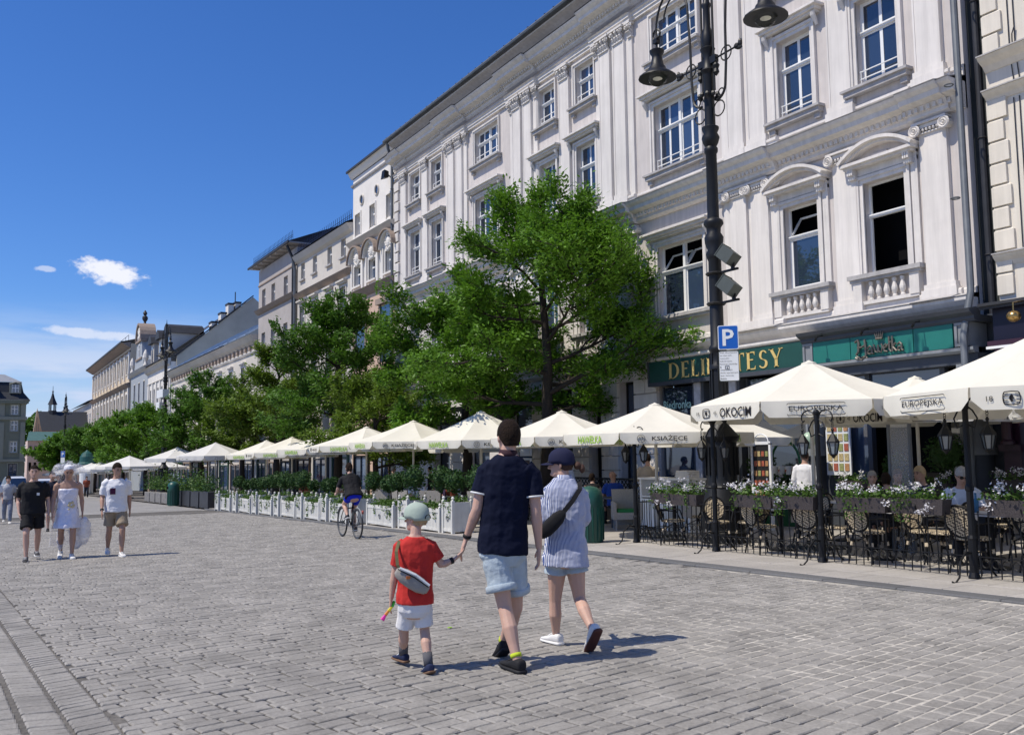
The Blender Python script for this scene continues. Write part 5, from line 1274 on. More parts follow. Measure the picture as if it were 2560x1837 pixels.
for y, L, l in bx[:6]: flower_box(fx(y)-.02, y, L, 'dark woven box of white geraniums '+l)
for x, y, L, l, z in [(16.3, 16.2, 1.2, 'low white flowers by the menu stand', .75), (16.4, 13.4, .9, 'among chairs under the teal fascia', .9), (16.6, 11.9, 1.0, 'in front of the grey shop pilaster', .85), (16.8, 10.0, 1.1, 'beside the aubergine shop pillar', .9), (13.2, 15.0, 1.0, 'on the side fence by the waiter station', .8), (14.6, 16.9, .8, 'behind the street lamp base', .8)]:
    flower_box(x, y, L, 'dark box of white flowers standing back '+l, math.pi/2, z, .7, 0)
# ================================================================== terrace furniture
CANE = bpy.data.materials.new('cream_black_weave'); CANE.use_nodes = True
_t = CANE.node_tree; _b = _t.nodes['Principled BSDF']; _b.inputs['Roughness'].default_value = .6
_c = N(_t, 'ShaderNodeTexCoord'); _ck = N(_t, 'ShaderNodeTexChecker'); _ck.inputs['Scale'].default_value = 38
_ck.inputs['Color1'].default_value = (.62, .52, .36, 1); _ck.inputs['Color2'].default_value = (.055, .04, .03, 1)
_m = N(_t, 'ShaderNodeMapping'); _m.inputs['Rotation'].default_value = (.6, .7, .75); _t.links.new(_c.outputs['Object'], _m.inputs[0]); _t.links.new(_m.outputs[0], _ck.inputs['Vector'])
_t.links.new(_ck.outputs[0], _b.inputs['Base Color'])
BAMB = mk('cream_binding', (.60, .50, .36), .5, .1, 20)
WICK = mk('grey_wicker', (.36, .345, .325), .8, .25, 70, .5, 120); CUSH = mk('green_cushion', (.02, .17, .06), .85, .1, 8)
CLOTH = mk('white_linen', (.72, .71, .70), .8, .05, 4); TTOP = mk('white_table_top', (.66, .65, .63), .4, .05, 4); BASKET = mk('glass_blue', (.05, .16, .28), .15, .1)
def bistro_chair():
    t = thing('bistro_chair', 'black framed bistro chair with cream and black woven seat', 'chair', group='woven bistro chairs of the near terrace')
    unit(MB().lathe([(.2, .43), (.225, .44), (.225, .46), (.2, .47)], 16), 'seat', CANE, t)
    m_ = MB(); R = [(0, -.21+.0-.06*math.sin(0), .47)]
    # oval back leaning away
    pts = [( .2*math.cos(a), -.22-.12*((.68+.21*math.sin(a))-.47)/.4, .68+.21*math.sin(a)) for a in [2*math.pi*i/20 for i in range(20)]]
    m_.tube(pts, .017, 6, closed=True)
    m_.tube([(-.16, -.19, .44), (-.2, -.25, .66)], .015, 5); m_.tube([(.16, -.19, .44), (.2, -.25, .66)], .015, 5); unit(m_, 'back_frame', IRON, t)
    m_ = MB(); o = [(p[0]*.95, p[1], .68+(p[2]-.68)*.95) for p in pts]; m_.add(o, [tuple(range(20))]); m_.add([(x, y-.008, z) for x, y, z in o], [tuple(reversed(range(20)))]); unit(m_, 'backrest', CANE, t)
    for sx in (-1, 1):
        for sy in (-1, 1):
            a = Vector((sx*.16, sy*.15, .44)); b = Vector((sx*.21, sy*.22, 0))
            l = unit(MB().tube([a, b], [.016, .013], 6), 'leg', IRON, t); m_ = MB(); m_.tube([a.lerp(b, .3), a.lerp(b, .42)], .021, 6); q = unit(m_, 'binding', BAMB, None); q.parent = l
        m_ = MB(); m_.tube([(sx*.19, -.24, .64), (sx*.26, -.1, .66), (sx*.27, .1, .64), (sx*.22, .17, .46)], .014, 5); unit(m_, 'armrest', IRON, t)
    m_ = MB()
    for s in (-1, 1): m_.tube([(s*.18, -.17, .28), (0, 0, .4), (s*.18, .17, .28)], .009, 4)
    unit(m_, 'brace', IRON, t); return t
def cafe_table():
    t = thing('cafe_table', 'small white topped cafe table on a black pedestal', 'table', group='white topped tables of the near terrace')
    unit(MB().bev(-.34, .34, -.34, .34, .72, .75, .008), 'tabletop', TTOP, t)
    m_ = MB(); m_.lathe([(.22, 0), (.22, .03), (.05, .06), (.03, .1), (.03, .7), (.12, .72)], 10); unit(m_, 'pedestal', IRON, t)
    m_ = MB(); m_.add([(-.1, -.345, .754), (.12, -.345, .754), (.12, .15, .754), (-.1, .15, .754), (-.1, -.35, .5), (.12, -.352, .48)], [(0, 1, 2, 3), (1, 0, 4, 5)]); unit(m_, 'napkin', CLOTH, t); return t
ch0 = bistro_chair(); tb0 = cafe_table(); first = [True, True]
def put_thing(p, key, x, y, rz, label=None):
    loc = (x, y, gz(y)+.024)
    if first[key]: first[key] = False; p.location = loc; p.rotation_euler = (0, 0, rz); o = p
    else: o = copy_tree(p, loc=loc, rz=rz)
    if label: o['label'] = label
    return o
tabs = [(12.1, 14.35, 'white topped cafe table nearest the lamp base'), (12.05, 11.5, 'white topped cafe table behind the middle fence panel'), (12.0, 9.35, 'white topped cafe table with napkins under the left big parasol'), (11.95, 7.6, 'white topped cafe table in front of the man in pale blue'), (11.9, 5.9, 'white topped cafe table at the right edge'), (14.2, 9.7, 'white topped cafe table between the seated couples'), (14.0, 7.2, 'white topped cafe table in the back row at the right'), (14.3, 12.0, 'white topped cafe table in the back row under the teal fascia'), (15.6, 10.4, 'white topped cafe table close to the shop entrance'), (15.7, 8.3, 'white topped cafe table by the grey shop pilaster'), (13.1, 8.4, 'white topped cafe table in the middle of the terrace')]
for x, y, l in tabs: put_thing(tb0, 1, x, y, U(-.1, .1), l)
chairs = [(12.75, 14.4, 1.5, 'behind the table nearest the lamp base'), (11.75, 12.75, 2.6, 'backing on the second lantern post'), (11.55, 13.75, -2.4, 'seen side on behind the first flower box'), (12.05, 12.22, .1, 'facing right behind the second flower box'), (12.05, 10.8, 3.0, 'below the third flower box'), (11.42, 11.3, -1.7, 'close behind the fence left of the middle post'),
          (11.4, 10.2, -1.3, 'turned aside beside the middle post'), (12.0, 10.05, .1, 'pushed to the table with napkins, left side'), (12.0, 8.65, 3.1, 'with a bright sunlit seat below the flower box'), (11.45, 9.2, -1.5, 'right of the middle lantern post'), (11.95, 8.3, .15, 'under the man in pale blue'), (11.95, 6.9, 3.2, 'by the right lantern post'), (11.35, 7.5, -1.6, 'close to the fence near the right lantern post'), (11.3, 5.9, -1.5, 'cut by the right edge'),
          (14.0, 7.95, .1, 'seen from behind in the back row'), (14.0, 6.45, 3.1, 'in the back row at the far right'), (14.7, 7.2, 1.5, 'facing the square in the back row'), (13.3, 7.3, -1.6, 'with its round back towards the square'), (14.3, 12.75, 0, 'under the teal fascia, left'), (14.3, 11.25, 3.1, 'under the teal fascia, right'), (13.1, 7.75, 3.0, 'in the middle of the terrace, right'), (13.75, 8.5, 1.6, 'in the middle of the terrace, far side'), (12.6, 9.3, -1.2, 'behind the table with napkins'), (12.75, 11.5, 1.4, 'facing the square behind the middle fence panel'), (12.7, 7.3, 1.7, 'facing the square near the right lantern post'), (12.65, 6.0, 1.5, 'facing the square at the right edge'), (15.6, 11.1, 0, 'close to the shop entrance, left'), (15.6, 9.7, 3.1, 'close to the shop entrance, right'), (15.7, 9.0, 0, 'by the grey shop pilaster'), (11.6, 5.2, 3.0, 'nearest the right edge of the photo')]
for x, y, r, l in chairs: put_thing(ch0, 0, x, y, r+U(-.15, .15), 'woven bistro chair '+l)
t = thing('bottle', 'blue glass bottle on the table before the man in pale blue', 'bottle', (11.85, 7.75, gz(7.7)+.775)); unit(MB().lathe([(.035, 0), (.037, .15), (.015, .2), (.014, .27), (.017, .28)], 10), 'glass', BASKET, None, smooth=True).parent = t; q = unit(MB().lathe([(.018, .27), (.018, .295)], 8), 'cap', FRAME, None); q.parent = t
# ---- wicker armchairs and the waiters' station of the next terrace
def wicker():
    t = thing('wicker_armchair', 'grey wicker armchair with its tall back to the square', 'armchair', group='grey wicker armchairs of the lettered parasols')
    m_ = MB(); m_.add([(-.28, -.3, .1), (.28, -.3, .1), (.33, -.34, .95), (-.33, -.34, .95), (-.28, -.24, .1), (.28, -.24, .1), (.33, -.28, .95), (-.33, -.28, .95)], [(0, 1, 2, 3), (5, 4, 7, 6), (1, 5, 6, 2), (4, 0, 3, 7), (3, 2, 6, 7), (0, 4, 5, 1)]); unit(m_, 'backrest', WICK, t)
    unit(MB().bev(-.28, .28, -.28, .3, .25, .42, .03), 'seat', WICK, t); unit(MB().bev(-.24, .24, -.22, .28, .42, .49, .03), 'cushion', CUSH, t)
    for s in (-1, 1):
        unit(MB().bev(s*.31-.04, s*.31+.04, -.28, .3, .25, .66, .02), 'armrest', WICK, t)
        for y in (-.28, .26): unit(MB().tube([(s*.27, y, .25), (s*.28, y*1.05, 0)], .022, 6), 'leg', WICK, t)
    return t
wk = wicker(); wfirst = True
for x, y, r, l in [(15.6, 21.8, 1.1, 'grey wicker armchair seen from the back right of the green bin'), (14.6, 20.6, .1, 'pale wicker armchair just beside the green bin'), (13.6, 17.9, 2.6, 'grey wicker armchair near the hooked lantern'), (14.7, 23.4, -2, 'grey wicker armchair behind the woman'), (11.6, 24.5, -.8, 'grey wicker armchair behind the topiary left of the man'), (11.5, 26.2, -1.2, 'grey wicker armchair with a green cushion behind the planters'), (11.6, 28.2, -.8, 'grey wicker armchair behind the ivy planters'), (11.7, 21.6, -1, 'grey wicker armchair behind the man'), (11.6, 30.2, -1, 'far grey wicker armchair behind the planters')]:
    loc = (x, y, gz(y)+.024)
    if wfirst: wfirst = False; wk.location = loc; wk.rotation_euler = (0, 0, r); wk['label'] = l
    else: copy_tree(wk, loc=loc, rz=r, label=l)
for x, y, l in [(15.2, 20.6, 'dark dining table where the couple sits'), (12.4, 25.3, 'dark dining table behind the near planters'), (12.4, 29.2, 'dark dining table behind the ivy planters'), (14.2, 18.9, 'dark dining table by the hooked lantern')]:
    t = thing('dining_table', l, 'table', (x, y, gz(y)+.02), group='dark tables under the lettered parasols'); q = unit(MB().bev(-.6, .6, -.4, .4, .71, .75, .01), 'tabletop', SLATE, None); q.parent = t
    for a in (-1, 1):
        for b in (-1, 1): q = unit(MB().box(a*.52-.03, a*.52+.03, b*.33-.03, b*.33+.03, 0, .71), 'leg', SLATE, None); q.parent = t
st = thing('waiter_station', 'white painted waiter station with open shelf and napkin stacks', 'sideboard', (14.0, 16.7, gz(16.7)))
g = gz(16.7); m_ = MB(); m_.box(13.75, 14.25, 15.8, 15.86, g, g+1.2); m_.box(13.75, 14.25, 17.5, 17.56, g, g+1.2); m_.box(13.75, 14.25, 16.55, 16.6, g, g+1.2); m_.box(14.2, 14.25, 15.86, 17.5, g, g+1.2); m_.build('carcass', FRAME, st)
MB().box(13.72, 14.28, 15.76, 17.6, g+1.2, g+1.24).build('worktop', FRAME, st); MB().box(13.76, 14.2, 15.86, 17.5, g+.78, g+.81).build('shelf', FRAME, st)
m_ = MB(); m_.box(13.735, 13.75, 16.62, 17.48, g+.1, g+.75); m_.build('door_panel', FRAME, st)
t = thing('linen_pile', 'stack of folded white napkins on the waiter station', 'napkins', (14, 16.1, g+1.24))
for i in range(5): unit(MB().bev(-.16-U(0, .03), .16, -.2, .2+U(0, .04), .035*i, .035*i+.033, .008), 'napkin', CLOTH, None, rz=U(-.1, .1)).parent = t
t = thing('spray_bottle', 'white and blue bottle standing on the waiter station', 'bottle', (14.0, 17.2, g+1.24)); unit(MB().lathe([(.05, 0), (.05, .2), (.02, .27), (.02, .32)], 10), 'bottle_body', FRAME, None).parent = t; unit(MB().lathe([(.051, .03), (.051, .14)], 10), 'label_band', BLUE, None).parent = t
# lattice screens behind the tables
tr = thing('trellis', 'dark diagonal lattice screen behind the seated couple', 'trellis', (16.4, 22.5, gz(22)))
m_ = MB(); g = gz(22); y = 18.5
while y < 25: m_.bar((16.4, y, g+.2), (16.4, y+.95, g+1.15), .012, .03); m_.bar((16.42, y+.95, g+.2), (16.42, y, g+1.15), .012, .03); y += .17
tr_o = m_.build('lattice', IRON, tr, kind='stuff'); MB().box(16.37, 16.45, 18.4, 26, g+1.15, g+1.2).build('rail', IRON, tr)
# menu boards
mn = thing('menu_stand', 'white framed menu stand with rows of small dish pictures and an arched top', 'menu board', (15.5, 15.3, gz(15.3)))
g = gz(15.3); m_ = MB(); m_.box(15.48, 15.54, 15.0, 15.06, g, g+1.98); m_.box(15.48, 15.54, 15.56, 15.62, g, g+1.98); m_.box(15.48, 15.54, 15.0, 15.62, g+1.95, g+2.02); m_.box(15.48, 15.54, 15.0, 15.62, g+.4, g+.46)
m_.tube([(15.51, 15.31+.22*math.cos(a), g+2.02+.17*math.sin(a)) for a in [math.pi*i/10 for i in range(11)]], .015, 5); m_.build('stand_frame', FRAME, mn)
MB().box(15.5, 15.52, 15.06, 15.56, g+.46, g+1.95).build('board', BLACKP, mn)
PICS = [mk('dish_%d' % i, c, .6, .4, 30) for i, c in enumerate([(.42, .22, .10), (.45, .36, .18), (.36, .10, .06), (.28, .30, .12)])]
for r in range(6):
    for c in range(4): MB().box(15.49, 15.5, 15.10+.115*c, 15.18+.115*c, g+.58+.22*r, g+.70+.22*r).build('dish_picture', PICS[(r*3+c*2+r*c) % 4], mn)
mp = thing('dish_board', 'tall panel of dish pictures against the teal shop front', 'menu board', (17.4, 14.75, gz(14)))
MB().box(17.42, 17.46, 14.4, 15.1, .9, 2.4).build('board', SWHITE, mp)
for r in range(6):
    for c in range(4): MB().box(17.405, 17.42, 14.45+.16*c, 14.57+.16*c, 1.0+.23*r, 1.17+.23*r).build('dish_picture', PICS[(r+c*3+r*c) % 4], mp)
pb = thing('poster_stand', 'white poster stand with blue and dark posters behind the man', 'poster stand', (16.6, 28.0, gz(28)))
g = gz(28)
for c in range(2):
    for r in range(3):
        y0 = 28.9-.95*c; z0 = g+.75+.62*r
        MB().box(16.6, 16.66, y0-.8, y0, z0, z0+.55).build('poster_frame', SWHITE, pb); MB().box(16.585, 16.6, y0-.65, y0-.12, z0+.08, z0+.48).build('poster', BLUE if c == 0 and r > 0 else PURPLE if r < 2 else SWHITE, pb)
# shop goods seen through the openings
GOODS = [mk('goods_%d' % i, c, .6, .4, 25) for i, c in enumerate([(.35, .08, .06), (.1, .3, .28), (.45, .4, .3), (.05, .2, .08)])]
sh = thing('shop_shelves', 'shelves of colourful packets inside the shop under the dark green board', 'shelves', (18.25, 20.9, gz(21)))
for r in range(5):
    MB().box(18.2, 18.5, 20.2, 21.8, gz(21)+.55+.38*r, gz(21)+.58+.38*r).build('shelf', SLATE, sh)
    for i in range(9): MB().box(18.22, 18.4, 20.22+.17*i, 20.35+.17*i, gz(21)+.58+.38*r, gz(21)+.76+.38*r+U(0, .08)).build('packet', GOODS[rnd.randrange(4)], sh)
fs = thing('gift_display', 'green display of potted gifts with red hearts beside the menu stand', 'display', (16.9, 15.9, gz(16)))
g = gz(16); MB().box(16.7, 17.1, 15.4, 16.5, g, g+1.0).build('counter', mk('display_green', (.02, .12, .05), .6), fs)
for i in range(5):
    q = MB().lathe([(.06, 0), (.09, .2)], 8, (16.8, 15.5+.22*i, g+1.25)).build('pot', FRAME, fs); MB().add([(16.7, 15.46+.22*i, g+1.38), (16.7, 15.5+.22*i, g+1.3), (16.7, 15.54+.22*i, g+1.38), (16.7, 15.5+.22*i, g+1.36)], [(0, 1, 2, 3)]).build('heart', GOODS[0], q)
    m_ = MB(); [leafquad(m_, (16.8+U(-.1, .1), 15.5+.22*i+U(-.1, .1), g+1.1+U(-.1, .15)), .06) for _ in range(24)]; m_.build('leaves', LEAFD, fs)
m_ = MB(); m_.tube([(16.9, 15.9+.45*math.cos(a), g+1.5+.55*math.sin(a)) for a in [math.pi*i/10 for i in range(11)]], .03, 6); m_.build('arch', MT['display_green'], fs)
MB().ell((16.9, 15.15, g+2.05), (.16, .16, .2), 12, 8).build('balloon', mk('pale_green_rubber', (.38, .5, .36), .3), fs, smooth=True)
# ---- bins
BING = mk('dark_green_bin', (.012, .075, .055), .4, .1, 5, spec=.5)
def bin_(x, y, label, s=1):
    g = gz(y); t = thing('litter_bin', label, 'litter bin', (x, y, g+.02), group='dark green litter bins')
    o = unit(MB().lathe([(.24*s, 0), (.26*s, .03), (.27*s, .7*s), (.28*s, .74*s), (.27*s, .9*s), (.24*s, 1.02*s), (.15*s, 1.1*s), (.02, 1.13*s)], 18), 'body', BING, None); o.parent = t; auto(o)
    m_ = MB(); 
    for i in range(16): a = 2*math.pi*i/16; m_.bar((.27*s*math.cos(a), .27*s*math.sin(a), .06), (.275*s*math.cos(a), .275*s*math.sin(a), .7*s), .02, .02)
    o = unit(m_, 'ribs', BING, None); o.parent = t
    o = unit(MB().box(-.29*s, -.2*s, -.12, .12, .78*s, .9*s), 'opening', DARK, None); o.parent = t
bin_(10.74, 15.35, 'dark green ribbed litter bin right beside the woman'); bin_(9.36, 52.8, 'dark green litter bin by the white parasols at the left', 1.15)
# ---- white planter boxes with clipped balls and ivy
IVY = LEAF
PLW = mk('planter_paint', (.66, .65, .60), .55, .06, 5, var2=.08, s2=1.2, streak=.08)
def planter(x, y, L, label, tall=False, rz=0):
    g = gz(y); t = thing('planter_box', label, 'planter', (x, y, g+.01), rz, 'white planter boxes along the cream parasols')
    h = .76 if tall else .60; W = .5
    def sub(m_, n, mat, p=t, **k): o = m_.build(n, mat, None, **k); o.parent = p; return o
    for sx in (-1, 1):
        for sy in (-1, 1):
            m_ = MB(); m_.box(sx*W/2-.04, sx*W/2+.04, sy*L/2-.04, sy*L/2+.04, 0, h+.04); m_.lathe([(.045, 0), (.03, .02), (.045, .06), (.02, .1)], 6, (sx*W/2, sy*L/2, h+.04)); sub(m_, 'corner_post', PLW)
    for sx in (-1, 1):
        X_ = sx*W/2
        m_ = MB(); m_.box(X_-.015, X_+.015, -L/2+.041, L/2-.041, .06, h); p = sub(m_, 'side_panel', PLW)
        f = MB()
        for z0, z1 in ((.06, .13), (h-.1, h)): f.box(X_-.028, X_+.028, -L/2+.042, L/2-.042, z0, z1)
        n = max(2, int(L/.09))
        for i in range(n): yy = -L/2+.09+(L-.18)*i/(n-1); f.box(X_-.02, X_+.02, yy-.012, yy+.012, .131, h-.101)
        sub(f, 'panel_slats', PLW, p); e = MB(); e.ring((X_+sx*.03, 0, h*.5), .06, .012, 'x', 12, 4); e.tube([(X_+sx*.03, -.02, h*.5-.04), (X_+sx*.03, .03, h*.5), (X_+sx*.03, -.02, h*.5+.04)], .01, 4); sub(e, 'emblem', SLATEL, p)
    for sy in (-1, 1):
        m_ = MB(); m_.box(-W/2+.041, W/2-.041, sy*L/2-.015, sy*L/2+.015, .06, h); sub(m_, 'end_panel', PLW)
    m_ = MB(); m_.box(-W/2+.02, W/2-.02, -L/2+.02, L/2-.02, h-.12, h-.08); sub(m_, 'soil', mk('soil', (.03, .022, .015), .95) if 'soil' not in MT else MT['soil'])
    m_ = MB()
    for i in range(int(340*L)): leafquad(m_, (rnd.gauss(0, .16), U(-L/2, L/2), h+abs(rnd.gauss(0, .07))), U(.025, .05))
    for q in range(max(2, int(L*2.2))):
        y0 = U(-L/2, L/2); d = U(.12, .5)
        for i in range(int(110*d)+8): leafquad(m_, (-W/2-.03+rnd.gauss(0, .025), y0+rnd.gauss(0, .05), h-U(-.05, d)), U(.02, .042))
    sub(m_, 'ivy', IVY, t, kind='stuff')
    return t
def topiary(x, y, s, label, base=.62):
    g = gz(y)+base-.1; t = thing('topiary', label, 'topiary', (x, y, g), group='clipped balls in the white planters')
    H_ = .5*s+.1
    m_ = MB(); m_.tube([(0, 0, 0), (.01, 0, H_*.6), (0, .01, H_+.1)], .016, 5); m_.build('stem', mk('bark', (.038, .030, .024), .9, .2, 20) if 'bark' not in MT else MT['bark'], None).parent = t
    m_ = MB(); R = .27*s
    for i in range(520):
        d = Vector((rnd.gauss(0, 1), rnd.gauss(0, 1), rnd.gauss(0, 1))).normalized(); r = R*U(.72, 1.08)
        leafquad(m_, (d.x*r, d.y*r, H_+.12+d.z*r*1.05), U(.03, .055))
    m_.ell((0, 0, H_+.12), (R*.75, R*.75, R*.78), 8, 6); m_.build('clipped_ball', LEAFD, None, kind='stuff').parent = t
    return t
rows = [(10.15, 20.1, .5, 1), (10.15, 21.3, 1.5, 0), (10.18, 22.85, .55, 1), (10.1, 24.3, 1.9, 0), (9.98, 26.0, .6, 1), (9.95, 27.3, 1.5, 0), (9.92, 28.6, .55, 1), (9.92, 29.8, 1.5, 0), (9.9, 31.1, .55, 1), (9.9, 32.4, 1.6, 0), (9.88, 33.8, .55, 1), (9.85, 35.2, 1.7, 0), (9.82, 36.7, .6, 1), (9.8, 38.1, 1.7, 0), (9.75, 39.6, .6, 1), (9.7, 41, 1.6, 0), (9.65, 42.4, .6, 1)]
nearl = ['square white planter behind the man', 'long white planter with a round emblem behind the boy', 'tall square white planter left of the boy', 'long white planter right of the cyclist', 'square white planter just behind the bicycle wheel', 'long white planter behind the cyclist']
tl = ['behind the man', 'between the man and the boy', 'above the boy', 'right of the cyclist', 'behind the cyclist']
for i, (x, y, L, tall) in enumerate(rows):
    planter(x, y, L, nearl[i] if i < 6 else ('square' if tall else 'long')+' white planter with trailing ivy, number %s left of the cyclist' % ['one', 'two', 'three', 'four', 'five', 'six', 'seven', 'eight', 'nine', 'ten', 'eleven'][i-6], tall)
k = 0
y = 19.7
while y < 43:
    x = 10.35+U(-.12, .25); s = U(.75, 1.2) if y > 23 else U(1.0, 1.35)
    topiary(x, y, s, 'clipped dark green ball on a stem '+('%s, near the man' % ['first', 'second', 'third', 'fourth', 'fifth'][k] if k < 5 else 'behind the cyclist, %s' % ('close by' if k < 9 else 'a little farther on') if k < 14 else 'beyond the cyclist')); k += 1
    y += U(.8, 1.25)
for x, y, s, l in [(16.9, 16.7, 1.3, 'round leafy shrub beside the white menu stand'), (17.0, 12.9, 1.0, 'small round shrub on a stem behind the grey haired diners'), (17.0, 11.7, 1.5, 'round shrub in front of the shop pilaster')]: topiary(x, y, s, l, .75)
# grey boxes with loose plants beyond the white planters
GBOX = mk('grey_plank_box', (.2, .19, .18), .8, .2, 8)
for i in range(9):
    y = 46.5+2.35*i; x = 9.95+.03*i; g = gz(y)
    t = thing('plant_tub', 'grey box of loose grasses and leafy plants, '+['nearest the white planters', 'second beyond the white planters', 'third beyond the white planters', 'by the green bin, right', 'by the green bin, left', 'under the first white parasol', 'left of the first white parasol', 'under the second white parasol', 'last towards the far street'][i], 'plant box', (x, y, g+.02), 0, 'grey plant boxes towards the far end')
    o = unit(MB().bev(-.3, .3, -.95, .95, 0, .8 if i < 5 else .6, .02), 'box', BLK if i < 5 else GBOX, None); o.parent = t
    m_ = MB()
    for q in range(420): leafquad(m_, (rnd.gauss(0, .25), rnd.gauss(0, .5), .8+abs(rnd.gauss(0, .32+.12*(i % 3)))), U(.04, .09))
    o = m_.build('plants', LEAF if i % 2 else LEAFD, None, kind='stuff'); o.parent = t

# things left on the tables
for k, (x, y, z0) in enumerate([(12.1, 14.35, 0), (12.05, 11.5, 0), (12.0, 9.35, 0), (14.2, 9.7, 0), (11.95, 7.6, 0), (13.1, 8.4, 0), (14.3, 12.0, 0), (15.2, 20.6, 0), (12.4, 25.3, 0)]):
    g = gz(y)+.774
    t = thing('drinking_glass', 'small drinking glass on the table '+['nearest the lamp base', 'behind the middle fence panel', 'with napkins', 'between the seated couples', 'before the man in pale blue', 'in the middle of the terrace', 'under the teal fascia', 'where the couple sits', 'behind the near planters'][k], 'glass', (x+.12, y+.1, g)); unit(MB().lathe([(.028, 0), (.035, .11), (.033, .112)], 10), 'tumbler', BASKET if k % 2 else BRASS, None, smooth=True).parent = t
    t = thing('menu_card', 'folded menu card standing on the table '+['nearest the lamp base', 'behind the middle fence panel', 'with napkins', 'between the seated couples', 'before the man in pale blue', 'in the middle of the terrace', 'under the teal fascia', 'where the couple sits', 'behind the near planters'][k], 'menu', (x-.15, y-.12, g)); unit(MB().add([(0, -.07, 0), (0, .07, 0), (.03, .07, .2), (.03, -.07, .2), (.06, -.07, 0), (.06, .07, 0)], [(0, 3, 2, 1), (3, 4, 5, 2), (0, 4, 3), (1, 2, 5)]), 'card', [SLATE, CLOTH, PURPLE][k % 3], None).parent = t
t = thing('litter_scrap', 'tiny bright green scrap lying on the setts behind the child', 'litter', (4.0, 8.1, gz(8.1)+.008)); unit(MB().bev(-.02, .02, -.012, .012, 0, .008, .003), 'scrap', LIME, None).parent = t
# ================================================================== trees
BARK = MT['bark']; LF = [mk('locust_leaf', (.108, .232, .018), .55, .4, 5, trans=.34), mk('locust_leaf_deep', (.080, .182, .017), .55, .4, 4, trans=.3), mk('locust_leaf_olive', (.125, .205, .02), .55, .4, 4, trans=.36)]
def tree(loc, label, height, spread, clear, seed, leaf, nleaf, size, limbs=7, lean=(0, 0), topw=.35, low=.0):
    """trunk and limbs grown by a little branching rule, sprays of leaflets along the twigs"""
    R = random.Random(seed); x, y = loc; g = gz(y)
    t = thing('tree', label, 'tree', (x, y, g), group='trees in front of the houses')
    mb = MB(); twigs = []
    top = Vector((lean[0], lean[1], height*.96)); n = 9
    P = [Vector((0, 0, 0)).lerp(top, i/n)+Vector((R.gauss(0, .07), R.gauss(0, .07), 0))*(0 if i < 2 else 1) for i in range(n+1)]
    r0 = .028*height*.55+.06
    mb.tube(P, [r0*(1-.93*i/n)+.01 for i in range(n+1)], 9)
    def trunk_at(z):
        f = min(.999, max(0, z/(height*.96)))*n; i = int(f); return P[i].lerp(P[i+1], f-i), r0*(1-.93*f/n)+.01
    def grow(a, d, L, r, lev):
        k = 4; pts = [a]; dd = d.normalized()
        for i in range(k):
            dd = (dd+Vector((R.gauss(0, .16), R.gauss(0, .16), R.gauss(.04, .10)))).normalized(); pts.append(pts[-1]+dd*L/k)
        mb.tube(pts, [r*(1-.75*i/k)+.004 for i in range(k+1)], 6 if lev == 0 else 4, cap=False)
        if lev >= 2: twigs.append((pts[0], pts[-1])); return
        m = 6 if lev == 0 else 4
        for q in range(m):
            f = .22+.78*(q+1)/m; i = min(k-1, int(f*k-.001)); b = pts[i].lerp(pts[i+1], f*k-i)
            ax = dd.cross(Vector((0, 0, 1))).normalized(); s = 1 if q % 2 else -1
            nd = (dd*.75+ax*s*U_(R, .45, 1.0)+Vector((0, 0, R.gauss(.05, .25)))).normalized()
            grow(b, nd, L*U_(R, .38, .55), r*.45, lev+1)
        twigs.append((pts[-2], pts[-1]))
    def U_(R, a, b): return R.uniform(a, b)
    for i in range(limbs*2):
        f = (i+.5)/(limbs*2); z = clear+(height*.9-clear)*f
        prof = math.sin(math.pi*min(1, (f*.80+.20)))**.75 if f > .12 else .78
        prof = prof*(1-topw*0)*(.40+.60*(1-f)) + topw*.25*f
        a = 2.4*i+R.uniform(-.4, .4); b, rr = trunk_at(z); L = spread*prof*R.uniform(.75, 1.15)
        grow(b, Vector((math.cos(a), math.sin(a), R.uniform(.05, .35)+.75*f*f-low*(1-f))), max(.5, L), rr*.5, 0 if L > 1.2 else 1)
    o = mb.build('trunk', BARK, None, smooth=True); o.parent = t
    mb = MB(); tot = sum((b-a).length for a, b in twigs); V = mb.v; F = mb.f
    for a, b in twigs:
        L = (b-a).length; k = max(3, int(nleaf*L/tot)); d = (b-a).normalized(); nz = Vector((R.gauss(0, .3), R.gauss(0, .3), 1)).normalized(); s_ = d.cross(nz).normalized()
        for i in range(k):
            f = R.uniform(.0, 1.18); sp = R.gauss(0, 1)*(.12+.16*(1.1-f))*spread/3.0
            p = a+d*(L*f)+s_*sp+nz*R.gauss(0, .07+.025*spread)
            q = (d*R.uniform(.1, 1)+s_*(1 if sp > 0 else -1)*R.uniform(.2, 1)+nz*R.gauss(-.1, .35)).normalized(); w_ = q.cross(nz+Vector((R.gauss(0, .45), R.gauss(0, .45), 0))).normalized(); z = size*R.uniform(.6, 1.25)
            n0 = len(V); V += [tuple(p-q*z), tuple(p+w_*z*.42), tuple(p+q*z), tuple(p-w_*z*.42)]; F.append((n0, n0+1, n0+2, n0+3))
    o = mb.build('crown', LF[leaf], None, kind='stuff'); o.parent = t
    return t
tree((15.0, 23.7), 'tallest bushy green tree, its crown across the white palace windows', 11.0, 3.75, 3.0, 5, 0, 76000, .08, 11, low=.10)
tree((14.8, 28.6), 'green tree just left of the tallest one, with a narrow leading shoot', 9.3, 3.0, 2.8, 12, 0, 46000, .088, 9, low=.1)
tree((14.2, 35.5), 'low light yellow green tree between two taller trees', 5.9, 2.6, 1.6, 31, 2, 26000, .085, 8)
tree((14.5, 41.0), 'round dense green tree in front of the buff house', 10.7, 3.3, 3.0, 8, 1, 48000, .10, 12, low=.1)
tree((14.6, 51.5), 'olive green tree in front of the grey beige corner house', 9.5, 3.0, 2.7, 17, 2, 30000, .115, 11)
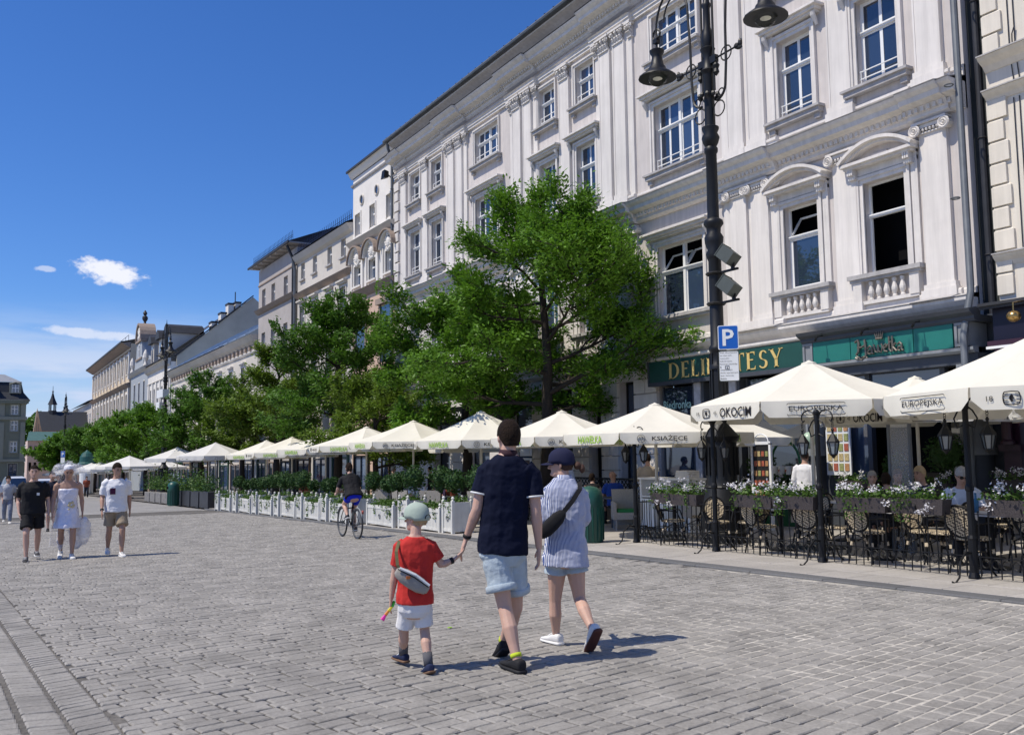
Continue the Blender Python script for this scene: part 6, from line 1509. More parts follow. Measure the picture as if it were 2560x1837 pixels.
tree((14.5, 58.5), 'olive tree standing behind another in front of the low white house', 8.2, 2.6, 2.5, 23, 2, 20000, .125, 10)
tree((14.0, 68.0), 'deep green round tree right of the second street lamp', 9.8, 3.3, 2.6, 41, 1, 28000, .13, 12)
tree((13.5, 90.0), 'green tree left of the second street lamp', 9.0, 3.6, 2.2, 47, 0, 20000, .16, 10)
tree((13.3, 104.0), 'green tree before the pale blue gabled house', 9.2, 3.8, 2.2, 53, 0, 18000, .18, 10)
tree((12.5, 122.0), 'dark green tree left of the distant lamp', 9.0, 4.0, 2.2, 59, 1, 15000, .2, 10)
tree((12.0, 140.0), 'leftmost tree of the row before the far long house', 9.0, 4.2, 2.2, 61, 0, 15000, .22, 10)
tree((9.8, 137.0), 'tree hiding the right part of the pink house at the far end', 8.4, 3.4, 2.2, 71, 0, 13000, .22, 10, low=.1)
# wooded slope far behind the church
mb = MB(); R = random.Random(3)
for i in range(9000):
    u = R.uniform(0, 1); x = 5+26*u; top = 17+2.5*math.sin(u*9)+2*math.sin(u*23); z = R.uniform(2, top) if R.random() < .5 else top-abs(R.gauss(0, 1.6))
    leafquad(mb, (x, 262+R.gauss(0, 2.5), z-6), R.uniform(.4, .8), R)
mb.build('distant_wood', LF[1], None, kind='stuff')
# ================================================================== the far end of the square
OLIVE = mk('olive_grey_render', (.19, .20, .155), .85, .06, 1); OLIVEL = mk('pale_olive_render', (.27, .275, .225), .85, .06, 1)
fb = thing('olive_house', 'olive grey house with mansard roof closing the square at the left edge', 'house', (0, 150, gz(150)))
g = gz(150); YB = 150.0
def ffront(x0, x1, z0, z1, wins, mat, par):
    xs = sorted({x0, x1} | {w_[0] for w_ in wins} | {w_[1] for w_ in wins}); zs = sorted({z0, z1} | {w_[2] for w_ in wins} | {w_[3] for w_ in wins}); m_ = MB()
    for i in range(len(xs)-1):
        for j in range(len(zs)-1):
            a, b, c, d = xs[i], xs[i+1], zs[j], zs[j+1]
            if any(w_[0] <= a and b <= w_[1] and w_[2] <= c and d <= w_[3] for w_ in wins): continue
            m_.quad((a, YB, c), (b, YB, c), (b, YB, d), (a, YB, d))
    m_.quad((x1, YB, z0), (x1, YB+12, z0), (x1, YB+12, z1), (x1, YB, z1)); m_.build('wall', mat, par)
cols = [4.55-3.25*i for i in range(6)]
wn = [(c-.45, c+.45, z, z+h) for c in cols for z, h in ((7.95, 1.35), (5.6, 1.5), (2.55, 1.55))]+[(c-.55, c+.55, g+.8, .95) for c in cols]
ffront(-14, 6.0, g, 9.75, wn, OLIVE, fb)
for a, b, c, d in wn:
    m_ = MB()
    if c > 0:
        for s in (a-.16, b): m_.box(s, s+.16, YB-.08, YB+.05, c-.05, d+.16)
        m_.box(a, b, YB-.079, YB+.05, d, d+.16); m_.box(a-.2, b+.2, YB-.14, YB+.05, c-.14, c-.05)
    else: m_.box(a-.12, a, YB-.06, YB+.05, c, d+.15); m_.box(b, b+.12, YB-.06, YB+.05, c, d+.15); m_.box(a, b, YB-.059, YB+.05, d, d+.15)
    wv = m_.build('window', OLIVEL, fb); f = MB(); x = (a+b)/2
    f.box(a, a+.09, YB+.1, YB+.2, c, d); f.box(b-.09, b, YB+.1, YB+.2, c, d); f.box(a+.09, b-.09, YB+.1, YB+.2, c, c+.09); f.box(a+.09, b-.09, YB+.1, YB+.2, d-.09, d); f.box(x-.06, x+.06, YB+.08, YB+.2, c+.09, d-.09); f.box(a+.09, b-.09, YB+.09, YB+.2, c+(d-c)*.6-.05, c+(d-c)*.6+.05)
    f.build('frame', FRAME if c > 0 else SLATE, wv); MB().box(a+.02, b-.02, YB+.15, YB+.17, c+.02, d-.02).build('pane', GLASS, wv)
for x in [5.75]+[c-1.62 for c in cols]:
    for z0, z1 in ((7.65, 9.55), (1.6, 6.85)): MB().box(x-.38, x+.2 if x > 5 else x+.38, YB-.12, YB, z0, z1).build('pilaster', OLIVEL, fb)
for z0, z1, p in ((9.55, 10.0, .5), (7.2, 7.65, .3), (1.2, 1.6, .25)): MB().box(-14, 6.0+p*.6, YB-p, YB+.1, z0, z1).build('cornice', OLIVEL if z0 < 9 else OLIVE, fb)
m_ = MB(); m_.add([(-14, YB-.6, 10.0), (6.5, YB-.6, 10.0), (5.6, YB+.4, 11.2), (5.3, YB+.9, 12.7), (-14, YB+.9, 12.7), (-14, YB+.4, 11.2), (6.5, YB+12, 10), (5.3, YB+11, 12.7)], [(0, 1, 2, 5), (5, 2, 3, 4), (1, 6, 7, 3, 2)]); m_.build('mansard_roof', mk('slate_roof', (.022, .026, .034), .6, .2, 3), fb)
m_ = MB(); m_.add([(-14, YB+.8, 12.72), (5.4, YB+.8, 12.72), (3.2, YB+5, 14.1), (-14, YB+5, 14.1), (5.4, YB+11, 12.7)], [(0, 1, 2, 3), (1, 4, 2)]); m_.build('upper_roof', mk('grey_sheet', (.28, .29, .30), .5, .1, 2), fb)
for c in cols:
    m_ = MB(); m_.box(c-.75, c+.75, YB+.0, YB+1.2, 11.0, 12.35); m_.tube([(c-.8, YB-.05, 12.35), (c, YB-.05, 12.62), (c+.8, YB-.05, 12.35)], .1, 5); d = m_.build('dormer', OLIVEL, fb)
    f = MB(); f.box(c-.42, c+.42, YB-.04, YB-.02, 11.15, 12.25); f.build('pane', GLASS, d); f = MB(); f.box(c-.05, c+.05, YB-.08, YB-.045, 11.15, 12.25); f.box(c-.42, c+.42, YB-.079, YB-.046, 11.72, 11.82); f.box(c-.46, c-.4, YB-.08, YB-.045, 11.1, 12.3); f.box(c+.4, c+.46, YB-.08, YB-.045, 11.1, 12.3); f.build('frame', FRAME, d)
# church with stepped brick gable and a ridge turret
ck = thing('church', 'brick church with slate roof, pointed gable and a small spired turret', 'church', (10, 186, gz(186)))
BRICK = mk('pink_brick', (.42, .22, .14), .85, .15, 4); SLATE_R = MT['slate_roof']
YC = 186.0
m_ = MB(); m_.extr([(8.7, YC, -4), (8.7, YC, 6.2), (9.25, YC, 10.7), (10.1, YC, 6.2), (10.1, YC, -4)], (0, 1, 0)); m_.build('gable', mk('pale_brick', (.60, .43, .27), .85, .1, 3), ck)
m_ = MB()
for x, h in ((8.95, 7.3), (9.25, 9.0), (9.55, 7.9), (9.8, 7.0)): m_.box(x-.05, x+.05, YC-.05, YC+.01, 6.3, h)
m_.build('blind_arches', BROWN, ck)
m_ = MB(); m_.box(9.2, 24, YC+1.05, YC+12, -5, 6.6); m_.build('nave_wall', BRICK, ck)
m_ = MB(); m_.add([(9.15, YC+.9, 6.3), (25, YC+.9, 6.3), (25, YC+6, 10.4), (9.3, YC+6, 10.4), (25, YC+12, 6.3), (9.15, YC+12, 6.3)], [(0, 1, 2, 3), (3, 2, 4, 5), (0, 3, 5)]); m_.build('roof', SLATE_R, ck)
for i in range(6): MB().box(11+2.2*i, 11.8+2.2*i, YC+1.0, YC+1.06, 2.0, 5.4).build('window', SWHITE, ck)
m_ = MB(); cx, cy = 12.05, YC+6
for i in range(6): a = math.pi*i/3; m_.bar((cx+.55*math.cos(a), cy+.55*math.sin(a), 10), (cx+.55*math.cos(a), cy+.55*math.sin(a), 11.8), .18, .18)
m_.lathe([(.85, 9.6), (.75, 10.5), (.6, 10.6)], 8, (cx, cy, 0)); m_.lathe([(.85, 11.7), (.75, 11.9), (.35, 12.9), (.08, 14.0), (.2, 14.15), (.05, 14.3), (.03, 15.2)], 8, (cx, cy, 0)); m_.build('ridge_turret', SLATE_R, ck)
pk = thing('pink_house', 'pale pink house with green roof in front of the church', 'house', (7.9, 172, gz(172)))
m_ = MB(); m_.box(7.3, 22, 172, 180, -5, 4.6); m_.build('wall', mk('pale_pink_render', (.60, .46, .40), .85, .08, 1), pk); m_ = MB(); m_.add([(7.1, 171.6, 4.6), (22, 171.6, 4.6), (22, 176, 6.2), (7.6, 176, 6.2)], [(0, 1, 2, 3)]); m_.build('roof', mk('green_copper', (.06, .13, .12), .6, .15, 2), pk)
for i in range(5):
    for z in (-.3, 2.4): 
        f = MB().box(7.55+.75*i, 7.9+.75*i, 171.9, 171.98, z, z+1.3).build('window', DARK, pk)
# round poster column
ko = thing('advert_column', 'round advertising column with a green domed cap behind the white parasols', 'advertising column', (11.2, 118, gz(118)))
q = unit(MB().lathe([(.75, 0), (.75, 3.3)], 20), 'drum', SWHITE, None); q.parent = ko; q = unit(MB().lathe([(1.05, 3.3), (1.0, 3.45), (.8, 3.6), (.75, 4.2), (.55, 4.6), (.2, 4.85), (.05, 5.0)], 20), 'cap', mk('green_dome', (.02, .09, .08), .5), None); q.parent = ko
text('OKNO', ko, (-.45, -.66, 2.6), .35, .7, GOODS[0], (1, -.15, 0))
p2 = sign_plate('parking_sign', 'small distant blue parking sign under the distant street lamp', 'road sign', (9.3, 126.9, 2.1), .6, .75, BLUE, SWHITE); text('P', p2, cd*.01, .45, .3, SWHITE, cr, bold=.03)
sign_plate('plate_sign', 'small white plate below the distant parking sign', 'road sign', (9.3, 126.9, 1.35), .6, .7, SWHITE, STEELG)
# cars
def car(x, y, yaw, label, paint, k=1.0):
    t = thing('car', label, 'car', (x, y, gz(y)), yaw, 'cars parked at the far end')
    def sub(m_, n, mat, p=t, sm=False): o = m_.build(n, mat, None, smooth=sm); o.parent = p; return o
    # body sections along its length (y forwards): half width, bottom, shoulder
    secs = [(-2.2, .78, .45, .95), (-2.1, .86, .32, 1.02), (-1.2, .9, .25, 1.05), (.6, .9, .25, 1.02), (1.5, .88, .27, .96), (2.1, .82, .32, .86), (2.25, .7, .42, .72)]
    rings = [[(-w_, y_, b), (-w_*1.0, y_, (b+s)/2), (-w_*.97, y_, s-.06), (-w_*.8, y_, s), (w_*.8, y_, s), (w_*.97, y_, s-.06), (w_, y_, (b+s)/2), (w_, y_, b)] for y_, w_, b, s in secs]
    b = sub(MB().loft(rings), 'body', paint); auto(b, 40)
    cab = [(-2.05, .74, 1.0, 1.02), (-1.75, .72, 1.0, 1.52*k), (-.9, .7, 1.0, 1.64*k), (.2, .68, 1.0, 1.6*k), (.75, .66, 1.0, 1.35*k), (1.3, .72, .98, 1.0)]
    rr = [[(-w_, y_, z0), (-w_*.86, y_, z1), (w_*.86, y_, z1), (w_, y_, z0)] for y_, w_, z0, z1 in cab]
    c = sub(MB().loft(rr), 'cabin_glass', GLASS)
    ro = sub(MB().loft([[(-w_*.84, y_, z1-.02), (-w_*.8, y_, z1+.03), (w_*.8, y_, z1+.03), (w_*.84, y_, z1-.02)] for y_, w_, z0, z1 in cab[1:5]]), 'roof', paint)
    for sx in (-1, 1):
        for yy in (-1.35, 1.4):
            wh = MB(); wh.tube([(sx*.72, yy, .33), (sx*.92, yy, .33)], .33, 16); w0 = sub(wh, 'wheel', BLK); sub(MB().tube([(sx*.9, yy, .33), (sx*.935, yy, .33)], .2, 12), 'rim', ZINC, w0)
        sub(MB().ell((sx*.62, 2.14, .7), (.18, .1, .09), 8, 5), 'headlight', SWHITE, t, True); sub(MB().ell((sx*.74, -2.14, .85), (.1, .07, .16), 8, 5), 'tail_light', GOODS[0], t, True)
        sub(MB().ell((sx*.98, .75, 1.05), (.12, .08, .08), 7, 5), 'wing_mirror', paint, t, True)
    sub(MB().box(-.75, .75, 2.2, 2.26, .36, .5), 'front_bumper', BLK); sub(MB().box(-.75, .75, -2.25, -2.18, .36, .6), 'rear_bumper', BLK); sub(MB().box(-.25, .25, -2.26, -2.2, .62, .72), 'number_plate', SWHITE)
    return t
CARW = mk('white_car_paint', (.62, .63, .64), .25, .02, 2, spec=.6)
car(5.3, 86, -.25, 'white car with its rear to the square behind the man in white', CARW, 1.02); car(2.9, 95, .25, 'white van like car behind the man in the black shirt', CARW, 1.2); car(5.6, 110, .1, 'dark car in the distance between the strollers', BLK); car(1.0, 118, 1.4, 'dark car parked before the olive house', BLK)
# ================================================================== people
def skinmat(name, c):
    m = mk(name, c, .55, .05, 8, .05, 120, spec=.4); b = m.node_tree.nodes['Principled BSDF']
    b.inputs['Subsurface Weight'].default_value = .12; b.inputs['Subsurface Radius'].default_value = (.012, .005, .003); return m
SKIN = skinmat('fair_skin', (.54, .34, .26)); SKINT = skinmat('tanned_skin', (.42, .25, .18)); SKIND = skinmat('medium_skin', (.46, .28, .21))  # three skin tones: fair, tanned and one in between
def cloth(name, c, var=.08, fold=.35, fs=14., rough=.85): return mk(name, c, rough, var, 6, fold, fs)
HAIRD = mk('dark_brown_hair', (.020, .012, .008), .75, .45, 45, .9, 110, spec=.12); HAIRG = mk('grey_hair', (.32, .31, .30), .6, .2, 40, .4, 120); HAIRB = mk('auburn_hair', (.06, .025, .014), .5, .3, 60, .5, 150); HAIRF = mk('fair_hair', (.42, .30, .16), .6, .2, 40, .4, 120)
DENIM = cloth('light_denim', (.38, .45, .50), .16, .5, 20); SOLE = mk('white_rubber', (.70, .69, .67), .6, .05)
def finish(o, vox, disp=0., dscale=.12, sub=True):
    r = o.modifiers.new('Remesh', 'REMESH'); r.mode = 'VOXEL'; r.voxel_size = vox; r.use_smooth_shade = True
    s = o.modifiers.new('Smooth', 'SMOOTH'); s.factor = .5; s.iterations = 3
    if disp:
        tx = TEXD.get(dscale)
        if tx is None: tx = bpy.data.textures.new('folds', 'CLOUDS'); tx.noise_scale = dscale; tx.noise_depth = 2; TEXD[dscale] = tx
        d = o.modifiers.new('Displace', 'DISPLACE'); d.texture = tx; d.strength = disp; d.mid_level = .5; d.texture_coords = 'LOCAL'
    return o
TEXD = {}
def ering(c, a, b, rx, ry, n=14, e=2.4):
    R = []
    for i in range(n):
        t = 2*math.pi*i/n; ct, st = math.cos(t), math.sin(t)
        R.append(c+a*(rx*math.copysign(abs(ct)**(2/e), ct))+b*(ry*math.copysign(abs(st)**(2/e), st)))
    return R
class Person:
    def __init__(s, label, loc, yaw, H, J=None, fem=False, bulk=1., skin=SKIN, vox=.012, group=None, kind='person'):
        s.H = H; s.t = thing('person', label, 'person', loc, yaw, group); s.skin = skin; s.vox = vox; s.bulk = bulk; s.fem = fem
        h = H; V = Vector
        s.J = dict(pel=V((0, 0, .53*h)), neck=V((0, 0, .835*h)), head=V((0, .015*h, .93*h)), hy=0., hp=0.,
                   sl=V((-.108*h, -.005, .80*h)), sr=V((.108*h, -.005, .80*h)), el=V((-.135*h, -.02*h, .635*h)), er=V((.135*h, -.02*h, .635*h)),
                   wl=V((-.145*h, .03*h, .49*h)), wr=V((.145*h, .03*h, .49*h)), dl=V((0, .1, -1)), dr=V((0, .1, -1)),
                   hl=V((-.052*h, 0, .51*h)), hr=V((.052*h, 0, .51*h)), kl=V((-.055*h, .02*h, .285*h)), kr=V((.055*h, .02*h, .285*h)),
                   al=V((-.055*h, -.01*h, .045*h)), ar=V((.055*h, -.01*h, .045*h)), fl=V((-.1, 1, 0)), fr=V((.1, 1, 0)))
        if J: s.J.update(J)
        J = s.J; s.up = (J['neck']-J['pel']).normalized()
        s.lat = ((J['sr']-J['sl'])+(J['hr']-J['hl'])).normalized(); s.dep = s.up.cross(s.lat).normalized()
    def sub(s, mb, name, mat, smooth=True, parent=None):
        o = mb.build(name, mat, None, smooth=smooth); o.parent = parent or s.t; return o
    def spine(s, z):       # z as a fraction of height for a straight body
        f = (z-.53)/(.835-.53); return s.J['pel'].lerp(s.J['neck'], f)
    def torso(s, mb, table, grow=0.):
        h = s.H; rings = []
        for z, rx, ry, yo in table:
            rings.append(ering(s.spine(z)+s.dep*yo*h, s.lat, s.dep, (rx*(1+.0)+grow/h)*h*s.bulk, (ry+grow/h)*h*s.bulk))
        mb.loft(rings)
    def limb(s, mb, pts, radii, n=10): mb.tube([Vector(p) for p in pts], radii, n)
    def hand(s, mb, w, d, k, curl=.5):
        h = s.H; d = d.normalized(); up = s.lat if abs(d.dot(s.lat)) < .8 else s.dep
        n = (s.lat*k); n = (n-d*n.dot(d)).normalized(); f = d.cross(n).normalized()*(1 if True else 1)
        if f.dot(s.dep) < 0: f = -f                 # f: thumb side, forwards; n: back of the hand, outwards
        L = .058*h
        mb.loft([ering(w+d*(L*q), f, n, a*h, b*h, 8, 2.6) for q, a, b in ((-.15, .014, .011), (.15, .018, .010), (.6, .023, .0095), (1.0, .022, .008))])
        for i in range(4):
            b0 = w+d*L*.92+f*(.0165-.011*i)*h; fl = (.045, .05, .047, .037)[i]*h
            a1 = d; p1 = b0+a1*fl*.45; a2 = (d-n*curl).normalized(); p2 = p1+a2*fl*.32; a3 = (d-n*curl*2).normalized(); p3 = p2+a3*fl*.24
            mb.tube([b0-d*.01, p1, p2, p3], [.0052*h, .005*h, .0046*h, .0035*h], 6)
        b0 = w+d*L*.25+f*.015*h; mb.tube([b0, b0+(f*.8+d*.8-n*.2).normalized()*.028*h, b0+(f*.8+d*.8-n*.2).normalized()*.028*h+(d-n*.3).normalized()*.022*h], [.0075*h, .0062*h, .0045*h], 6)
    def headm(s):
        return Matrix.Translation(s.J['head']) @ Matrix.Rotation(s.J['hy'], 4, 'Z') @ Matrix.Rotation(s.J['hp'], 4, 'X') @ Matrix.Diagonal((s.J.get('hs', 1.1), s.J.get('hs', 1.1), s.J.get('hs', 1.1)*s.J.get('hz', .92), 1))
    def body(s, face=True):
        J, h = s.J, s.H; mb = MB(); f = s.fem; w = .94 if f else 1
        T = [(.455, .05, .05, 0), (.49, .09*(1.04 if f else 1), .062, -.004), (.53, .094*(1.06 if f else 1), .066, -.006), (.575, .086*w, .058, 0), (.62, .078*w*(.95 if f else 1), .054, .002), (.67, .084*w, .058, .003), (.72, .094*w, .062, .004), (.765, .098*w, .058, 0), (.80, .09*w, .046, -.004), (.825, .055, .038, -.006), (.845, .033, .033, 0)]
        s.torso(mb, T)
        hm = s.headm(); c = J['head']; nb = s.spine(.825)
        mb.tube([nb-s.dep*.005, nb.lerp(c, .5)-s.dep*.008*h, c-Vector((0, 0, .02*h))], [.036*h*w, .032*h*w, .034*h*w], 10)
        def hp(x, y, z): return hm @ Vector((x*h, y*h, z*h))
        rings = []
        for z, rx, ry, yo in ((-.063, .016, .018, .026), (-.055, .026, .03, .018), (-.035, .033, .042, .008), (-.01, .0385, .05, .0), (.015, .041, .053, -.003), (.04, .0395, .05, -.005), (.058, .028, .037, -.006), (.068, .012, .018, -.007)):
            rings.append([hp(rx*math.cos(t), yo+ry*math.sin(t), z) for t in [2*math.pi*i/14 for i in range(14)]])
        mb.loft(rings)
        mb.tube([hp(0, .046, .012), hp(0, .058, -.008), hp(0, .063, -.018), hp(0, .05, -.022)], [.004*h, .0062*h, .0085*h, .006*h], 6)
        for k in (-1, 1): mb.ell(hp(k*.041, -.004, -.006), (.006*h, .011*h, .018*h), 7, 5)
        mb.ell(hp(0, .045, -.05), (.015*h, .01*h, .01*h), 7, 5)
        for a, b, c_, d, k in (('sl', 'el', 'wl', 'dl', -1), ('sr', 'er', 'wr', 'dr', 1)):
            A, B, C = J[a], J[b], J[c_]; q = .88 if f else 1.
            s.limb(mb, [A-s.lat*k*.02*h+Vector((0, 0, -.005*h)), A.lerp(B, .15), A.lerp(B, .5), B, B.lerp(C, .25), B.lerp(C, .7), C], [.034*h*q, .034*h*q, .028*h*q, .0235*h*q, .025*h*q, .018*h*q, .0145*h*q])
            s.hand(mb, C, J[d], k)
        for a, b, c_, k in (('hl', 'kl', 'al', -1), ('hr', 'kr', 'ar', 1)):
            A, B, C = J[a], J[b], J[c_]; q = (1.02 if f else 1)*s.bulk**.5
            bk = -(s.dep)*.012*h
            s.limb(mb, [A, A.lerp(B, .3), A.lerp(B, .75), B, B.lerp(C, .2)+bk*.5, B.lerp(C, .38)+bk, B.lerp(C, .7)+bk*.4, C, C+Vector((0, 0, -.025*h))], [.052*h*q, .05*h*q, .036*h*q, .031*h, .031*h, .033*h, .024*h, .0185*h, .02*h])
        o = finish(s.sub(mb, 'body', s.skin), s.vox)
        if face:
            for k in (-1, 1):
                e = MB(); e.ell(hp(k*.017, .0465, .008), (.006*h, .004*h, .004*h), 7, 5); s.sub(e, 'eye', DARK)
                e = MB(); e.tube([hp(k*.008, .049, .017), hp(k*.017, .0495, .02), hp(k*.026, .044, .017)], .0022*h, 4); s.sub(e, 'eyebrow', HAIRD)
            e = MB(); e.tube([hp(-.012, .0455, -.035), hp(0, .049, -.034), hp(.012, .0455, -.035)], [.001*h, .003*h, .001*h], 5); s.sub(e, 'mouth', mk('lips', (.32, .12, .1), .5) if 'lips' not in MT else MT['lips'])
        return o
    def shirt(s, mat, hem=.50, sleeve=.62, loose=.014, flare=.0, name='shirt', disp=.018, top=.832):
        J, h = s.J, s.H; mb = MB(); f = s.fem; w = .95 if f else 1; L = loose*1.75/h*h/1.75
        T = [(hem, .098*w+flare, .072+flare, -.003), (hem+.035, .098*w+flare*.8, .071+flare*.6, -.003), (.60, .094*w, .066, 0), (.66, .094*w, .066, .003), (.72, .100*w, .068, .004), (.765, .104*w, .063, 0), (.798, .095*w, .050, -.004), (.82, .06, .042, -.006), (top, .04, .038, -.004)]
        s.torso(mb, T, L)
        for a, b, c_, k in (('sl', 'el', 'wl', -1), ('sr', 'er', 'wr', 1)):
            A, B, C = J[a], J[b], J[c_]; q = .92 if f else 1
            if sleeve <= 1: P = [A-s.lat*k*.03*h, A.lerp(B, .12), A.lerp(B, sleeve*.6), A.lerp(B, sleeve)]; R = [.045*h*q, .043*h*q, .041*h*q, .041*h*q]
            else: P = [A-s.lat*k*.03*h, A.lerp(B, .15), A.lerp(B, .6), B, B.lerp(C, sleeve-1)]; R = [.045*h*q, .043*h*q, .039*h*q, .037*h*q, .034*h*q]
            mb.tube(P, R, 12)
        o = finish(s.sub(mb, name, mat), s.vox, disp); return o
    def cuffs(s, mat, sleeve=.62, r=.0425):
        J, h = s.J, s.H
        for a, b in (('sl', 'el'), ('sr', 'er')):
            A, B = J[a], J[b]; p = A.lerp(B, sleeve); d = (B-A).normalized(); m_ = MB(); m_.tube([p-d*.006, p+d*.007], r*h, 16); s.sub(m_, 'cuff_trim', mat)
    def collar(s, mat, r=.038, z=.838, hgt=.016):
        m_ = MB(); h = s.H; c = s.spine(z); m_.loft([ering(c+s.up*q*h, s.lat, s.dep, rr*h, rr*h*1.02, 16, 2) for q, rr in ((-.012, r*1.18), (0, r*1.1), (hgt, r*1.0), (hgt, r*.93), (0, r*.95))]); return s.sub(m_, 'collar', mat)
    def shorts(s, mat, knee=.78, waist=.60, loose=.016, flare=.006, name='shorts', disp=.016, roll=None):
        J, h = s.J, s.H; mb = MB(); f = s.fem
        s.torso(mb, [(.462, .07, .06, -.004), (.49, .098*(1.03 if f else 1), .07, -.005), (.53, .099*(1.04 if f else 1), .072, -.006), (.57, .093, .066, -.002), (waist, .088, .062, 0)], loose*.5)
        for a, b, k in (('hl', 'kl', -1), ('hr', 'kr', 1)):
            A, B = J[a], J[b]; mb.tube([A+Vector((0, 0, .03*h)), A.lerp(B, .2), A.lerp(B, knee*.6), A.lerp(B, knee)], [.054*h*s.bulk**.5, .056*h*s.bulk**.5+loose*.6, .05*h*s.bulk**.5+loose*.8, .047*h*s.bulk**.5+loose+flare], 14)
        o = finish(s.sub(mb, name, mat), s.vox, disp)
        if roll:
            for a, b in (('hl', 'kl'), ('hr', 'kr')):
                A, B = J[a], J[b]; d = (B-A).normalized(); p = A.lerp(B, knee); m_ = MB(); rr = .047*h*s.bulk**.5+loose+flare
                m_.tube([p-d*.05, p-d*.045, p, p+d*.004], [rr*.98, rr+.006, rr+.008, rr*.98], 18); s.sub(m_, 'rolled_hem', roll)
        return o
    def trousers(s, mat, loose=.014):
        J, h = s.J, s.H; mb = MB()
        s.torso(mb, [(.462, .07, .06, -.004), (.49, .098, .07, -.005), (.53, .098, .072, -.006), (.57, .092, .066, -.002), (.60, .088, .062, 0)], loose*.5)
        for a, b, c_ in (('hl', 'kl', 'al'), ('hr', 'kr', 'ar')):
            A, B, C = J[a], J[b], J[c_]; mb.tube([A+Vector((0, 0, .03*h)), A.lerp(B, .3), B, B.lerp(C, .5), C+Vector((0, 0, .015))], [.056*h, .055*h, .043*h+loose*.5, .037*h+loose*.5, .03*h+loose], 12)
        return finish(s.sub(mb, 'trousers', mat), s.vox, .015)
    def shoe(s, side, upper, sole, pitch=0., k=1., extra=None):
        J, h = s.J, s.H; a = J['a'+side]; f = Vector(J['f'+side]); f = Vector((f.x, f.y, 0)).normalized(); l = Vector((f.y, -f.x, 0))
        rot = Matrix.Rotation(pitch, 3, l); u = rot @ Vector((0, 0, 1)); d = rot @ f
        def P(y, z, x=0.): return a+d*(y*h*k)+u*((z-.045)*h)+l*(x*h*k)
        def rg(y, z0, z1, w_, e=2.6): return ering((P(y, (z0+z1)/2)), l, u, w_*h*k, (z1-z0)/2*h, 12, e)
        m_ = MB(); m_.loft([rg(*q) for q in ((-.042, .012, .045, .014), (-.036, .01, .056, .021), (-.015, .01, .058, .0235), (.012, .01, .052, .024), (.04, .01, .038, .026), (.075, .01, .029, .028), (.1, .012, .024, .024), (.113, .013, .019, .013))])
        o = s.sub(m_, 'shoe', upper); finish(o, max(.006, s.vox*.7))
        m_ = MB(); m_.loft([rg(y, z0, z1, w_, 3.5) for y, z0, z1, w_ in ((-.046, .002, .016, .015), (-.038, 0, .017, .0235), (0, 0, .015, .0255), (.05, 0, .014, .0285), (.08, 0, .014, .0295), (.106, .001, .014, .0245), (.117, .003, .013, .012))]); s.sub(m_, 'sole', sole, True, o)
        m_ = MB(); 
        for q in (.02, .035, .05): m_.tube([P(q, .052-.5*(q-.012), -.016), P(q+.006, .057-.45*(q-.012)), P(q, .052-.5*(q-.012), .016)], .0028*h, 5)
        s.sub(m_, 'laces', extra or sole, True, o); return o
    def socks(s, mat, z0=.05, z1=.12, r=.026):
        J, h = s.J, s.H
        for k, a in (('kl', 'al'), ('kr', 'ar')):
            A, B = J[a], J[k]; d = (B-A).normalized(); m_ = MB(); m_.tube([A+d*(z0-.045)*h, A+d*(z1-.045)*h], [r*h, r*h*1.08], 12); s.sub(m_, 'sock', mat)
    def hair(s, mat, back=-.045, front=.03, name='hair', sc=1.07, ear=.0):
        h = s.H; hm = s.headm(); m_ = MB(); rings = []
        for z in (-.05, -.03, -.01, .01, .03, .045, .058, .07, .076):
            rr = math.sqrt(max(.02, 1-((z-.012)/.068)**2)); R = []
            for i in range(18):
                t = 2*math.pi*i/18; st = math.sin(t); zz = z
                sd = max(0, 1-((st+.05)/.38)**2); lim = (back if st < -.1 else (back+(front-back)*min(1, (st+.1)/.75)))
                lim = max(lim, lim+(.008-lim)*min(1, sd*1.3)) if ear else lim
                if z < lim: zz = lim; 
                rr2 = math.sqrt(max(.02, 1-((zz-.012)/.068)**2)); rr2 = max(rr2, .82 if zz < 0 else 0)
                R.append(hm @ Vector((.0415*sc*rr2*math.cos(t)*h, (-.004+.0535*sc*rr2*st)*h, zz*h)))
            rings.append(R)
        m_.loft(rings); return s.sub(m_, name, mat)
    def cap(s, mat, brim=True, low=.012, sc=1.12, dark=None):
        h = s.H; hm = s.headm(); m_ = MB(); rings = []
        for z, r in ((low-.004, 1.0), (low+.012, 1.02), (.045, .93), (.062, .74), (.074, .46), (.08, .1)):
            rings.append([hm @ Vector((.043*sc*r*math.cos(t)*h, (-.002+.054*sc*r*math.sin(t))*h, (z+(-.012 if math.sin(t) < -.3 and z < .03 else 0))*h)) for t in [2*math.pi*i/20 for i in range(20)]])
        m_.loft(rings); c = s.sub(m_, 'cap', mat)
        if brim:
            b = MB(); up = []; 
            for i in range(9):
                t = math.pi*(.12+.76*i/8); up.append((math.cos(t), math.sin(t)))
            V0 = [hm @ Vector((.046*x*h, (.05*y)*h, (low+.006)*h)) for x, y in up]; V1 = [hm @ Vector((.046*x*h, (.045*y+.055*y**1.5)*h, (low-.004-.006*abs(x))*h)) for x, y in up]
            n_ = len(b.v); b.v += [tuple(p) for p in V0+V1]+[tuple(p+Vector((0, 0, -.004))) for p in V0+V1]
            for i in range(8): b.f += [(i, i+1, 10+i, 9+i), (18+i, 27+i, 28+i, 19+i)]
            for i in range(8): b.f.append((9+i, 10+i, 28+i, 27+i))
            s.sub(b, 'brim', mat, True, c)
            b = MB(); b.ell(hm @ Vector((0, -.002*h, .081*h)), (.006, .006, .004), 6, 4); s.sub(b, 'button', mat, True, c)
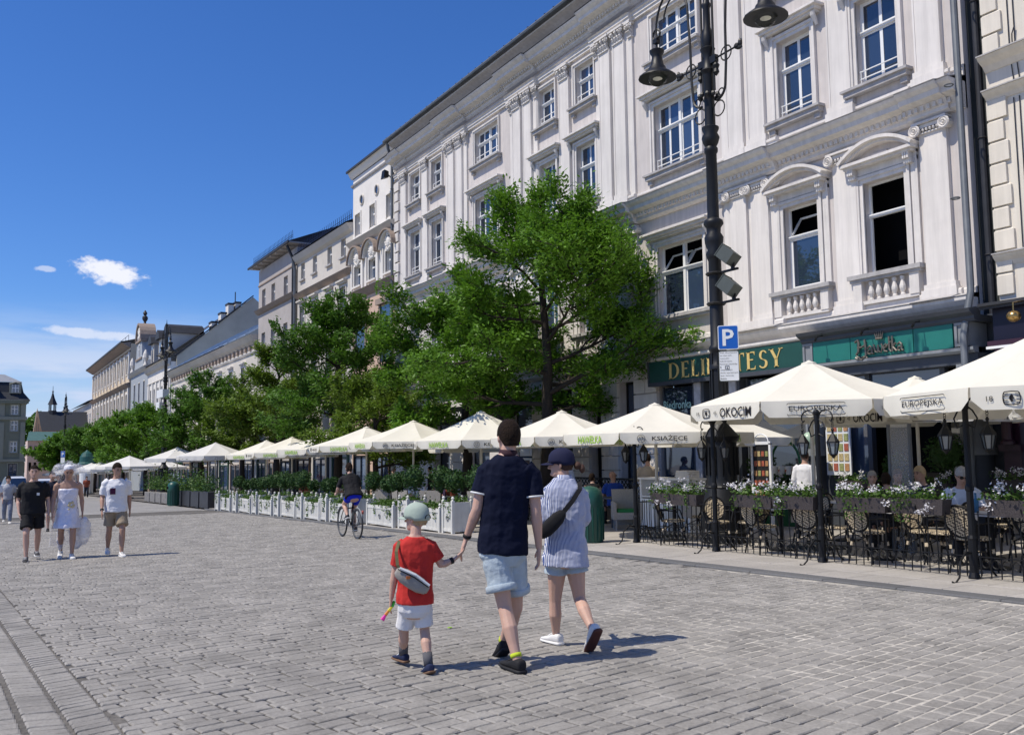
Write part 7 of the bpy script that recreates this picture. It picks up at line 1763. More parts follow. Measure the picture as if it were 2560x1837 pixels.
        if dark:
            b = MB(); b.tube([hm @ Vector((.022*math.cos(t)*h, -.0625*h, (low-.006+.02*math.sin(t))*h)) for t in [math.pi*i/8 for i in range(9)]], .004, 5); s.sub(b, 'strap_gap', dark, True, c)
        return c
    def glasses(s, mat=None):
        h = s.H; hm = s.headm(); g = thing('sunglasses', '', 'x') if False else None; m_ = MB(); P = lambda x, y, z: hm @ Vector((x*h, y*h, z*h))
        for k in (-1, 1):
            m_.ell(P(k*.018, .05, .007), (.016*h, .006*h, .012*h), 8, 5); m_.tube([P(k*.034, .045, .009), P(k*.043, .02, .008), P(k*.043, -.012, .004)], .0022*h, 4)
        m_.tube([P(-.006, .055, .01), P(.006, .055, .01)], .002*h, 4); return s.sub(m_, 'sunglasses', mat or BLACKP)
    def watch(s, side, mat=None, k=1.15):
        J, h = s.J, s.H; C, B = J['w'+side], J['e'+side]; d = (B-C).normalized(); m_ = MB(); m_.tube([C+d*.012, C+d*.012+d*.026], .0165*h*k, 12); s.sub(m_, 'watch_band', mat or BLACKP)
def walk(H, step=.16, ph=1, arm=.12, bend=.1):
    """joints of a walker in mid stride; ph: which foot leads"""
    h = H; V = Vector; s = ph
    def leg(k, fwd_):
        y = step*h*fwd_
        return V((k*.052*h, 0, .51*h)), V((k*.055*h, y*.55+(.045*h if fwd_ > 0 else .03*h), .285*h)), V((k*.05*h, y-(0 if fwd_ > 0 else .03*h), (.047 if fwd_ > 0 else .075)*h))
    hl, kl, al = leg(-1, -s); hr, kr, ar = leg(1, s)
    return dict(hl=hl, kl=kl, al=al, hr=hr, kr=kr, ar=ar, el=V((-.14*h, -.03*h+arm*h*s*.35, .635*h)), er=V((.14*h, -.03*h-arm*h*s*.35, .635*h)), wl=V((-.15*h, .02*h+arm*h*s, .495*h)), wr=V((.15*h, .02*h-arm*h*s, .495*h)))
# ---- the family: joints measured against the photograph on upright planes through where each one stands
EYE = Vector((0, 0, CAMH))
def measured(base, yaw):
    B = Vector(base); n = Vector((B.x, B.y, 0)).normalized(); inv = Matrix.Rotation(-yaw, 4, 'Z')
    def W(x, y, dd=0.):
        d = dirvec(x*2560/2267, y*2560/2267); t = ((B-EYE).dot(n)+dd)/d.dot(n); return inv @ (EYE+d*t-B)
    return W
YW = math.radians(-14)
bm = (3.62, 6.32, gz(6.32)); W = measured(bm, YW)
JM = dict(hz=.90, pel=W(1113, 1205), neck=W(1125, 1006), head=W(1126, 968, .02), hy=.05, hs=1.15, sl=W(1076, 1034), sr=W(1178, 1040), el=W(1056, 1128, -.02), er=W(1187, 1135, -.03), wl=W(1032, 1192, .06), wr=W(1193, 1212, .02), dl=W(1020, 1228, .05)-W(1032, 1192, .06), dr=W(1192, 1245, .04)-W(1193, 1212, .02),
          hl=W(1096, 1222, -.03), hr=W(1135, 1222, .03), kl=W(1118, 1345, -.10), kr=W(1142, 1345, .14), al=W(1145, 1462, -.26), ar=W(1112, 1425, .30), fl=Vector((-.25, 1, 0)), fr=Vector((-.1, 1, 0)))
man = Person('person in navy polo shirt and light denim shorts holding the child\'s hand, seen from behind', bm, YW, 1.83, JM, vox=.0065)
man.body(False)
NAVY_C = cloth('navy_pique', (.0045, .007, .022), .1, .25, 16); NAVY_C.node_tree.nodes['Principled BSDF'].inputs['Specular IOR Level'].default_value = .15; man.shirt(NAVY_C, .50, .62, .016, .004, 'polo_shirt', .03); man.cuffs(SWHITE, .625, .0445)
man.collar(mk('maroon_collar', (.03, .008, .014), .8)); m_ = MB(); c = man.spine(.826); m_.tube(ering(c, man.lat, man.dep, .083, .075, 20, 2), .004, 5, closed=True); man.sub(m_, 'collar_trim', SWHITE)
man.shorts(DENIM, .70, .575, .018, .012, 'denim_shorts', .022, DENIM)
man.shoe('l', mk('black_mesh', (.012, .012, .014), .8, .2, 60), BLACKP, .04, 1.06); man.shoe('r', MT['black_mesh'], BLACKP, -.5, 1.06); man.socks(mk('lime_sock', (.45, .55, .03), .8), .058, .074, .0225)
man.hair(HAIRD, -.036, .035, 'hair', 1.07, 1); man.watch('l')
bb = (2.97, 6.58, gz(6.58)); W = measured(bb, YW)
JB = dict(pel=W(918, 1332), neck=W(920, 1186), head=W(922, 1146, .03), hy=.8, hs=1.34, hz=.9, sl=W(886, 1205), sr=W(951, 1205), el=W(874, 1270, .02), er=W(977, 1250, .02), wl=W(866, 1325, .04), wr=W(1006, 1238, .05), dl=W(864, 1345, .06)-W(866, 1325, .04), dr=W(1024, 1222, .08)-W(1006, 1238, .05),
          hl=W(903, 1335, 0), hr=W(934, 1335, 0), kl=W(894, 1395, .06), kr=W(940, 1392, .02), al=W(893, 1448, .2), ar=W(949, 1474, -.14), fl=Vector((-.3, 1, 0)), fr=Vector((-.15, 1, 0)))
boy = Person('person, a small child in a red T-shirt, white shorts and pale green cap', bb, YW, 1.27, JB, vox=.0055)
boy.body(False); boy.shirt(cloth('red_cotton', (.50, .028, .022), .06, .3, 18), .525, .72, .016, .002, 't_shirt', .02); boy.shorts(cloth('white_cotton', (.72, .71, .70), .05, .3, 20), .86, .58, .009, .004)
SHN = mk('navy_suede', (.012, .02, .06), .8, .15, 30); GUM = mk('gum_sole', (.16, .09, .05), .6)
boy.shoe('l', SHN, GUM, 0., 1.12, SWHITE); boy.shoe('r', SHN, GUM, -.28, 1.12, SWHITE); boy.socks(mk('grey_sock', (.09, .09, .10), .85), .05, .125, .028)
boy.hair(HAIRF, -.035, .03, 'hair', 1.02); boy.cap(cloth('sage_cotton', (.36, .43, .36), .05, .2, 20), True, .004, 1.17, DARK); boy.glasses(); boy.watch('r', None, 1.25)
bw = (4.37, 6.66, gz(6.66)); W = measured(bw, YW)
JW = dict(pel=W(1252, 1218), neck=W(1250, 1062), head=W(1243, 1026, .02), hy=1.0, hp=-.04, sl=W(1216, 1086, .02), sr=W(1287, 1088, 0), el=W(1203, 1150, .0), er=W(1296, 1150, .03), wl=W(1212, 1172, .22), wr=W(1278, 1170, .24), dl=Vector((.2, 1, .0)), dr=Vector((-.3, 1, .1)),
          hl=W(1234, 1232, .0), hr=W(1270, 1232, 0), kl=W(1229, 1330, .06), kr=W(1283, 1325, .0), al=W(1231, 1405, .13), ar=W(1312, 1394, -.28), fl=Vector((-.28, 1, 0)), fr=Vector((-.15, 1, 0)))
wom = Person('person in blue striped shirt, denim shorts and navy cap with black sling bag', bw, YW, 1.71, JW, fem=True, vox=.0065)
wom.body(True)
STRIPE = bpy.data.materials.new('blue_white_stripe'); STRIPE.use_nodes = True; _t = STRIPE.node_tree; _b = _t.nodes['Principled BSDF']; _b.inputs['Roughness'].default_value = .85
_c = N(_t, 'ShaderNodeTexCoord'); _n = N(_t, 'ShaderNodeTexNoise'); _n.inputs['Scale'].default_value = 5; _t.links.new(_c.outputs['Object'], _n.inputs['Vector'])
_x = N(_t, 'ShaderNodeSeparateXYZ'); _t.links.new(_c.outputs['Object'], _x.inputs[0]); _s = N(_t, 'ShaderNodeMath', operation='MULTIPLY_ADD'); _s.inputs[1].default_value = .02; _t.links.new(_n.outputs[0], _s.inputs[0]); _t.links.new(_x.outputs[0], _s.inputs[2])
_k = N(_t, 'ShaderNodeMath', operation='MULTIPLY'); _k.inputs[1].default_value = 2*math.pi/.0105; _t.links.new(_s.outputs[0], _k.inputs[0]); _q = N(_t, 'ShaderNodeMath', operation='SINE'); _t.links.new(_k.outputs[0], _q.inputs[0])
_r = N(_t, 'ShaderNodeValToRGB'); _r.color_ramp.elements[0].position = .42; _r.color_ramp.elements[0].color = (.045, .085, .27, 1); _r.color_ramp.elements[1].position = .58; _r.color_ramp.elements[1].color = (.66, .68, .74, 1)
_m2 = N(_t, 'ShaderNodeMapRange'); _m2.inputs['From Min'].default_value = -1; _t.links.new(_q.outputs[0], _m2.inputs[0]); _t.links.new(_m2.outputs[0], _r.inputs[0]); _t.links.new(_r.outputs[0], _b.inputs['Base Color'])
wom.shirt(STRIPE, .465, 1.15, .020, .012, 'striped_shirt', .034, .842); wom.collar(STRIPE, .037, .842, .018); wom.shorts(DENIM, .36, .57, .012, .02, 'denim_shorts')
wom.shoe('l', SOLE, SOLE, 0., 1.05); wom.shoe('r', SOLE, mk('brown_sole', (.10, .035, .025), .7), -.85, 1.05)
wom.hair(HAIRB, -.035, .035, 'hair', 1.03); wom.cap(cloth('navy_twill', (.008, .010, .04), .05, .1), True, .006, 1.17); wom.glasses()
hm = wom.headm(); h = 1.71; m_ = MB(); m_.ell(hm @ Vector((0, -.075*h, -.014*h)), (.035, .04, .035), 10, 7); m_.ell(hm @ Vector((.004, -.095*h, -.03*h)), (.028, .03, .04), 8, 6); wom.sub(m_, 'hair_bun', HAIRB)
m_ = MB(); m_.ring(hm @ Vector((-.043*h, -.006*h, -.032*h)), .009, .0015, 'x', 10, 4); wom.sub(m_, 'earring', BRASS)
def bag(p, label, cat, pts, wd, mat, bagc, bags, name, dirv, mats=None):
    """sling bag: a thing of its own; strap runs over the shoulder, pouch lies on the back"""
    t = thing(name, label, cat, tuple(p.t.location), p.t.rotation_euler[2]); m_ = MB()
    up = Vector((0, 0, 1)); s_ = []
    for i in range(len(pts)-1):
        a, b = Vector(pts[i]), Vector(pts[i+1])
    P = [Vector(q) for q in pts]; rings = []
    for i, q in enumerate(P):
        d = (P[min(i+1, len(P)-1)]-P[max(i-1, 0)]).normalized(); nrm_ = p.dep if i < len(P) else p.dep; w_ = d.cross(p.dep).normalized()
        rings.append([q+w_*wd+p.dep*.004, q-w_*wd+p.dep*.004, q-w_*wd-p.dep*.004, q+w_*wd-p.dep*.004])
    m_.loft(rings); o = m_.build('strap', mat, None); o.parent = t
    m_ = MB(); c = Vector(bagc); d = Vector(dirv).normalized(); w_ = d.cross(p.dep).normalized(); L, Wd, D = bags
    m_.loft([ering(c+d*L*u, w_, p.dep, Wd*a, D*a, 14, 2.8) for u, a in ((-.5, .3), (-.44, .62), (-.25, .92), (0, 1), (.25, .95), (.44, .66), (.5, .35))]); o = m_.build('pouch', mats or mat, None, smooth=True); o.parent = t; return t, c, d, w_
W = measured(bw, YW)
BLKF = cloth('black_nylon', (.010, .010, .012), .1, .2)
bag(wom, 'black sling bag worn across the back of the striped shirt', 'sling bag', [W(1283, 1064, -.02), W(1284, 1082, -.13), W(1268, 1108, -.155), W(1245, 1136, -.16)], .020, BLKF, W(1222, 1160, -.15), (.30, .062, .045), 'sling_bag', W(1210, 1172, -.13)-W(1245, 1136, -.15))
W = measured(bb, YW)
t, c, d, w_ = bag(boy, 'grey and beige child\'s belt bag slung over the red shirt', 'belt bag', [W(884, 1196, -.03), W(877, 1220, -.10), W(880, 1250, -.125), W(890, 1268, -.125)], .012, cloth('khaki_strap', (.17, .15, .07)), W(912, 1285, -.135), (.29, .062, .042), 'belt_bag', W(945, 1305, -.12)-W(885, 1268, -.13), cloth('grey_canvas', (.30, .28, .25), .1, .2))
m_ = MB(); m_.obox(None, (.03, .02, .02), m=Matrix.Translation(c+w_*.01-d*.04-boy.dep*.04)); o = m_.build('orange_patch', mk('orange_leather', (.5, .14, .03), .6), None); o.parent = t
m_ = MB(); m_.tube([c-d*.14-boy.dep*.036+w_*.022, c-boy.dep*.045+w_*.035, c+d*.13-boy.dep*.036+w_*.028], .004, 5); o = m_.build('zip', BLKF, None); o.parent = t
m_ = MB(); m_.tube([c-d*.13-boy.dep*.034+w_*.035, c-boy.dep*.034+w_*.054, c+d*.13-boy.dep*.03+w_*.04], .012, 6); o = m_.build('white_edge', SWHITE, None); o.parent = t
toy = thing('toy', 'small green and pink plastic toy in the child\'s left hand', 'toy', bb, YW); pts = [W(873, 1330, .05), W(868, 1342, .04), W(860, 1352, .03), W(853, 1361, .02), W(846, 1372, .01)]
for i, (n_, c_) in enumerate((('handle', (.05, .5, .05)), ('ring', (.6, .5, .03)), ('body', (.6, .2, .03)), ('tip', (.65, .03, .3)))): m_ = MB(); m_.tube([pts[i], pts[i+1]], [.011, .014 if i < 3 else .02], 8); o = m_.build(n_, mk('toy_%s' % n_, c_, .35, .02), None); o.parent = toy
# ---- the strollers coming towards us
V = Vector
def away(p): return p
TEE = cloth('black_cotton', (.008, .008, .010), .1, .2); WTEE = cloth('white_jersey', (.74, .74, .76), .04, .4, 12); KHAKI = cloth('khaki_twill', (.30, .24, .17), .08, .3); SNK = mk('black_white_sneaker', (.03, .03, .033), .6, .5, 30)
J = walk(1.80, .13, 1, .03); J.update(wr=V((.13*1.8, .06, .50*1.8)), dr=V((-.3, .3, -1)), hp=-.05)
p = Person('person in black T-shirt and black shorts strolling towards the camera, hand in pocket', (.98, 20.0, gz(20)), math.pi-.05, 1.80, J, bulk=1.1, vox=.013)
p.body(); p.shirt(TEE, .49, .8, .02, .006, 't_shirt'); p.shorts(TEE, .75, .58, .02, .012); p.shoe('l', SNK, SOLE); p.shoe('r', SNK, SOLE, -.1); p.hair(HAIRD, -.02, .04, 'hair', 1.06, 1)
m_ = MB(); m_.obox(None, (.05, .006, .05), m=Matrix.Translation(p.spine(.70)+p.dep*.155-p.lat*.08)); p.sub(m_, 'chest_badge', SWHITE, False)
J = walk(1.80, .09, -1, .05); J.update(head=V((0, .05, .925*1.8)), hp=-.35)
p = Person('person in a white satin bridal dress and veil worn as costume, walking towards the camera', (1.58, 20.0, gz(20)), math.pi-.02, 1.80, J, vox=.013, skin=SKINT)
p.body(); SAT = mk('white_satin', (.70, .69, .78), .35, .04, 6, .6, 9, spec=.6)
m_ = MB(); p.torso(m_, [(.325, .135, .135, 0), (.36, .128, .125, 0), (.42, .114, .10, 0), (.5, .105, .078, 0), (.56, .094, .068, 0), (.62, .086, .062, .003), (.69, .096, .067, .006), (.735, .098, .066, .006), (.748, .09, .06, .004)], .012); finish(p.sub(m_, 'satin_dress', SAT), .014, .03, .1)
p.shorts(cloth('navy_lining', (.012, .014, .05)), .84, .56, -.008, .0, disp=0); p.shoe('l', SOLE, SOLE); p.shoe('r', SOLE, SOLE, -.35)
TUL = bpy.data.materials.new('white_tulle'); TUL.use_nodes = True; _t = TUL.node_tree; _b = _t.nodes['Principled BSDF']; _b.inputs['Base Color'].default_value = (.8, .8, .84, 1); _tr = N(_t, 'ShaderNodeBsdfTransparent'); _mx = N(_t, 'ShaderNodeMixShader')
_n = N(_t, 'ShaderNodeTexNoise'); _n.inputs['Scale'].default_value = 6; _g = N(_t, 'ShaderNodeNewGeometry'); _t.links.new(_g.outputs['Position'], _n.inputs['Vector']); _m3 = N(_t, 'ShaderNodeMapRange'); _m3.inputs['From Min'].default_value = .3; _m3.inputs['From Max'].default_value = .7; _m3.inputs['To Min'].default_value = .05; _m3.inputs['To Max'].default_value = .45
_t.links.new(_n.outputs[0], _m3.inputs[0]); _t.links.new(_m3.outputs[0], _mx.inputs[0]); _t.links.new(_tr.outputs[0], _mx.inputs[1]); _t.links.new(_b.outputs[0], _mx.inputs[2]); _t.links.new(_mx.outputs[0], _t.nodes['Material Output'].inputs[0])
hm = p.headm(); R = random.Random(4)
m_ = MB(); m_.lathe([(.085, .02), (.1, .06), (.085, .12), (.03, .145)], 12, tuple(p.J['head'])); 
finish(p.sub(m_, 'veil_headpiece', cloth('veil_white', (.74, .74, .77))), .014, .03, .05)
m_ = MB()
for i in range(150):
    a = R.uniform(-.5, math.pi+.5); rr_ = R.uniform(.06, .24); leafquad(m_, p.J['head']+V((rr_*math.cos(a)*1.2, -.07+R.gauss(0, .05), .02+rr_*.75*math.sin(a))), R.uniform(.04, .1), R)
p.sub(m_, 'tulle_bow', TUL)
m_ = MB(); rings = []
for i in range(9):
    u = i/8; z = 1.72-1.5*u; w_ = .14+.13*u**.8; rings.append([V((w_*math.cos(t)*(1+.16*math.sin(5*t+u*3)), -.08-.16*u+.10*math.sin(t)+.05*math.sin(7*t+2*u), z)) for t in [math.pi+math.pi*k/16 for k in range(17)]])
for r in rings: m_.v += [tuple(q) for q in r]
for i in range(8):
    for k in range(16): m_.f.append((i*17+k, i*17+k+1, (i+1)*17+k+1, (i+1)*17+k))
p.sub(m_, 'tulle_veil', TUL)
m_ = MB(); m_.ell((-.30, -.08, .52), (.15, .16, .27), 14, 10); m_.ell((-.17, -.14, .44), (.12, .14, .30), 14, 10); m_.ell((.1, -.16, .40), (.08, .06, .28), 12, 8); TUL2 = TUL.copy(); TUL2.name = 'gathered_tulle'
for n_ in TUL2.node_tree.nodes:
    if n_.bl_idname == 'ShaderNodeMapRange': n_.inputs['To Min'].default_value = .3; n_.inputs['To Max'].default_value = .8
finish(p.sub(m_, 'tulle_train', TUL2), .03, .08, .12)
m_ = MB(); [m_.ell(p.spine(.57)+p.dep*.13-p.lat*.06+V((R.gauss(0, .025), 0, R.gauss(0, .03))), (.03, .02, .03), 6, 4) for i in range(8)]; p.sub(m_, 'fabric_flower', mk('cream_flower', (.6, .5, .3), .7))
J = walk(1.82, .13, -1, .07); J.update(hy=.35, hp=-.3)
p = Person('person in loose white T-shirt with dark pocket and khaki shorts, looking down', (2.43, 19.8, gz(19.8)), math.pi+.02, 1.82, J, vox=.013, skin=SKINT)
p.body(); p.shirt(WTEE, .475, .86, .032, .012, 't_shirt', .04); p.shorts(KHAKI, .8, .58, .02, .012); p.shoe('l', SOLE, SOLE); p.shoe('r', SOLE, SOLE, -.15); p.hair(HAIRD, -.02, .04, 'hair', 1.06, 1); p.watch('r', None, 1.2)
m_ = MB(); m_.obox(None, (.10, .006, .12), m=Matrix.Translation(p.spine(.70)+p.dep*.172-p.lat*-.09)); p.sub(m_, 'chest_pocket', mk('plum_cloth', (.08, .015, .05), .85), False)
J = walk(1.78, .12, 1, .06)
p = Person('person in dark navy shirt and beige shorts walking behind the one in the dress', (2.02, 31.2, gz(31.2)), math.pi, 1.78, J, vox=.02, skin=SKIND); p.body(False); p.shirt(cloth('navy_tee', (.012, .014, .03)), .48, .8, .02, .006); p.shorts(KHAKI, .8, .58, .02, .01); p.shoe('l', SNK, BLACKP); p.shoe('r', SNK, BLACKP); p.hair(HAIRD, -.02, .04, 'hair', 1.06, 1)
J = walk(1.72, .1, -1, .03)
p = Person('person in pale grey top and grey trousers with brown handbag at the left edge', (1.05, 38.5, gz(38.5)), math.pi, 1.72, J, fem=True, vox=.02); p.body(); GT = cloth('pale_grey_knit', (.42, .44, .48)); p.shirt(GT, .5, .95, .02, .006, 'top'); p.trousers(cloth('grey_blue_trousers', (.22, .25, .32))); p.shoe('l', SOLE, SOLE); p.shoe('r', SOLE, SOLE); p.hair(HAIRD, -.05, .03, sc=1.12)
hb = thing('handbag', 'brown handbag carried by the woman in grey at the left edge', 'handbag', (1.33, 38.4, gz(38.4)+.78)); unit(MB().bev(-.04, .04, -.15, .15, 0, .3, .03), 'bag_body', mk('brown_leather', (.10, .045, .02), .5), None).parent = hb; unit(MB().tube([(0, -.1, .3), (0, 0, .55), (0, .1, .3)], .008, 5), 'strap', MT['brown_leather'], None).parent = hb
p = Person('person in white at the very left edge, partly out of the picture', (.62, 38.0, gz(38)), math.pi, 1.68, walk(1.68, .1, 1), vox=.02); p.body(False); p.shirt(WTEE, .5, .8, .02); p.trousers(GT); p.shoe('l', SOLE, SOLE); p.shoe('r', SOLE, SOLE); p.hair(HAIRF, -.04, .03)
# ---- cyclist
def bicycle(loc, yaw):
    t = thing('bicycle', 'black city bicycle ridden away from the camera along the planters', 'bicycle', loc, yaw)
    def sub(m_, n_, mat, pr=t): o = m_.build(n_, mat, None, smooth=True); o.parent = pr; return o
    for y in (-.54, .54):
        m_ = MB(); m_.ring((0, y, .35), .335, .022, 'x', 32, 8); w0 = sub(m_, 'wheel', BLK); m_ = MB(); m_.ring((0, y, .35), .31, .009, 'x', 32, 5); sub(m_, 'rim', ZINC, w0)
        m_ = MB(); [m_.tube([(0, y, .35), (0, y+.31*math.cos(a), .35+.31*math.sin(a))], .0016, 3) for a in [2*math.pi*i/20 for i in range(20)]]; m_.tube([(-.05, y, .35), (.05, y, .35)], .022, 8); sub(m_, 'spokes', ZINC, w0)
    fr = MB(); bb_, st_, hd, hd2 = (0, -.1, .30), (0, -.24, .82), (0, .36, .86), (0, .39, .66)
    for a, b in ((bb_, st_), (bb_, hd2), ((0, -.22, .72), hd2), (hd, hd2)): fr.tube([a, b], .016, 8)
    for s in (-1, 1):
        fr.tube([(s*.012, -.1, .3), (s*.055, -.54, .35)], .009, 6); fr.tube([(s*.012, -.22, .74), (s*.055, -.54, .35)], .008, 6); fr.tube([(s*.02, .4, .64), (s*.05, .45, .5), (s*.05, .54, .35)], .011, 6)
    sub(fr, 'frame', IRON)
    m_ = MB(); m_.tube([hd, (0, .34, 1.02)], .013, 6); m_.tube([(-.29, .17, 1.0), (-.24, .26, 1.03), (-.1, .34, 1.03), (.1, .34, 1.03), (.24, .26, 1.03), (.29, .17, 1.0)], .011, 6); sub(m_, 'handlebar', ZINC)
    m_ = MB(); m_.tube([st_, (0, -.26, .93)], .012, 6); sub(m_, 'seat_post', ZINC); m_ = MB(); m_.loft([ering(V((0, y, .95)), V((1, 0, 0)), V((0, 0, 1)), w_, .03, 10) for y, w_ in ((-.38, .05), (-.34, .09), (-.26, .085), (-.16, .035), (-.1, .018))]); sub(m_, 'saddle', BLK)
    m_ = MB(); m_.ring((.06, -.1, .3), .09, .006, 'x', 18, 4); m_.tube([(.07, -.1, .3), (.08, -.02, .15)], .01, 5); m_.tube([(-.07, -.1, .3), (-.08, -.18, .45)], .01, 5); m_.box(.06, .17, -.05, .03, .135, .155); m_.box(-.17, -.06, -.22, -.14, .44, .46); sub(m_, 'crankset', ZINC)
    for y, a0, a1 in ((-.54, .3, 2.7), (.54, .6, 2.6)): m_ = MB(); m_.tube([(0, y+.375*math.cos(a), .35+.375*math.sin(a)) for a in [a0+(a1-a0)*i/10 for i in range(11)]], .022, 6, flat=.4); sub(m_, 'mudguard', SLATEL)
    m_ = MB(); m_.box(-.02, .02, -.9, -.87, .6, .68); sub(m_, 'rear_reflector', GOODS[0]); return t
by = -.02; bl = (7.72, 20.95, gz(20.95)); bicycle(bl, by)
h = 1.70; J = dict(pel=V((0, -.27, 1.0)), neck=V((0, .02, 1.48)), head=V((0, .08, 1.64)), sl=V((-.18, .0, 1.42)), sr=V((.18, .0, 1.42)), el=V((-.27, .08, 1.17)), er=V((.27, .08, 1.17)), wl=V((-.27, .2, 1.04)), wr=V((.27, .2, 1.04)), dl=V((0, 1, -.2)), dr=V((0, 1, -.2)),
         hl=V((-.09, -.25, .98)), hr=V((.09, -.25, .98)), kl=V((-.11, .12, .78)), kr=V((.10, .06, .62)), al=V((-.12, -.17, .535)), ar=V((.12, -.06, .235)), fl=V((-.05, 1, 0)), fr=V((.05, 1, 0)))
p = Person('person in black top and bright blue shorts riding the bicycle', bl, by, h, J, fem=True, vox=.013); p.body(False); p.shirt(TEE, .50, .9, .035, .018, 'loose_top', .03); p.shorts(cloth('cobalt_jersey', (.005, .02, .5)), .45, .57, .012, .0); p.shoe('l', SNK, SOLE, -.2); p.shoe('r', SNK, SOLE, -.1); p.hair(HAIRD, -.05, .03)
m_ = MB(); m_.ell(p.headm() @ V((0, -.1, -.03)), (.03, .035, .06), 8, 6); p.sub(m_, 'ponytail', HAIRD)
# ---- people at the tables, waiters
def sitting(H, lean=.08, arms=1, hp=-.1, hy=0.):
    h = H; z = .47
    return dict(pel=V((0, 0, z+.06)), neck=V((0, lean, z+.06+.305*h)), head=V((0, lean+.02*h, z+.06+.40*h)), hy=hy, hp=hp, sl=V((-.105*h, lean, z+.06+.27*h)), sr=V((.105*h, lean, z+.06+.27*h)), el=V((-.15*h, lean+.06, z+.06+.12*h)), er=V((.15*h, lean+.06, z+.06+.12*h)),
                wl=V((-.07*h, lean+.30, z+.28)), wr=V((.07*h, lean+.30, z+.28)), dl=V((.4, 1, 0)), dr=V((-.4, 1, 0)), hl=V((-.055*h, 0, z+.05)), hr=V((.055*h, 0, z+.05)), kl=V((-.08*h, .25*h, z+.04)), kr=V((.08*h, .25*h, z+.04)), al=V((-.08*h, .24*h, .08)), ar=V((.08*h, .24*h, .08)))
def diner(x, y, yaw, label, H, hair, top, skin=SKIN, hp=-.1, hy=0., lean=.08, bald=False, glasses=False, fem=False, hback=-.03, sleeve=.8):
    p = Person(label, (x, y, gz(y)+.03), yaw, H, sitting(H, lean, 1, hp, hy), fem=fem, vox=.016, skin=skin, group='people sitting on the terraces'); p.body()
    p.shirt(top, .50, sleeve, .018); p.trousers(TROU); p.shoe('l', BLKF, BLACKP); p.shoe('r', BLKF, BLACKP)
    if hair: p.hair(hair, hback, .03 if not bald else .02, sc=1.07 if not bald else 1.02)
    if glasses: p.glasses()
    return p
TROU = cloth('dark_trousers', (.02, .022, .03)); PALEB = cloth('pale_blue_shirt', (.48, .54, .64)); NAVS = cloth('dark_navy_shirt', (.015, .02, .07)); BLUT = cloth('royal_blue_tee', (.01, .05, .30)); BEIG = cloth('beige_shirt', (.45, .38, .30)); ROSE = cloth('rust_top', (.25, .06, .03))
diner(12.55, 8.45, 2.35, 'person with short grey hair and glasses in pale blue shirt, head bent over the table', 1.78, HAIRG, PALEB, SKINT, -.45, .2, .14, True, True)
diner(13.6, 9.75, 1.25, 'person with fair curly hair in dark blue shirt sitting turned to the left', 1.8, HAIRF, NAVS, SKINT, -.05, .3)
diner(13.6, 10.85, 2.6, 'person with short curly grey hair and a dark top at the far table', 1.66, HAIRG, TEE, SKIN, -.05, -.3, .06, False, False, True)
diner(14.35, 10.9, 2.5, 'person with brown hair half hidden behind the clear screen', 1.7, HAIRB, TEE, SKIND)
diner(12.7, 9.75, -.4, 'person with dark hair low behind the white geraniums', 1.6, HAIRD, TEE, SKINT, -.2, -.6, .1, False, False, True, -.06)
diner(14.75, 20.9, -.5, 'person with long black hair leaning in to talk at the dark table', 1.68, HAIRD, TEE, SKIN, -.1, -.7, .22, False, False, True, -.07, .1)
diner(14.6, 19.75, -.35, 'person with shaven head in royal blue T-shirt seen from behind', 1.8, None, BLUT, SKINT, 0, -1.0, .05, True, True)
diner(13.9, 22.8, -.6, 'person in beige shirt and cap behind the woman\'s shoulder', 1.7, None, BEIG, SKINT, -.1, .2).cap(BEIG)
diner(12.2, 27.0, 2.8, 'person in a white T-shirt sitting low behind the planters', 1.75, HAIRD, WTEE, SKINT)
diner(12.6, 25.2, .4, 'person in a rust top behind the round clipped tree', 1.65, HAIRB, ROSE, SKINT, fem=True)
diner(13.2, 31.0, 2.4, 'person in black with brown hair among the far tables', 1.7, HAIRB, TEE, SKIND); diner(13.6, 34.0, -2.4, 'person in a white top among the far tables', 1.7, HAIRD, WTEE, SKIN, fem=True); diner(13.4, 37.5, 2.0, 'person in a beige shirt among the far tables', 1.7, HAIRD, BEIG, SKINT); diner(13.0, 41.0, 2.6, 'person in rust red at the last lettered parasol', 1.7, HAIRB, ROSE, SKIN)
cs = thing('clear_screen', 'tall clear plastic wind screen standing among the diners', 'screen', (13.0, 9.75, gz(9.75)))
CLR = bpy.data.materials.new('clear_plastic'); CLR.use_nodes = True; _t = CLR.node_tree; _b = _t.nodes['Principled BSDF']; _b.inputs['Roughness'].default_value = .05; _tr = N(_t, 'ShaderNodeBsdfTransparent'); _mx = N(_t, 'ShaderNodeMixShader'); _mx.inputs[0].default_value = .18; _t.links.new(_tr.outputs[0], _mx.inputs[1]); _t.links.new(_b.outputs[0], _mx.inputs[2]); _t.links.new(_mx.outputs[0], _t.nodes['Material Output'].inputs[0])
g = gz(9.7); MB().box(13.0, 13.01, 9.6, 9.95, g, g+2.1).build('clear_pane', CLR, cs); m_ = MB(); [m_.box(12.98, 13.03, y-.02, y+.02, g, g+2.1) for y in (9.58, 9.97)]; m_.build('screen_posts', ZINC, cs)
def standing(x, y, yaw, label, H, hair, top, trous=True, sleeve=1.8, J=None, vest=None, skin=SKIND, fem=False, group='people standing among the tables'):
    p = Person(label, (x, y, gz(y)+.03), yaw, H, J or walk(H, .04, 1, .02), vox=.016, skin=skin, fem=fem, group=group); p.body(); p.shirt(top, .5, sleeve, .014); p.trousers(TROU); p.shoe('l', BLKF, BLACKP); p.shoe('r', BLKF, BLACKP); p.hair(hair, -.03, .03); return p
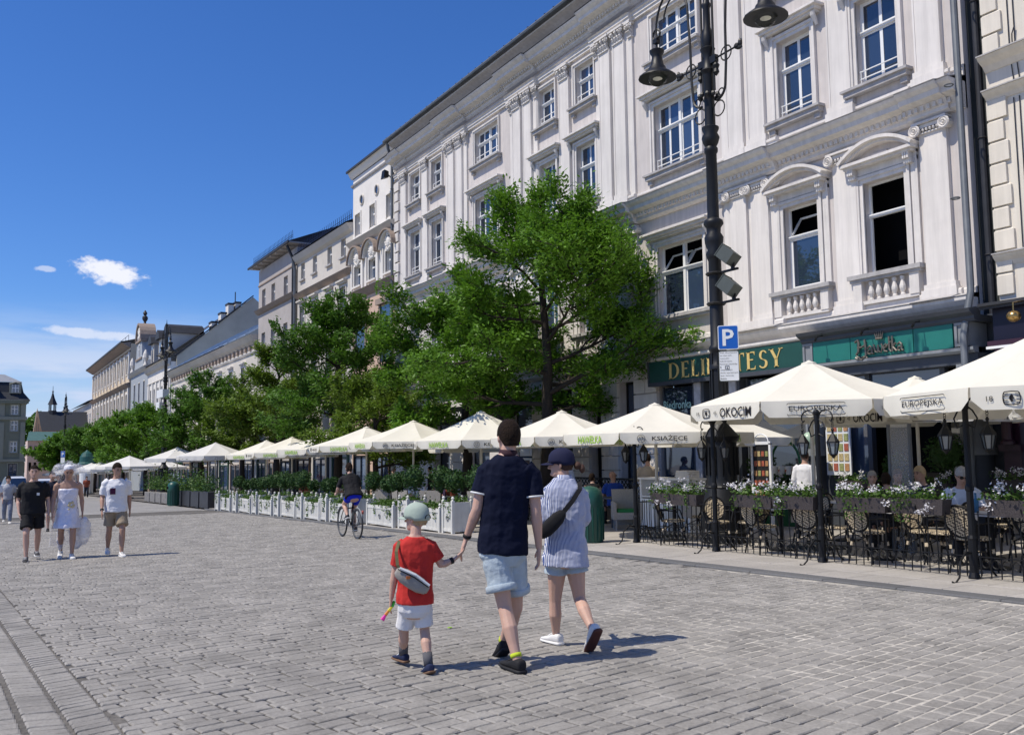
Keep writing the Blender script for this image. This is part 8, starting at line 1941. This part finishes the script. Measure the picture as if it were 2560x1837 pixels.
J = walk(1.78, .03, 1, .02); J.update(el=V((-.26, .04, 1.14)), er=V((.26, .04, 1.14)), wl=V((-.14, .32, 1.12)), wr=V((.14, .32, 1.12)), dl=V((.2, 1, 0)), dr=V((-.2, 1, 0)))
p = standing(15.6, 23.6, 2.7, 'person, a waiter in white shirt and black bow tie carrying a tray', 1.78, HAIRD, WTEE, J=J); m_ = MB(); c = p.spine(.83)+p.dep*.075; [m_.ell(c+p.lat*s*.03, (.03, .015, .022), 6, 4) for s in (-1, 1)]; p.sub(m_, 'bow_tie', BLACKP)
t = thing('tray', 'dark serving tray in the hands of the waiter with bow tie', 'tray', (15.42, 23.2, gz(23.6)+1.17)); q = unit(MB().lathe([(.22, 0), (.24, .02), (.2, .012)], 16), 'tray_plate', BLK, None); q.parent = t
J = walk(1.78, .03, 1, .02); J.update(el=V((-.24, .06, 1.16)), er=V((.26, .02, 1.15)), wl=V((-.1, .25, 1.2)), wr=V((.12, .25, 1.15)), dl=V((.2, 1, 0)), dr=V((-.2, 1, 0)))
standing(14.6, 18.3, -.5, 'person, a waiter in beige shirt seen from behind at the waiter station', 1.8, HAIRD, BEIG, J=J)
standing(15.9, 14.4, -1.2, 'person in white shirt and dark trousers near the gift display', 1.75, HAIRB, WTEE)
for i, (x, y, yw, top, hr_, l) in enumerate([(15.6, 28.6, 2.5, WTEE, HAIRD, 'in a white top raising a hand behind the fourth parasol'), (15.9, 27.8, 2.9, ROSE, HAIRB, 'in rust beside the poster stand'), (16.2, 34.5, 1, TEE, HAIRD, 'in black by the pink shop front'), (16, 38, -2, BEIG, HAIRG, 'in beige walking on the pavement'), (15.8, 43, 0, NAVS, HAIRD, 'in navy by the green doors'), (11.2, 60, 2.8, BLUT, HAIRD, 'in blue below the white parasols'), (11.5, 66, 3, WTEE, HAIRB, 'in white below the second white parasol'), (8.6, 72, 3.1, TEE, HAIRD, 'in black far off beside the plant boxes'), (8.0, 84, 3.1, ROSE, HAIRD, 'in rust far off in the crowd'), (7.0, 90, 3, WTEE, HAIRF, 'in white far off in the crowd'), (6.6, 78, .2, NAVS, HAIRD, 'in navy far off near the white car')]):
    p = Person('person '+l, (x, y, gz(y)+.03), yw, U(1.64, 1.8), walk(1.7, .1, 1 if i % 2 else -1), vox=.028, skin=SKIND, group='people standing among the tables' if i < 7 else 'far off strollers'); p.body(False); p.shirt(top, .5, .8, .018); p.trousers(TROU); p.hair(hr_, -.04, .03)
finish_texts()
